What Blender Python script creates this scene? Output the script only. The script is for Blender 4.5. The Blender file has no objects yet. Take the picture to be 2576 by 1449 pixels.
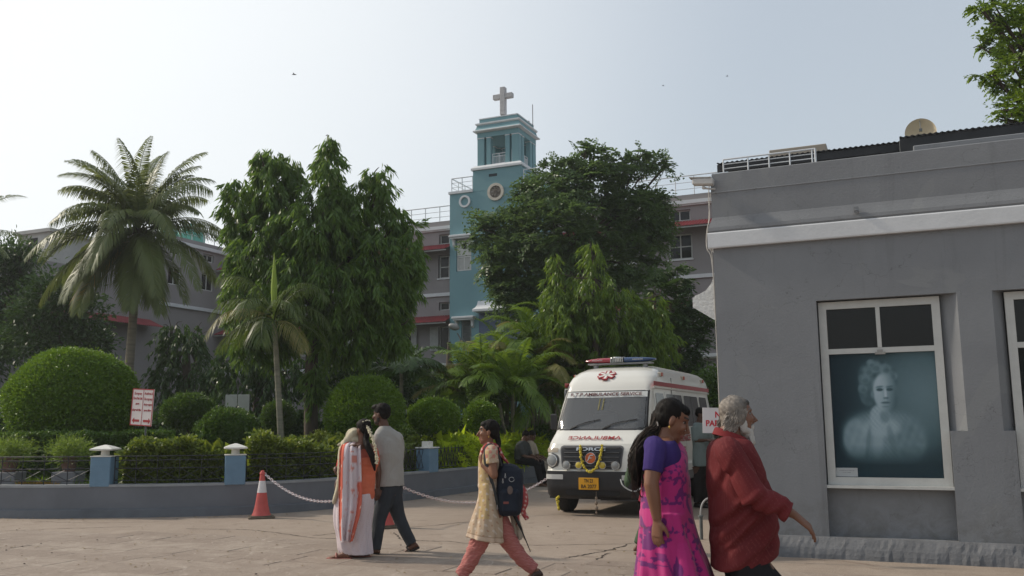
import bpy, bmesh, math, random
import numpy as np
from mathutils import Vector, Matrix, Quaternion
random.seed(7); RNG = np.random.default_rng(7)
sc = bpy.context.scene; COL = sc.collection
PI = math.pi
# ------------------------------------------------------------------ camera
CAMF, PITCH, ROLL, CAMH = 2300.0, math.radians(8.43), math.radians(-0.5), 1.5
cam = bpy.data.cameras.new('camera'); camo = bpy.data.objects.new('camera', cam); COL.objects.link(camo)
cam.sensor_width = 36; cam.lens = 36 * CAMF / 2576; cam.clip_end = 2000; cam.clip_start = .05
camo.matrix_world = Matrix.Translation((0, 0, CAMH)) @ Matrix.Rotation(PI / 2 + PITCH, 4, 'X') @ Matrix.Rotation(ROLL, 4, 'Z')
sc.camera = camo
# ------------------------------------------------------------------ sky, sun, exposure
SUN_EL, SUN_AZ = math.radians(38), math.radians(-71)        # azimuth from +Y, negative = to the left
world = bpy.data.worlds.new('World'); sc.world = world; world.use_nodes = True
wn = world.node_tree; bg = wn.nodes['Background']
sky = wn.nodes.new('ShaderNodeTexSky'); sky.sky_type = 'NISHITA'; sky.sun_disc = False
sky.sun_elevation = SUN_EL; sky.sun_rotation = SUN_AZ; sky.air_density = 1.3; sky.dust_density = 3.0; sky.ozone_density = 1.6; sky.altitude = 0
hs = wn.nodes.new('ShaderNodeHueSaturation'); hs.inputs['Saturation'].default_value = .75
wn.links.new(sky.outputs[0], hs.inputs['Color']); 
hz = wn.nodes.new('ShaderNodeMix'); hz.data_type = 'RGBA'; hz.inputs[0].default_value = .5; hz.inputs[7].default_value = (4.75, 5.15, 5.45, 1)   # even pale haze over the clear sky
wn.links.new(hs.outputs[0], hz.inputs[6])
gc = wn.nodes.new('ShaderNodeTexCoord'); gd = wn.nodes.new('ShaderNodeVectorMath'); gd.operation = 'DOT_PRODUCT'     # thin bright cloud veil towards the sun side
gd.inputs[1].default_value = Vector((math.sin(math.radians(-44)) * .90, math.cos(math.radians(-44)) * .90, .44)).normalized()
gr_ = wn.nodes.new('ShaderNodeMapRange'); gr_.interpolation_type = 'SMOOTHSTEP'; gr_.inputs[1].default_value = .62; gr_.inputs[2].default_value = 1.14
gn = wn.nodes.new('ShaderNodeTexNoise'); gn.inputs['Scale'].default_value = 1.6; gn.inputs['Detail'].default_value = 5; gn.inputs['Distortion'].default_value = .6
ga = wn.nodes.new('ShaderNodeMath'); ga.operation = 'MULTIPLY_ADD'; ga.inputs[1].default_value = .10; wn.links.new(gn.outputs[0], ga.inputs[0])
wn.links.new(gc.outputs['Generated'], gd.inputs[0]); wn.links.new(gc.outputs['Generated'], gn.inputs['Vector']); wn.links.new(gd.outputs['Value'], ga.inputs[2]); wn.links.new(ga.outputs[0], gr_.inputs[0])
gm = wn.nodes.new('ShaderNodeMix'); gm.data_type = 'RGBA'; gm.inputs[7].default_value = (7.3, 7.5, 7.55, 1); wn.links.new(gr_.outputs[0], gm.inputs[0]); wn.links.new(hz.outputs[2], gm.inputs[6]); wn.links.new(gm.outputs[2], bg.inputs[0])
bg.inputs[1].default_value = .11
sd = bpy.data.lights.new('sun', 'SUN'); sd.energy = 2.3; sd.angle = math.radians(4.0); sd.color = (1, .90, .76)
so = bpy.data.objects.new('sun', sd); COL.objects.link(so)
sundir = Vector((math.sin(SUN_AZ) * math.cos(SUN_EL), math.cos(SUN_AZ) * math.cos(SUN_EL), math.sin(SUN_EL)))
so.rotation_euler = (-sundir).to_track_quat('-Z', 'Y').to_euler()
sc.view_settings.view_transform = 'Standard'; sc.view_settings.look = 'None'; sc.view_settings.exposure = 0.38; sc.view_settings.gamma = 1
# ------------------------------------------------------------------ pixel maths (2576-wide picture)
_R3 = camo.matrix_world.to_3x3(); _C = Vector((0, 0, CAMH))
def ray(u, v): return _R3 @ Vector(((u - 1288) / CAMF, -(v - 724.5) / CAMF, -1))
def gp(u, v, z=0.0):
    d = ray(u, v); return _C + d * ((z - CAMH) / d.z)
def at(u, v, Y):
    d = ray(u, v); return _C + d * (Y / d.y)
GA = math.radians(-23.7)                                    # both buildings and the van share this grid
AX = Vector((math.cos(GA), math.sin(GA), 0)); BX = Vector((-math.sin(GA), math.cos(GA), 0))
def onpl(u, v, o):                                          # on the facade plane through o -> local (x, z)
    d = ray(u, v); p = _C + d * ((o - _C).dot(BX) / d.dot(BX)); q = p - o
    return q.dot(AX), p.z
# ------------------------------------------------------------------ materials
MATS = {}
def nd(t, kind, **kw):
    n = t.nodes.new(kind)
    for k, v in kw.items():
        if k.startswith('i_'): n.inputs[k[2:].replace('_', ' ')].default_value = v
        else: setattr(n, k, v)
    return n
def newmat(name):
    m = bpy.data.materials.new(name); m.use_nodes = True; t = m.node_tree
    return m, t, t.nodes['Principled BSDF']
def c4(c): return (c[0], c[1], c[2], 1)
def mixc(t, fac, a, b):
    n = nd(t, 'ShaderNodeMix', data_type='RGBA')
    for s, v in ((0, fac), (6, a), (7, b)):
        if hasattr(v, 'is_linked') or isinstance(v, bpy.types.NodeSocket): t.links.new(v, n.inputs[s])
        else: n.inputs[s].default_value = c4(v) if s else v
    return n.outputs[2]
def noise(t, scale, detail=4, dist=0, co=None, rough=.55):
    n = nd(t, 'ShaderNodeTexNoise'); n.inputs['Scale'].default_value = scale; n.inputs['Detail'].default_value = detail
    n.inputs['Distortion'].default_value = dist; n.inputs['Roughness'].default_value = rough
    if co is not None: t.links.new(co, n.inputs['Vector'])
    return n.outputs[0]
def ramp(t, src, p0, p1):
    n = nd(t, 'ShaderNodeMapRange'); n.inputs[1].default_value = p0; n.inputs[2].default_value = p1
    t.links.new(src, n.inputs[0]); return n.outputs[0]
def ocoord(t, sc_=(1, 1, 1), rot=0, kind='Object'):
    c = nd(t, 'ShaderNodeTexCoord'); m = nd(t, 'ShaderNodeMapping'); m.inputs['Scale'].default_value = sc_
    m.inputs['Rotation'].default_value = (0, 0, rot)
    t.links.new(c.outputs[kind], m.inputs[0]); return m.outputs[0]
def mat(name, col, rough=.6, var=.12, scale=3, bump=.0, bscale=60, metal=0, spec=.4, dirt=None, dscale=1.2, damt=.5, stretch=(1, 1, 1), coat=0):
    if name in MATS: return MATS[name]
    m, t, b = newmat(name); co = ocoord(t, stretch)
    f = noise(t, scale, 6, .3, co)
    c = mixc(t, ramp(t, f, .3, .7), [x * (1 - var) for x in col], [min(1, x * (1 + var)) for x in col])
    if dirt:
        g = noise(t, dscale, 8, .6, co, .7); c = mixc(t, ramp(t, g, .52, .52 + .3 / max(damt, .01)), c, dirt)
    t.links.new(c, b.inputs['Base Color']); b.inputs['Roughness'].default_value = rough; b.inputs['Metallic'].default_value = metal
    b.inputs['Specular IOR Level'].default_value = spec; b.inputs['Coat Weight'].default_value = coat
    if bump:
        h = noise(t, bscale, 4, 0, co); bp = nd(t, 'ShaderNodeBump'); bp.inputs['Strength'].default_value = bump; bp.inputs['Distance'].default_value = .02
        t.links.new(h, bp.inputs['Height']); t.links.new(bp.outputs[0], b.inputs['Normal'])
    MATS[name] = m; return m
def leafmat(name, c1, c2, trans=.45, c3=None, rough=.5):
    if name in MATS: return MATS[name]
    m, t, b = newmat(name); g = nd(t, 'ShaderNodeNewGeometry'); c1 = [c1[0] * 1.4, c1[1] * 1.38, c1[2] * 1.0]; c2 = [c2[0] * 1.45, c2[1] * 1.4, c2[2] * 1.0]
    c = mixc(t, g.outputs['Random Per Island'], c1, c2)
    n = noise(t, .9, 3, 0, ocoord(t)); c = mixc(t, ramp(t, n, .35, .65), c, c3 or [(a + d) * .5 for a, d in zip(c1, c2)])
    t.links.new(c, b.inputs['Base Color']); b.inputs['Roughness'].default_value = rough - .08; b.inputs['Specular IOR Level'].default_value = .5
    tr = nd(t, 'ShaderNodeBsdfTranslucent'); hs_ = nd(t, 'ShaderNodeHueSaturation'); hs_.inputs['Value'].default_value = 1.5; hs_.inputs['Hue'].default_value = .485
    t.links.new(c, hs_.inputs['Color']); t.links.new(hs_.outputs[0], tr.inputs[0])
    mx = nd(t, 'ShaderNodeMixShader'); mx.inputs[0].default_value = trans
    t.links.new(b.outputs[0], mx.inputs[1]); t.links.new(tr.outputs[0], mx.inputs[2]); t.links.new(mx.outputs[0], t.nodes['Material Output'].inputs[0])
    MATS[name] = m; return m
def attrmat(name, rough=.6, spec=.35, bump=0, bscale=80, sheen=0, sss=0):
    if name in MATS: return MATS[name]
    m, t, b = newmat(name); a = nd(t, 'ShaderNodeAttribute', attribute_name='Col')
    t.links.new(a.outputs['Color'], b.inputs['Base Color']); b.inputs['Roughness'].default_value = rough; b.inputs['Specular IOR Level'].default_value = spec
    if sheen: b.inputs['Sheen Weight'].default_value = sheen
    if bump:
        h = noise(t, bscale, 4, 0, ocoord(t)); bp = nd(t, 'ShaderNodeBump'); bp.inputs['Strength'].default_value = bump; bp.inputs['Distance'].default_value = .01
        t.links.new(h, bp.inputs['Height']); t.links.new(bp.outputs[0], b.inputs['Normal'])
    MATS[name] = m; return m
def glass(name, col=(.02, .025, .03), rough=.06, alpha=1.0):
    if name in MATS: return MATS[name]
    m, t, b = newmat(name); b.inputs['Base Color'].default_value = c4(col); b.inputs['Roughness'].default_value = rough
    b.inputs['Specular IOR Level'].default_value = .6
    if alpha < 1:
        tp = nd(t, 'ShaderNodeBsdfTransparent'); mx = nd(t, 'ShaderNodeMixShader'); mx.inputs[0].default_value = alpha
        t.links.new(tp.outputs[0], mx.inputs[1]); t.links.new(b.outputs[0], mx.inputs[2]); t.links.new(mx.outputs[0], t.nodes['Material Output'].inputs[0])
    MATS[name] = m; return m
# ------------------------------------------------------------------ object helpers
def setp(o, label=None, cat=None, group=None, kind=None):
    if label: o['label'] = label
    if cat: o['category'] = cat
    if group: o['group'] = group
    if kind: o['kind'] = kind
    return o
def thing(name, label, cat, loc=(0, 0, 0), rz=0.0, group=None):
    o = bpy.data.objects.new(name, None); COL.objects.link(o); o.location = loc; o.rotation_euler = (0, 0, rz)
    o.empty_display_size = .1
    return setp(o, label, cat, group)
def link(name, me, m, parent=None, loc=None):
    o = bpy.data.objects.new(name, me); COL.objects.link(o)
    if m is not None: me.materials.append(m)
    if parent is not None: o.parent = parent
    if loc is not None: o.location = loc
    return o
def copy_tree(o, parent=None):
    c = o.copy(); COL.objects.link(c); c.parent = parent
    for ch in list(o.children): copy_tree(ch, c)
    return c
def fastmesh(name, V, F4, smooth=False):
    """V (n,3) array, F4 (m,k) array with k = 3 or 4"""
    me = bpy.data.meshes.new(name); V = np.asarray(V, dtype=np.float32); F4 = np.asarray(F4, dtype=np.int32); k = F4.shape[1]
    me.vertices.add(len(V)); me.vertices.foreach_set('co', V.ravel())
    me.loops.add(F4.size); me.loops.foreach_set('vertex_index', F4.ravel())
    me.polygons.add(len(F4)); me.polygons.foreach_set('loop_start', np.arange(0, F4.size, k, dtype=np.int32))
    me.update(calc_edges=True)
    if smooth: me.polygons.foreach_set('use_smooth', np.ones(len(F4), dtype=bool))
    me.validate(); return me
def catmull(P, n):
    P = np.asarray(P, float); m = len(P)
    if m < 3: return np.array([P[0] + (P[-1] - P[0]) * t for t in np.linspace(0, 1, n)])
    Q = np.vstack([2 * P[0] - P[1], P, 2 * P[-1] - P[-2]]); out = []
    for t in np.linspace(0, m - 1, n):
        i = min(int(t), m - 2); f = t - i; a, b, c, d = Q[i], Q[i + 1], Q[i + 2], Q[i + 3]
        out.append(.5 * (2 * b + (c - a) * f + (2 * a - 5 * b + 4 * c - d) * f * f + (3 * b - a - 3 * c + d) * f ** 3))
    return np.array(out)
class MB:
    """collects shapes into one mesh"""
    def __init__(s): s.v = []; s.f = []
    def add(s, V, F):
        k = len(s.v); s.v.extend([tuple(map(float, p)) for p in V]); s.f.extend([tuple(i + k for i in q) for q in F]); return s
    def box(s, x0, x1, y0, y1, z0, z1, T=None, bev=0.0):
        if bev > 0:
            b = bev; V = []; F = []
            xs = (x0, x1); ys = (y0, y1); zs = (z0, z1)
            idx = {}
            for i in (0, 1):
                for j in (0, 1):
                    for k in (0, 1):
                        sx, sy, sz = (1, -1)[i], (1, -1)[j], (1, -1)[k]
                        for ax in range(3):
                            p = [xs[i] + sx * b, ys[j] + sy * b, zs[k] + sz * b]; p[ax] = (xs[i], ys[j], zs[k])[ax]
                            idx[(i, j, k, ax)] = len(V); V.append(p)
            def q(*a): F.append(a)
            for i in (0, 1):
                a = [idx[(i, 0, 0, 0)], idx[(i, 1, 0, 0)], idx[(i, 1, 1, 0)], idx[(i, 0, 1, 0)]]; q(*(a if i else a[::-1]))
                a = [idx[(0, i, 0, 1)], idx[(1, i, 0, 1)], idx[(1, i, 1, 1)], idx[(0, i, 1, 1)]]; q(*(a[::-1] if i else a))
                a = [idx[(0, 0, i, 2)], idx[(1, 0, i, 2)], idx[(1, 1, i, 2)], idx[(0, 1, i, 2)]]; q(*(a if i else a[::-1]))
            for i in (0, 1):
                for j in (0, 1):
                    q(idx[(i, j, 0, 0)], idx[(i, j, 1, 0)], idx[(i, j, 1, 1)], idx[(i, j, 0, 1)])
                    q(idx[(i, 0, j, 0)], idx[(i, 1, j, 0)], idx[(i, 1, j, 2)], idx[(i, 0, j, 2)])
                    q(idx[(0, i, j, 1)], idx[(1, i, j, 1)], idx[(1, i, j, 2)], idx[(0, i, j, 2)])
                    for k in (0, 1): q(idx[(i, j, k, 0)], idx[(i, j, k, 1)], idx[(i, j, k, 2)])
        else:
            V = [(x, y, z) for z in (z0, z1) for x, y in ((x0, y0), (x1, y0), (x1, y1), (x0, y1))]
            F = [(0, 3, 2, 1), (4, 5, 6, 7), (0, 1, 5, 4), (1, 2, 6, 5), (2, 3, 7, 6), (3, 0, 4, 7)]
        if T is not None: V = [T @ Vector(p) for p in V]
        return s.add(V, F)
    def tube(s, pts, r, n=8, caps=True, smooth_n=0, flat=1.0, up=None):
        P = np.array([list(p) for p in pts], float); R = np.array([r] * len(P) if np.isscalar(r) else r, float)
        if smooth_n: t0 = np.linspace(0, 1, len(P)); P = catmull(P, smooth_n); R = np.interp(np.linspace(0, 1, smooth_n), t0, R)
        T = np.gradient(P, axis=0); T /= np.maximum(np.linalg.norm(T, axis=1), 1e-9)[:, None]
        u = np.array(up if up is not None else ((0, 0, 1) if abs(T[0][2]) < .9 else (1, 0, 0)), float); V = []
        for i in range(len(P)):
            u = u - T[i] * u.dot(T[i]); u /= max(np.linalg.norm(u), 1e-9); w = np.cross(T[i], u)
            for k in range(n):
                a = 2 * PI * k / n; V.append(P[i] + R[i] * (math.cos(a) * w + flat * math.sin(a) * u))
        F = [(i * n + k, i * n + (k + 1) % n, (i + 1) * n + (k + 1) % n, (i + 1) * n + k) for i in range(len(P) - 1) for k in range(n)]
        if caps: F += [tuple(range(n - 1, -1, -1)), tuple((len(P) - 1) * n + k for k in range(n))]
        return s.add(V, F)
    def rings(s, R, caps=True, closed=True):
        """R: list of rings (each list of points, same count)"""
        n = len(R[0]); V = [p for r in R for p in r]; m = n if closed else n - 1
        F = [(i * n + k, i * n + (k + 1) % n, (i + 1) * n + (k + 1) % n, (i + 1) * n + k) for i in range(len(R) - 1) for k in range(m)]
        if caps: F += [tuple(range(n - 1, -1, -1)), tuple((len(R) - 1) * n + k for k in range(n))]
        return s.add(V, F)
    def lathe(s, prof, c=(0, 0, 0), n=24, axis='z', ell=(1, 1)):
        R = []
        for r, z in prof:
            ring = []
            for k in range(n):
                a = 2 * PI * k / n; x, y = max(r, 1e-4) * math.cos(a) * ell[0], max(r, 1e-4) * math.sin(a) * ell[1]
                ring.append((c[0] + x, c[1] + y, c[2] + z) if axis == 'z' else (c[0] + x, c[1] - z, c[2] + y) if axis == '-y' else (c[0] + z, c[1] + x, c[2] + y))
            R.append(ring)
        return s.rings(R)
    def ell(s, c, r, n=14, m=9, T=None):
        R = []
        for i in range(m + 1):
            th = PI * (i + .02) / (m + .04); R.append([(r[0] * math.sin(th) * math.cos(2 * PI * k / n), r[1] * math.sin(th) * math.sin(2 * PI * k / n), -r[2] * math.cos(th)) for k in range(n)])
        if T is not None: R = [[T @ Vector(p) for p in q] for q in R]
        R = [[(p[0] + c[0], p[1] + c[1], p[2] + c[2]) for p in q] for q in R]
        return s.rings(R)
    def prism(s, poly, y0, y1, plane='xz'):
        n = len(poly)
        if plane == 'xz': V = [(x, y0, z) for x, z in poly] + [(x, y1, z) for x, z in poly]
        elif plane == 'yz': V = [(y0, x, z) for x, z in poly] + [(y1, x, z) for x, z in poly]
        else: V = [(x, z, y0) for x, z in poly] + [(x, z, y1) for x, z in poly]
        F = [tuple(range(n)), tuple(range(2 * n - 1, n - 1, -1))] + [(i, i + n, (i + 1) % n + n, (i + 1) % n) for i in range(n)]
        return s.add(V, F)
    def ringplate(s, cx, cz, r0, r1, y0, y1, n=40):
        V = []; F = []
        for k in range(n):
            a = 2 * PI * k / n; c, q = math.cos(a), math.sin(a)
            V += [(cx + r0 * c, y0, cz + r0 * q), (cx + r1 * c, y0, cz + r1 * q), (cx + r1 * c, y1, cz + r1 * q), (cx + r0 * c, y1, cz + r0 * q)]
        for k in range(n):
            j = (k + 1) % n
            for e in range(4): F.append((k * 4 + e, k * 4 + (e + 1) % 4, j * 4 + (e + 1) % 4, j * 4 + e))
        return s.add(V, F)
    def mesh(s, name, smooth=False):
        me = bpy.data.meshes.new(name); me.from_pydata(s.v, [], s.f)
        bm = bmesh.new(); bm.from_mesh(me); bmesh.ops.recalc_face_normals(bm, faces=bm.faces)
        if smooth:
            for f in bm.faces: f.smooth = True
            for e in bm.edges:
                if len(e.link_faces) == 2 and e.calc_face_angle(0) > .8: e.smooth = False
        bm.to_mesh(me); bm.free(); me.update(); return me
    def build(s, name, m, parent=None, loc=None, smooth=False):
        return link(name, s.mesh(name, smooth), m, parent, loc)
def evalmesh(o):
    dg = bpy.context.evaluated_depsgraph_get(); dg.update()
    return bpy.data.meshes.new_from_object(o.evaluated_get(dg))
_fonts = {}
def font(file):
    if file not in _fonts:
        import os
        p = os.path.join(bpy.utils.resource_path('LOCAL'), 'datafiles', 'fonts', file)
        try: _fonts[file] = bpy.data.fonts.load(p)
        except Exception: _fonts[file] = None
    return _fonts[file]
def text(name, body, size, m, parent, mtx, sx=1.0, bold=0.0, fnt=None, ext=.001, align='CENTER', width=None):
    cu = bpy.data.curves.new(name, 'FONT'); cu.body = body; cu.size = size; cu.align_x = align; cu.align_y = 'CENTER'; cu.extrude = ext; cu.offset = bold
    if fnt and font(fnt): cu.font = font(fnt)
    t = bpy.data.objects.new(name, cu); COL.objects.link(t); me = evalmesh(t); me.name = name
    bpy.data.objects.remove(t); bpy.data.curves.remove(cu)
    n = len(me.vertices); co = np.empty(n * 3, np.float32); me.vertices.foreach_get('co', co); co = co.reshape(-1, 3)
    if n and width: sx = width / max(co[:, 0].max() - co[:, 0].min(), 1e-6)
    if n: co[:, 0] *= sx; me.vertices.foreach_set('co', co.ravel())
    me.transform(mtx); me.materials.clear()
    return link(name, me, m, parent)
XZ = Matrix.Rotation(PI / 2, 4, 'X')                        # text standing up, facing local -y
def T3(x, y, z): return Matrix.Translation((x, y, z))
# ================================================================== ground
def concrete_mat():
    m, t, b = newmat('yard_concrete'); co = ocoord(t)
    a = noise(t, .35, 5, .4, co); c = mixc(t, ramp(t, a, .3, .7), (.29, .232, .186), (.375, .31, .252))
    f = noise(t, 3.5, 8, .8, co, .7); c = mixc(t, ramp(t, f, .35, .8), c, (.26, .205, .163))
    s = noise(t, 1.1, 6, 1.4, co, .62); c = mixc(t, ramp(t, s, .60, .74), c, (.19, .145, .115))
    g = noise(t, 160, 2, 0, co); c = mixc(t, ramp(t, g, .56, .72), c, (.16, .125, .10))
    g2 = noise(t, 90, 2, 0, co); c = mixc(t, ramp(t, g2, .62, .74), c, (.46, .39, .31))
    t.links.new(c, b.inputs['Base Color']); b.inputs['Roughness'].default_value = .82; b.inputs['Specular IOR Level'].default_value = .25
    bp = nd(t, 'ShaderNodeBump'); bp.inputs['Strength'].default_value = .45; bp.inputs['Distance'].default_value = .02
    h = nd(t, 'ShaderNodeMath', operation='ADD'); t.links.new(f, h.inputs[0]); t.links.new(noise(t, 45, 5, 0, co), h.inputs[1])
    t.links.new(h.outputs[0], bp.inputs['Height']); t.links.new(bp.outputs[0], b.inputs['Normal'])
    return m
def slab_mat():
    m, t, b = newmat('stone_slabs'); g = nd(t, 'ShaderNodeNewGeometry'); co = ocoord(t)
    r = g.outputs['Random Per Island']
    c = mixc(t, r, (.26, .208, .168), (.36, .30, .247))
    f = noise(t, 2.6, 8, .9, co, .68); c = mixc(t, ramp(t, f, .36, .72), c, (.225, .175, .14))
    h2 = noise(t, 7, 6, 1.5, ocoord(t, (1, .35, 1)), .7); c = mixc(t, ramp(t, h2, .58, .75), c, (.46, .39, .33))
    gg = noise(t, 130, 2, 0, co); c = mixc(t, ramp(t, gg, .58, .74), c, (.15, .115, .09))
    t.links.new(c, b.inputs['Base Color']); b.inputs['Roughness'].default_value = .78; b.inputs['Specular IOR Level'].default_value = .3
    bp = nd(t, 'ShaderNodeBump'); bp.inputs['Strength'].default_value = .6; bp.inputs['Distance'].default_value = .025
    t.links.new(noise(t, 14, 7, .5, co, .65), bp.inputs['Height']); t.links.new(bp.outputs[0], b.inputs['Normal'])
    return m
def ground():
    m = MB(); S = 900; n = 24; xs = [-S, -200, -60] + list(np.linspace(-30, 30, n)) + [60, 200, S]; ys = [-60, -20] + list(np.linspace(-5, 60, n)) + [100, 250, S]
    V = [(x, y, 0) for y in ys for x in xs]; w = len(xs)
    F = [(j * w + i, j * w + i + 1, (j + 1) * w + i + 1, (j + 1) * w + i) for j in range(len(ys) - 1) for i in range(w - 1)]
    setp(m.add(V, F).build('ground', concrete_mat()), kind='structure')
    # old stone slabs in the foreground, each slab its own slightly uneven face, dark grout under them
    rg = random.Random(3)
    def lim(p):                                            # far edge of the paved part
        pts = [(-400, 1326), (0, 1332), (500, 1338), (950, 1358), (1330, 1392), (1700, 1412), (2000, 1432), (2700, 1475)]
        w = [gp(u, v) for u, v in pts]
        for a, b in zip(w, w[1:]):
            if a.x <= p.x <= b.x: return p.y < a.y + (b.y - a.y) * (p.x - a.x) / (b.x - a.x) - .02
        return False
    m = MB(); bed = MB(); a = 0
    for row in range(-70, 60):
        q0, wd = None, None
    y = -9.0
    while y < 20:
        h = rg.choice((.34, .42, .5)); x = -22 + rg.random() * .8
        while x < 14:
            w = rg.uniform(.55, 1.15)
            g = rg.uniform(.004, .010); j = lambda: rg.uniform(-.012, .012); zz = .005 + rg.random() * .005
            c = [(x + g + j(), y + g + j()), (x + w - g + j(), y + g + j()), (x + w - g + j(), y + h - g + j()), (x + g + j(), y + h - g + j())]
            P = [AX * px + BX * py for px, py in c]
            if all(lim(p) for p in P) and P[0].y > -6:
                k = .012
                top = [(p.x, p.y, zz + rg.uniform(-.002, .002)) for p in P]
                cen = (P[0] + P[1] + P[2] + P[3]) / 4
                out = [(p.x + (p.x - cen.x) * .025, p.y + (p.y - cen.y) * .025, 0.0015) for p in P]
                m.add(top + out, [(0, 1, 2, 3), (0, 4, 5, 1), (1, 5, 6, 2), (2, 6, 7, 3), (3, 7, 4, 0)])
                bed.add([(cen + (p - cen) * 1.04 + Vector((0, 0, .002))).to_tuple() for p in P], [(0, 1, 2, 3)])
            x += w
        y += h
    setp(m.build('stone_paving', slab_mat()), kind='structure')
    # cracks and joints in the concrete: thin irregular sunken-looking seams of dirt
    cr = MB()
    def crack(px, w=.012, n=60, amp=.05):
        P = [gp(u, v) for u, v in px]; Q = catmull([list(p) for p in P], n); rr = random.Random(int(px[0][0]))
        L = []; R_ = []; o = 0
        for i in range(n):
            d = Vector(Q[min(i + 1, n - 1)] - Q[max(i - 1, 0)]); d.normalize(); s = Vector((-d.y, d.x, 0)); o = .8 * o + rr.uniform(-amp, amp) * .4
            ww = w * rr.uniform(.35, 1.3); c = Vector(Q[i]) + s * o
            L.append((c.x + s.x * ww / 2, c.y + s.y * ww / 2, .004)); R_.append((c.x - s.x * ww / 2, c.y - s.y * ww / 2, .004))
        cr.add(L + R_, [(i, i + 1, n + i + 1, n + i) for i in range(n - 1)])
    crack([(-60, 1338), (170, 1330), (330, 1325)], .02)
    crack([(0, 1288 + 68), (60, 1349)], .02); crack([(470, 1330), (640, 1335), (790, 1352), (944, 1358)], .02)
    crack([(788, 1348), (900, 1338), (1030, 1327), (1190, 1312), (1330, 1294)], .022)
    crack([(990, 1340), (1010, 1356), (1100, 1362), (1215, 1369)], .022); crack([(1190, 1361), (1250, 1370), (1400, 1372), (1560, 1368), (1640, 1364)], .016)
    crack([(1330, 1430), (1420, 1404), (1500, 1392), (1580, 1370)], .03); crack([(1540, 1392), (1480, 1420), (1500, 1449)], .025)
    crack([(1480, 1384), (1640, 1388), (1800, 1394)], .015); crack([(100, 1312), (240, 1316), (420, 1312)], .012)
    crack([(660, 1300), (760, 1296), (1000, 1290)], .01)
    setp(cr.build('pavement_cracks', mat('crack_dirt', (.055, .042, .033), .95, .3)), kind='structure')
    dk = MB(); rg2 = random.Random(9)
    for i in range(26):                                     # pebbles, dry leaves and litter on the yard
        p = gp(rg2.uniform(0, 2400), rg2.uniform(1325, 1449)); s = rg2.uniform(.006, .016)
        dk.ell((p.x, p.y, s * .4 + .012), (s, s * rg2.uniform(.5, 1), s * .4), 7, 4)
    setp(dk.build('grit', mat('grit', (.09, .07, .055), .9), smooth=True), kind='stuff')
ground()
def fallen_leaves():
    r = np.random.default_rng(21); V = []; F = []
    for i in range(420):
        if r.uniform() < .45:
            x = r.uniform(-9.5, .3); y = np.interp(x, [-9.5, -7, -5.8, -4.6, -3.5, -2.2, -.8, .3], [15.8, 15.6, 15.6, 15.9, 16.6, 18.4, 21, 23]) - abs(r.normal()) * .25 - .1; p = Vector((x, y, 0))
        else: p = gp(r.uniform(-50, 1900), r.uniform(1300, 1449))
        a = r.uniform(0, 6.28); l = r.uniform(.018, .05); w = l * .35; d = Vector((math.cos(a), math.sin(a), 0)); s = Vector((-d.y, d.x, 0)); z = .014; k = len(V)
        V += [(p + Vector((0, 0, z))).to_tuple(), (p + d * l * .5 + s * w + Vector((0, 0, z + .008))).to_tuple(), (p + d * l + Vector((0, 0, z + r.uniform(0, .008)))).to_tuple(), (p + d * l * .5 - s * w + Vector((0, 0, z + .006))).to_tuple()]; F.append((k, k + 1, k + 2, k + 3))
    setp(MB().add(V, F).build('fallen_leaves', leafmat('leaf_fallen', (.10, .075, .03), (.16, .11, .045), .1)), kind='stuff')
fallen_leaves()
# ================================================================== garden wall, posts, fence
WP = [(-30, 24), (-20, 19.6), (-14, 17.2), (-8.66, 15.80), (-7.02, 15.72), (-5.83, 15.75), (-4.59, 16.05), (-3.53, 16.75), (-2.2, 18.6), (-.80, 21.2), (.08, 23.3), (1.4, 24.4), (4, 25.0), (9, 25.8), (14, 26.5)]
WQ = catmull([(a, b, 0) for a, b in WP], 140)
def wall_frame(i):
    d = Vector(WQ[min(i + 1, len(WQ) - 1)] - WQ[max(i - 1, 0)]).normalized(); return Vector(WQ[i]), d, Vector((d.y, -d.x, 0))   # normal to the yard
def strip(m, i0, i1, o0, o1, z0, z1):
    R = []
    for i in range(i0, i1 + 1):
        p, d, n = wall_frame(i); a = p + n * o0; b = p + n * o1
        R.append([(a.x, a.y, z0), (b.x, b.y, z0), (b.x, b.y, z1), (a.x, a.y, z1)])
    return m.rings(R)
gw = mat('garden_wall_paint', (.145, .153, .17), .75, .10, 2, .25, 70, dirt=(.11, .112, .12), dscale=2.5, damt=.3)
def garden():
    w = thing('garden_wall', 'low curved grey wall around the garden beds, topped by blue posts and an iron fence', 'wall')
    n = len(WQ) - 1
    strip(MB(), 0, n, 0, -.24, -.05, .50).build('wall_body', gw, w)
    strip(MB(), 0, n, .012, -.26, .50, .54).build('coping', mat('coping', (.27, .28, .29), .7, .12, 4, .3), w)
    R = []
    for i in range(n + 1):
        p, d, nn = wall_frame(i)
        q = [p + nn * .003, p + nn * .075, p + nn * .055, p + nn * .003]; zz = (-.05, -.05, .13, .145)
        R.append([(a.x, a.y, z) for a, z in zip(q, zz)])
    MB().rings(R).build('plinth', mat('plinth_grey', (.12, .13, .145), .75, .15, 3, .3), w)
    # garden soil and lawn, level with the wall top
    P = [wall_frame(i)[0] - wall_frame(i)[2] * .2 for i in range(n + 1)]
    V = [(p.x, p.y, .47) for p in P] + [(p.x * 1.0 - 3, 75, .47) for p in P]; k = n + 1
    V[0] = (-60, 24, .47); V[k] = (-60, 75, .47)
    setp(MB().add(V, [(i, i + 1, k + i + 1, k + i) for i in range(n)]).build('garden_bed', mat('soil', (.045, .052, .022), .95, .5, 1.5, .5, 20)), kind='structure')
garden()
def widx(x): return int(np.argmin(np.abs(WQ[:, 0] - x)))
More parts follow.
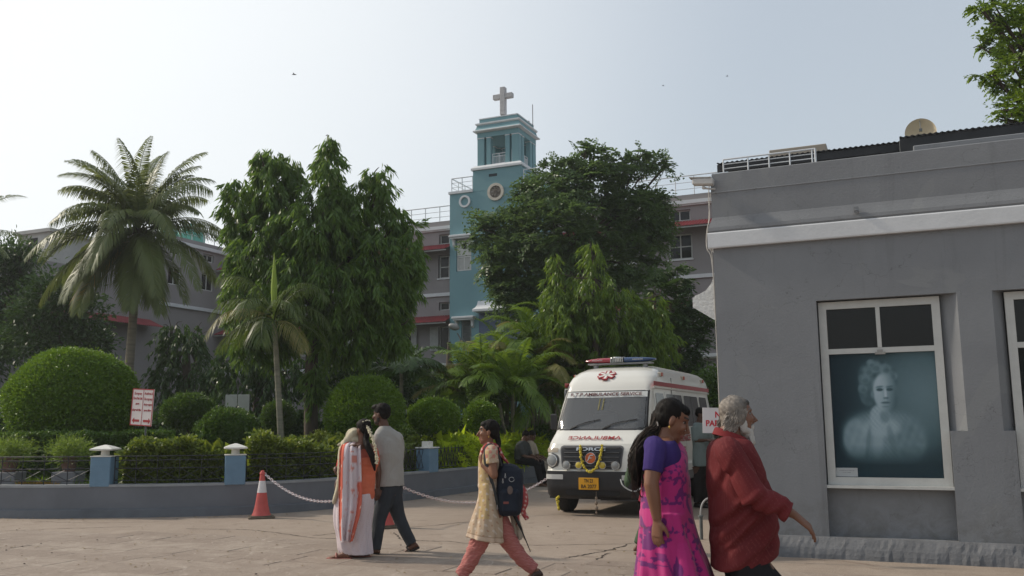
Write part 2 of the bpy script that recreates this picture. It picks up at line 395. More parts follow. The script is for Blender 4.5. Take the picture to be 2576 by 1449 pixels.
POSTX = [-9.35, -7.02, -4.80, -3.05, -1.62, -.25]
pblue = mat('post_blue', (.13, .225, .315), .6, .10, 5, .25, 60, dirt=(.16, .20, .24), dscale=6, damt=.25)
pwhite = mat('cap_white', (.66, .65, .60), .6, .08, 6, .2, 50, dirt=(.38, .36, .32), dscale=9, damt=.4)
def posts():
    LB = {1: 'blue post with white mushroom cap, between the potted shrub and the yellow-green hedge', 2: 'blue post with white mushroom cap, behind and left of the single cone with the chain',
          4: 'blue post with a stubby notched white cap, between the grey-shirted man and the girl'}
    for k, x in enumerate(POSTX):
        if k in (0, 3, 5): continue
        i = widx(x); p, d, n = wall_frame(i); c = p - n * .155
        t = thing('wall_post', LB[k], 'post', (c.x, c.y, .5), math.atan2(d.y, d.x), 'blue posts along the garden wall')
        h = .17
        MB().box(-h, h, -h - .004, h, .0, .50, bev=.012).build('shaft', pblue, t)
        if k == 4:
            cap = MB().box(-.19, .19, -.19, .19, .50, .525, bev=.006)
            for a, b in ((-.09, -.04), (-.02, .03), (.05, .09)): cap.box(a, b, -.08, .08, .60, .645)
            cap.box(-.09, .09, -.08, .08, .525, .60); cap.build('post_cap', pwhite, t)
        else:
            cap = MB().box(-.18, .18, -.18, .18, .50, .515).lathe([(.075, .515), (.07, .53), (.068, .60), (.08, .605)], n=20)
            cap.rings([[(-.19 * s, -.19 * s, z), (.19 * s, -.19 * s, z), (.19 * s, .19 * s, z), (-.19 * s, .19 * s, z)] for s, z in ((.5, .60), (1, .612), (1, .635), (.55, .672), (.08, .70))])
            cap.build('post_cap', pwhite, t)
posts()
iron = mat('iron', (.035, .036, .042), .5, .2, 8, 0, metal=.3)
def fences():
    ed = [-13.5] + POSTX[:1] + POSTX[1:] + [1.0]; Z0, Z1 = .60, .985
    LB = ['iron fence panel at the far left in front of the potted shrubs', 'iron fence panel in front of the potted shrub, left of the first blue post',
          'iron fence panel in front of the yellow-green hedge under the direction sign', 'iron fence panel between the second blue post and the woman in the sari',
          'iron lattice fence panel just left of the blue post with the stubby cap', 'iron diamond lattice fence panel right of the blue post with the stubby cap', 'far end panel of the iron lattice fence by the two seated people']
    for k in range(len(ed) - 1):
        i0, i1 = widx(ed[k]), widx(ed[k + 1]); seg = [wall_frame(i)[0] - wall_frame(i)[2] * .13 for i in range(i0, i1 + 1)]
        if len(seg) < 3: continue
        L = [0]
        for a, b in zip(seg, seg[1:]): L.append(L[-1] + (b - a).length)
        tot = L[-1]
        def pt(s, z):
            s = max(.19, min(tot - .19, s)); x = np.interp(s, L, [p.x for p in seg]); y = np.interp(s, L, [p.y for p in seg]); return (x, y, z)
        t = thing('iron_fence', LB[k], 'fence', tuple(seg[0].xy) + (.54,), 0, 'iron fence panels on the garden wall')
        off = Vector(t.location)
        def P(s, z): return Vector(pt(s, z)) - off
        ns = 10
        for z in ((Z0, Z1) if k > 3 else (Z0, .80, Z1 - .05, Z1 + .02)[:]):
            MB().tube([P(tot * a / ns, z) for a in range(ns + 1)], .008, 5).build('rail', iron, t)
        lat = MB(); step = .165 if k > 3 else .42; nn = int(tot / step)
        for a in range(nn):
            s = .19 + (tot - .38) * a / nn; e = .19 + (tot - .38) * (a + 1) / nn
            zt = Z1 if k > 3 else .80
            lat.tube([P(s, Z0), P(e, zt)], .006, 4); lat.tube([P(s, zt), P(e, Z0)], .006, 4)
            if k > 3: lat.tube([P(s, Z0), P(s, Z1 + .05)], .006, 4); lat.tube([P(s, Z0), P(s - step * .5, .79), P(s, Z1)], .005, 4)
            else:
                lat.tube([P((s + e) / 2 + .09 * math.cos(q), .88 + .07 * math.sin(q)) for q in np.linspace(0, 2 * PI, 13)], .004, 4)
                lat.tube([P(s, .54), P(s, Z1 + .02)], .008, 5)
        lat.build('lattice', iron, t)
fences()
# ================================================================== vegetation tools
def rdir(n): d = RNG.normal(size=(n, 3)); return d / np.linalg.norm(d, axis=1)[:, None]
def nrm(a): return a / np.maximum(np.linalg.norm(a, axis=1), 1e-9)[:, None]
def leafquads(P, D, L, W, droop=.0, side=None):
    n = len(P); D = nrm(D); S = np.cross(D, rdir(n) if side is None else side); S = nrm(S); N = np.cross(S, D)
    L = np.asarray(L).reshape(-1, 1) * np.ones((n, 1)); W = np.asarray(W).reshape(-1, 1) * np.ones((n, 1))
    V = np.empty((n, 4, 3)); mid = P + D * L * .42 + N * W * .22
    V[:, 0] = P; V[:, 1] = mid + S * W * .5; V[:, 2] = P + D * L - N * W * .1; V[:, 2, 2] -= droop * L[:, 0]; V[:, 3] = mid - S * W * .5
    F = np.arange(n * 4).reshape(n, 4); return V.reshape(-1, 3), F
def cloudobj(name, parts, m, parent, org):
    V = []; F = []; k = 0
    for v, f in parts: V.append(v); F.append(f + k); k += len(v)
    me = fastmesh(name, np.vstack(V) - np.array(org), np.vstack(F)); return link(name, me, m, parent)
def lump(d, seed, amp=.16):
    r = np.random.default_rng(seed); s = np.zeros(len(d))
    for i in range(6):
        k = r.normal(size=3) * (2.2 + i * 1.3); s += np.sin(d @ k + r.uniform(0, 6.28)) / (1 + i * .5)
    return 1 + amp * s / 1.8
def px_blob(u, v, ru, rv, Y, dy=0, depth=.9):
    c = at(u, v, Y + dy); return (np.array(c), np.array([ru / CAMF * Y * 1.0, (ru + rv) / 2 / CAMF * Y * depth, rv / CAMF * Y * 1.0]))
def shell(c, r, n, seed, amp=.16, thick=.14, low=-.95):
    d = rdir(int(n * 1.15)); d = d[d[:, 2] > low][:n]; rr = lump(d, seed, amp) * (1 - np.abs(RNG.normal(size=len(d))) * thick)
    return c + d * r * rr[:, None], nrm(d / r)
def crown(blobs, style, per_m2, L, W, seed=1, clump=.3, nper=34, amp=.2, inner=.35):
    """leaf clumps (twigs) over the lumpy surface of each blob plus some inside"""
    out = []
    for bi, (c, r) in enumerate(blobs):
        r = np.maximum(r - clump * (1.0 if style == 'mast' else .6 if style == 'pinnate' else .4), r * .4)
        area = 4 * PI * ((r[0] * r[1]) ** 1.6 / 3 + (r[0] * r[2]) ** 1.6 / 3 + (r[1] * r[2]) ** 1.6 / 3) ** (1 / 1.6)
        nt = max(6, int(area * per_m2 / nper))
        T, N = shell(c, r, nt, seed * 31 + bi, amp, .10)
        ni = int(nt * inner); di = rdir(ni); Ti = c + di * r * (RNG.uniform(.2, .85, ni) ** .6)[:, None]
        T = np.vstack([T, Ti]); N = np.vstack([N, di]); nt = len(T)
        cs = clump * RNG.uniform(.6, 1.35, nt)
        idx = np.repeat(np.arange(nt), nper); n = len(idx)
        if style == 'mast':                                 # long narrow leaves hanging from drooping twigs
            tw = nrm(N * .55 + np.array([0, 0, -1.0]) + RNG.normal(size=(nt, 3)) * .22); s = RNG.uniform(0, 1, n)
            P = T[idx] + tw[idx] * (s * cs[idx] * 2.0)[:, None] + RNG.normal(size=(n, 3)) * .03
            D = tw[idx] * .75 + nrm(RNG.normal(size=(n, 3)) * [1, 1, .5]) * .55 + np.array([0, 0, -.25])
            v = leafquads(P, D, L * RNG.uniform(.7, 1.25, n), W * RNG.uniform(.8, 1.2, n), .12)
        elif style == 'pinnate':                            # flat feathery sprays
            q = nrm(N * .8 + RNG.normal(size=(nt, 3)) * .55 + np.array([0, 0, .12])); S = nrm(np.cross(q, np.array([0, 0, 1.]) + RNG.normal(size=(nt, 3)) * .35))
            s = RNG.uniform(0, 1, n); sg = np.sign(RNG.normal(size=n))
            br = RNG.integers(0, 4, n) * .5 - .75                                            # four side sprays per twig
            ax = nrm(q[idx] + S[idx] * br[:, None] * .9)
            P = T[idx] + ax * (s * cs[idx] * 1.5)[:, None]; P[:, 2] -= (s * s * cs[idx] * .5)
            D = nrm(S[idx] * sg[:, None] + ax * .5); v = leafquads(P, D, L * (1.1 - .5 * s), W, .15, side=np.cross(S[idx], ax) + RNG.normal(size=(n, 3)) * .3)
        else:
            P = T[idx] + RNG.normal(size=(n, 3)) * cs[idx][:, None] * .5; D = nrm(P - T[idx]) * .6 + N[idx] * .5 + RNG.normal(size=(n, 3)) * .45
            v = leafquads(P, D, L * RNG.uniform(.7, 1.3, n), W * RNG.uniform(.8, 1.2, n), .1)
        out.append(v)
    return out
bark = mat('bark', (.085, .065, .05), .9, .3, 6, .8, 25, stretch=(1, 1, .25))
barkpale = mat('bark_pale', (.20, .17, .13), .9, .25, 5, .6, 30, stretch=(.3, .3, 3))
def trunk_mb(pts, r, branches=(), n=10):
    m = MB(); m.tube(pts, r, n, smooth_n=14)
    for bp, br in branches: m.tube(bp, br, 6, smooth_n=9)
    return m
def tree(name, label, cat, base, trunk, blobs, style, dens, L, W, m, seed, bmat=None, group=None, branches=True, **kw):
    t = thing(name, label, cat, base, 0, group); b = Vector(base)
    tp = [(Vector(p) - b) for p in trunk[0]]; br = []
    if branches:
        top = tp[-1]
        for i, (c, r) in enumerate(blobs):
            cc = Vector(c) - b; st = tp[-1 - (i % 2)]
            mid = (st + cc) / 2 + Vector((0, 0, -.08 * (cc - st).length)); br.append(([st, mid, cc], [trunk[1][-1] * .55, trunk[1][-1] * .3, .015]))
            for k in range(3):
                e = cc + Vector(rdir(1)[0] * r * .85); br.append(([cc * .6 + mid * .4, (cc + e) / 2, e], [trunk[1][-1] * .2, .014, .006]))
    trunk_mb(tp, trunk[1], br).build('trunk', bmat or bark, t, smooth=True)
    cloudobj('crown', crown(blobs, style, dens, L, W, seed, **kw), m, t, base)
    return t
def frond(m_leaf, m_rach, p0, d0, length, bend, nl, ll, lw, hang=.35, rr=.02, twist=0.0, vee=.35, start=.12):
    """one feather frond: returns arrays for leaflets and adds the rachis"""
    d = Vector(d0).normalized(); pts = []; p = Vector(p0); k = 16
    hz = Vector((d.x, d.y, 0)); hz = hz.normalized() if hz.length > .05 else Vector((1, 0, 0)); sd_ = hz.cross(Vector((0, 0, 1))).normalized()
    for i in range(k + 1):
        pts.append(p.copy()); p = p + d * (length / k); d = (d + Vector((0, 0, -bend / k * (.4 + 1.6 * i / k))) + sd_ * twist / k).normalized()
    m_rach.tube(pts, np.linspace(rr, rr * .25, k + 1), 5)
    A = np.array([list(q) for q in pts]); tt = np.linspace(0, 1, k + 1); s = np.repeat(np.linspace(start, .995, nl), 2); sg = np.tile([1, -1], nl)
    s = s + RNG.uniform(-.004, .004, len(s)); P = np.array([np.interp(s, tt, A[:, j]) for j in range(3)]).T
    T = np.gradient(A, axis=0); T = np.array([np.interp(s, tt, T[:, j]) for j in range(3)]).T; T = nrm(T)
    S = nrm(np.cross(T, [0, 0, 1.0]) + 1e-6) * sg[:, None]; U = np.cross(S * sg[:, None], T)
    prof = np.sin(PI * np.clip(.12 + .88 * s, 0, 1)) ** .55 * (1 - .35 * s); Ln = ll * (prof + .12) * RNG.uniform(.85, 1.1, len(s))
    D = nrm(S * .85 + T * (.45 + .5 * s[:, None]) + U * vee + RNG.normal(size=S.shape) * .06)
    W = lw * (.6 + .4 * prof); n = len(s); side = nrm(np.cross(D, U) + 1e-6)
    m1 = P + D * (Ln * .5)[:, None]; m1[:, 2] -= Ln * hang * .22; e = P + D * (Ln)[:, None] * .93; e[:, 2] -= Ln * hang
    w = (side * (W * .5)[:, None]); V = np.stack([P - w * .4, P + w * .4, m1 + w, m1 - w, e + w * .08, e - w * .08], 1).reshape(-1, 3)
    b = np.arange(n)[:, None] * 6; F = np.vstack([b + [0, 1, 2, 3], b + [3, 2, 4, 5]])
    m_leaf.append((V, F)); return pts
def palm(name, label, base, top, r0, r1, fronds, ml, mr, tb, cat='palm', ll=.7, lw=.05, nl=70, hang=.35, curve=(0, 0), group=None, **kw):
    t = thing(name, label, cat, base, 0, group); B = Vector(base); Tt = Vector(top) - B
    tr = MB(); n = 34; R = []
    for i in range(n + 1):
        s = i / n; c = Tt * s + Vector((curve[0], curve[1], 0)) * math.sin(PI * s); r = r0 + (r1 - r0) * s; r *= 1 + .05 * (i % 2) + (.5 * (1 - s * 9) if s < .11 else 0)
        R.append([(c.x + r * math.cos(a), c.y + r * math.sin(a), c.z) for a in np.linspace(0, 2 * PI, 13)[:-1]])
    tr.rings(R).build('trunk', tb, t, smooth=True)
    for f in fronds:
        az, el, ln, bd = f[:4]; mm = f[4] if len(f) > 4 else ml
        d = Vector((math.cos(az) * math.cos(el), math.sin(az) * math.cos(el), math.sin(el))); LV = []; rc = MB()
        frond(LV, rc, Tt + Vector((0, 0, RNG.uniform(-.15, .15))), d, ln, bd, nl, ll, lw, hang * RNG.uniform(.6, 1.4), twist=RNG.uniform(-.7, .7), vee=RNG.uniform(-.1, .6), **kw)
        V = np.vstack([v for v, _ in LV]); rv = np.array(rc.v); rf = np.array([q for q in rc.f if len(q) == 4])
        me = fastmesh('frond', np.vstack([V, rv]), np.vstack([LV[0][1], rf + len(V)])); link('frond', me, mm, t)
    return t
# ================================================================== buildings
grey = mat('facade_grey', (.265, .245, .243), .85, .07, .7, .25, 30, dirt=(.215, .20, .195), dscale=.5, damt=.25)
teal = mat('facade_teal', (.165, .30, .33), .8, .06, .6, .2, 30, dirt=(.14, .26, .29), dscale=.6, damt=.3)
white = mat('trim_white', (.62, .63, .64), .7, .06, 3, .1, 40, dirt=(.40, .40, .40), dscale=1.5, damt=.3)
steelw = mat('rail_white', (.60, .62, .64), .4, .06, 5, 0)
redsheet = mat('red_sheet', (.23, .035, .04), .6, .2, 2, 0, dirt=(.16, .09, .08), dscale=1, damt=.3)
dglass = glass('dark_glass', (.010, .010, .010), .08); dglass.node_tree.nodes['Principled BSDF'].inputs['Specular IOR Level'].default_value = .3
winwhite = mat('window_paint', (.52, .52, .50), .55, .08, 5, .1, 40)
shut = mat('shutter_paint', (.38, .38, .37), .6, .1, 6)
def holed(m, x0, x1, z0, z1, holes, y, dep, flip=1):
    xs = sorted({x0, x1, *[h[0] for h in holes], *[h[1] for h in holes]}); zs = sorted({z0, z1, *[h[2] for h in holes], *[h[3] for h in holes]})
    xs = [x for x in xs if x0 <= x <= x1]; zs = [z for z in zs if z0 <= z <= z1]
    for a, b in zip(xs, xs[1:]):
        for c, d in zip(zs, zs[1:]):
            mx, mz = (a + b) / 2, (c + d) / 2
            if any(h[0] < mx < h[1] and h[2] < mz < h[3] for h in holes): continue
            m.add([(a, y, c), (b, y, c), (b, y, d), (a, y, d)], [(0, 1, 2, 3)])
    for a, b, c, d in holes:
        a, b = max(a, x0), min(b, x1); q = [(a, c), (b, c), (b, d), (a, d)]
        for i in range(4):
            p, r = q[i], q[(i + 1) % 4]; m.add([(p[0], y, p[1]), (r[0], y, r[1]), (r[0], y + dep, r[1]), (p[0], y + dep, p[1])], [(0, 1, 2, 3)])
    return m
def frame_mb(m, x0, x1, z0, z1, y0, y1, w):
    m.box(x0, x0 + w, y0, y1, z0, z1); m.box(x1 - w, x1, y0, y1, z0, z1); m.box(x0 + w, x1 - w, y0, y1, z0, z0 + w); m.box(x0 + w, x1 - w, y0, y1, z1 - w, z1); return m
def win(par, x0, x1, z0, z1, y, cols=2, rows=1, w=.05, T=None, curtain=False, name='window'):
    """frame + mullions (part), panes (sub-part)"""
    m = frame_mb(MB(), x0, x1, z0, z1, y, y + .06, w)
    for i in range(1, cols): cx = x0 + (x1 - x0) * i / cols; m.box(cx - w * .45, cx + w * .45, y + .004, y + .055, z0 + w, z1 - w)
    for j in range(1, rows):
        cz = z0 + (z1 - z0) * j / rows; m.box(x0 + w, x1 - w, y + .007, y + .052, cz - w * .4, cz + w * .4)
    if T is not None: m.v = [tuple(T @ Vector(p)) for p in m.v]
    f = m.build(name, winwhite, par); g = MB().box(x0 + w * .5, x1 - w * .5, y + .03, y + .034, z0 + w * .5, z1 - w * .5)
    if T is not None: g.v = [tuple(T @ Vector(p)) for p in g.v]
    g.build('pane', dglass, f); return f
def railing(name, par, x0, x1, y, z0, z1, n, rails=3, r=.022, T=None, own=None):
    m = MB()
    for i in range(n + 1): x = x0 + (x1 - x0) * i / n; m.tube([(x, y, z0), (x, y, z1)], r, 6)
    for k in range(rails): z = z0 + (z1 - z0) * (k + 1) / rails; m.tube([(x0, y, z), (x1, y, z)], r * (1.2 if k == rails - 1 else .6), 6)
    if T is not None: m.v = [tuple(T @ Vector(p)) for p in m.v]
    return m.build(name, steelw, par)
def corr(m, x0, x1, y0, y1, z0, z1, pitch=.09, amp=.018, th=.012):
    """corrugated sheet, ridges running down the slope from (y1,z1) top to (y0,z0) bottom"""
    n = int((x1 - x0) / pitch * 4); R = []
    for i in range(n + 1):
        x = x0 + (x1 - x0) * i / n; d = amp * math.sin(2 * PI * i / 4 + .4)
        R.append([(x, y0, z0 + d), (x, y0, z0 + d - th), (x, y1, z1 + d - th), (x, y1, z1 + d)])
    return m.rings(R)
O_M = at(1131, 915, 42.0); O_M.z = 0
def main_building():
    b = thing('hospital_building', 'long grey three storey block with red awnings and white bands behind the trees', 'building', O_M, GA)
    F = .5; bays = [-.36 - 2.45 * k for k in range(0, 6)] + [5.85 + 2.45 * k for k in range(0, 6)]
    lv = ((8.32, 9.42, 9.98, 10.45), (4.90, 6.05, 6.80, 7.18), (1.2, 2.9, 3.3, 3.7)); holes = []
    for x in bays:
        for a, c, d, e in lv: holes += [(x - .52, x + .52, a, c), (x - .48, x + .48, d, e)]
    m = holed(MB(), -13.6, 20.5, 0, 11.08, holes, F, .22)
    m.box(-13.6, 20.5, F + .30, F + 9, 0, 10.9); m.box(-13.6, 20.5, F + .004, F + .26, 11.0, 11.085)
    m.build('wall', grey, b)
    for x in bays:
        for a, c, d, e in lv[:2]:
            f = win(b, x - .50, x + .50, a + .01, c - .01, F + .12, 2, 1 if a < 6 else 2, .055)
            win(b, x - .46, x + .46, d + .01, e - .01, F + .14, 2, 1, .04, name='ventilator')
            if a > 6:                                         # open casement leaves
                for s in (-1, 1):
                    T = T3(x + s * .50, F + .10, 0) @ Matrix.Rotation(s * .9, 4, 'Z') @ T3(-x - s * .50, -F - .10, 0)
            else:
                for s in (-1, 1):
                    q = frame_mb(MB(), 0, .40, a, c - .02, -.03, 0, .05); q.box(.05, .35, -.024, -.008, a + .05, c - .07); q.box(.05, .35, -.03, 0, (a + c) / 2 - .03, (a + c) / 2 + .03)
                    T = T3(x + s * .50, F - .005, 0) @ Matrix.Rotation((-.35 if s > 0 else PI + .35), 4, 'Z'); q.v = [tuple(T @ Vector(p)) for p in q.v]
                    q.build('shutter', shut, b)
            MB().box(x - .56, x + .56, F - .05, F + .10, a - .06, a).build('sill', white, b)
    for z0, z1, pr_ in ((10.60, 10.66, .10), (10.66, 10.82, .16), (7.46, 7.62, .09), (4.08, 4.14, .14), (4.14, 4.28, .26)):
        for xa, xb in ((-13.55, -.01), (4.92, 20.5)):
            MB().box(xa, xb, F - pr_, F + .05, z0, z1).build('band', white, b)
    for xa, xb in ((-13.5, -.02), (5.2, 20.4)):
        for zt in (9.95, 6.55):
            corr(MB(), xa, xb, F - .95, F - .005, zt - .38, zt, .13, .022).build('awning', redsheet, b)
            MB().box(xa, xb, F - .9, F - .86, zt - .47, zt - .42).build('awning_rail', shut, b)
    railing('roof_railing', b, -13.4, -.1, F + .15, 11.08, 11.85, 17); railing('roof_railing', b, 4.95, 20.3, F + .15, 11.08, 11.95, 19)
main_building()
def tower():
    t = thing('bell_tower', 'teal tower with white cornices and open belfry topped by the grey cross', 'tower', O_M, GA)
    m = holed(MB(), 0, 4.88, 0, 12.2, [(.34, 1.12, 8.5, 10.02), (.60, 1.12, 4.9, 6.2), (2.6, 3.3, 6.95, 7.5)], 0, .2)
    m.add([(0, 0, 0), (0, 3, 0), (0, 3, 12.2), (0, 0, 12.2)], [(0, 1, 2, 3)]); m.add([(4.88, 0, 0), (4.88, 3, 0), (4.88, 3, 12.2), (4.88, 0, 12.2)], [(0, 1, 2, 3)])
    m.box(.03, 4.85, .25, 3, 11.9, 12.19)
    m.box(1.22, 3.65, -.03, 2.4, 6.9 + .7, 13.2) if False else m.box(1.22, 3.65, -.006, 2.41, 12.2, 13.2)
    m.build('shaft', teal, t)
    for xa, xb in ((-.05, 1.215), (3.655, 4.93)): MB().box(xa, xb, -.06, 3.0, 12.2, 12.32).build('trim', white, t)
    MB().box(-.04, 4.92, -.05, -.002, 4.75, 4.83).build('string_course', teal, t)
    # belfry
    MB().rings([[(x0, y0, z), (x1, y0, z), (x1, y1, z), (x0, y1, z)] for x0, x1, y0, y1, z in ((1.14, 3.73, -.08, 2.49, 13.2), (1.14, 3.73, -.08, 2.49, 13.30), (1.26, 3.61, .04, 2.37, 13.42))]).build('belfry_ledge', white, t)
    cx, cy = 2.435, 1.2; m = MB(); capm = MB()
    def pier(x0, x1, y0, y1, b=.02):
        m.box(x0, x1, y0, y1, 13.40, 14.80, bev=b); capm.box(x0 - .012, x1 + .012, y0 - .012, y1 + .012, 14.75, 14.785)
    for k in range(4):
        Rk = Matrix.Rotation(k * PI / 2, 4, 'Z')
        for (x0, x1, y0, y1) in ((-1.06, -.70, -1.06, -.70), (-.60, -.37, -1.05, -.80), (.37, .60, -1.05, -.80)):
            p = Rk @ Vector((x0, y0, 0)); q = Rk @ Vector((x1, y1, 0))
            xa, xb = sorted((p.x, q.x)); ya, yb = sorted((p.y, q.y)); pier(xa + cx, xb + cx, ya + cy, yb + cy)
    m.box(cx - 1.06, cx + 1.06, cy - 1.06, cy + 1.06, 14.80, 15.06); m.build('belfry_columns', teal, t); capm.build('column_caps', white, t)
    def ringbox(e, z): return [(cx - e, cy - e, z), (cx + e, cy - e, z), (cx + e, cy + e, z), (cx - e, cy + e, z)]
    MB().rings([ringbox(1.10, 15.04), ringbox(1.22, 15.09), ringbox(1.22, 15.13), ringbox(1.18, 15.16)]).build('lower_cornice', white, t)
    MB().rings([ringbox(1.16, 15.155), ringbox(1.10, 15.26), ringbox(1.07, 15.40)]).build('cove', teal, t)
    MB().rings([ringbox(1.08, 15.395), ringbox(1.13, 15.44), ringbox(1.13, 15.50), ringbox(.96, 15.53)]).build('upper_cornice', white, t)
    MB().rings([ringbox(.98, 15.52), ringbox(.98, 15.72)]).build('parapet', teal, t)
    MB().rings([ringbox(1.0, 15.715), ringbox(1.0, 15.76)]).build('parapet_cap', white, t)
    for k in range(4):
        Rk = T3(cx, cy, 0) @ Matrix.Rotation(k * PI / 2, 4, 'Z'); m = MB()
        for z in (13.50, 13.86, 13.98): m.tube([Rk @ Vector((-.36, -.90, z)), Rk @ Vector((.36, -.90, z))], .022, 6)
        for i in range(11): x = -.34 + .068 * i; m.tube([Rk @ Vector((x, -.90, 13.42)), Rk @ Vector((x, -.90, 13.98 if i in (0, 5, 10) else 13.86))], .022 if i in (0, 5, 10) else .011, 5)
        m.build('balustrade', steelw, t)
    # round openings: white ring, and the cream ring with a carved crest
    MB().ringplate(.80, 11.78, .20, .29, -.07, .0).build('round_opening', white, t)
    r = MB().ringplate(2.40, 12.06, .29, .41, -.09, .0).build('crest_ring', mat('cream', (.55, .50, .42), .7, .1, 5, .2, 40), t)
    m = MB(); m.lathe([(.30, .0), (.29, .02), (0, .03)], (2.40, -.006, 12.06), 28, '-y'); rg = random.Random(5)
    for i in range(26):
        a, q = rg.uniform(0, 6.28), rg.uniform(.03, .24); m.ell((2.40 + q * math.cos(a), -.045, 12.06 + q * math.sin(a)), (rg.uniform(.015, .05), .03, rg.uniform(.015, .05)), 7, 5)
    m.box(2.385, 2.415, -.10, -.02, 11.85, 12.27); m.box(2.30, 2.50, -.10, -.02, 12.13, 12.16)
    m.build('crest', mat('crest_stone', (.22, .19, .16), .8, .35, 12), r)
    MB().box(2.04, 2.46, -.012, .0, 12.82, 12.95).build('slit_vent', mat('slit_dark', (.02, .03, .035), .8), t)
    # hooded windows
    def hood(x0, x1, z):
        m = MB(); m.box(x0, x1, -.32, -.002, z, z + .10, bev=.015); m.box(x0 + .05, x1 - .05, -.26, -.003, z - .07, z - .002)
        for x in (x0 + .10, x1 - .20): m.rings([[(x, 0, q), (x + .10, 0, q), (x + .10, -d, q), (x, -d, q)] for q, d in ((z - .42, .04), (z - .34, .12), (z - .2, .14), (z - .075, .22))])
        return m
    hood(.10, 1.35, 10.08).build('window_hood', white, t); hood(.25, 1.36, 6.26).build('window_hood', white, t)
    f = win(t, .36, 1.10, 8.52, 9.20, .06, 2, 1, .07)
    MB().box(.36, 1.10, .055, .10, 9.22, 10.0).build('window_board', winwhite, t)
    MB().lathe([(.13, 0), (.13, .02), (0, .025)], (.73, .05, 9.66), 20, '-y').build('porthole', dglass, t)
    MB().box(.44, 1.02, .075, .083, 8.6, 9.12).build('curtain', mat('curtain', (.42, .42, .40), .9, .2, 30, stretch=(6, 1, .3)), f)
    m = MB(); frame_mb(m, .62, 1.10, 4.92, 6.18, .03, .09, .05)
    for i in range(17): z = 4.99 + .07 * i; m.box(.67, 1.05, .04, .08, z, z + .035)
    m.build('louvre_window', mat('louvre', (.16, .18, .17), .7), t)
    win(t, 2.62, 3.28, 6.97, 7.48, .08, 2, 1, .04)
    # flared white porch canopy
    P = [(0, 7.05), (-.10, 6.86), (-.28, 6.72), (-.55, 6.62), (-.60, 6.60), (-.60, 6.50), (0, 6.50)]
    R = [[(x, y * s, z if y * s > -9 else z) for y, z in P] for x, s in ((1.45, 1), (3.6, 1))]
    MB().rings(R).build('canopy', white, t)
    MB().box(1.5, 3.55, -.004, -.001, 4.9, 6.49).build('entrance_recess', mat('recess_blue', (.10, .13, .20), .8, .1), t)
    railing('terrace_railing', t, .05, 1.15, .1, 12.32, 12.98, 2); railing('terrace_railing', t, 0, 2.8, 0, 12.32, 12.98, 4, T=T3(.05, .1, 0) @ Matrix.Rotation(PI / 2, 4, 'Z'))
    railing('terrace_railing', t, 3.75, 4.85, .1, 12.32, 12.98, 2); railing('terrace_railing', t, 0, 2.8, 0, 12.32, 12.98, 4, T=T3(4.85, .1, 0) @ Matrix.Rotation(PI / 2, 4, 'Z'))
    MB().tube([(3.45, 2.0, 15.7), (3.45, 2.0, 16.75)], .022, 5).tube([(3.2, 2.0, 15.76), (3.2, 2.0, 15.95)], .09, 8).build('lightning_rod', mat('rod', (.30, .30, .30), .5), t)
    c = thing('stone_cross', 'weathered grey concrete cross standing on top of the teal bell tower', 'cross', O_M + AX * 2.55 + BX * .55 + Vector((0, 0, 15.76)), GA)
    MB().box(-.13, .13, -.13, .13, .12, 1.50, bev=.02).build('upright', mat('cross_stone', (.46, .45, .45), .85, .2, 4, .4, 30, dirt=(.18, .15, .14), dscale=4, damt=.5), c)
    MB().box(-.50, -.131, -.12, .12, .93, 1.17, bev=.02).box(.131, .50, -.12, .12, .93, 1.17, bev=.02).build('crossbar', MATS['cross_stone'], c)
    MB().box(-.09, .09, -.09, .09, 0, .118).tube([(-.1, -.1, 0), (0, -.1, .14)], .02, 5).build('footing', mat('rusty', (.07, .055, .05), .9), c)
tower()
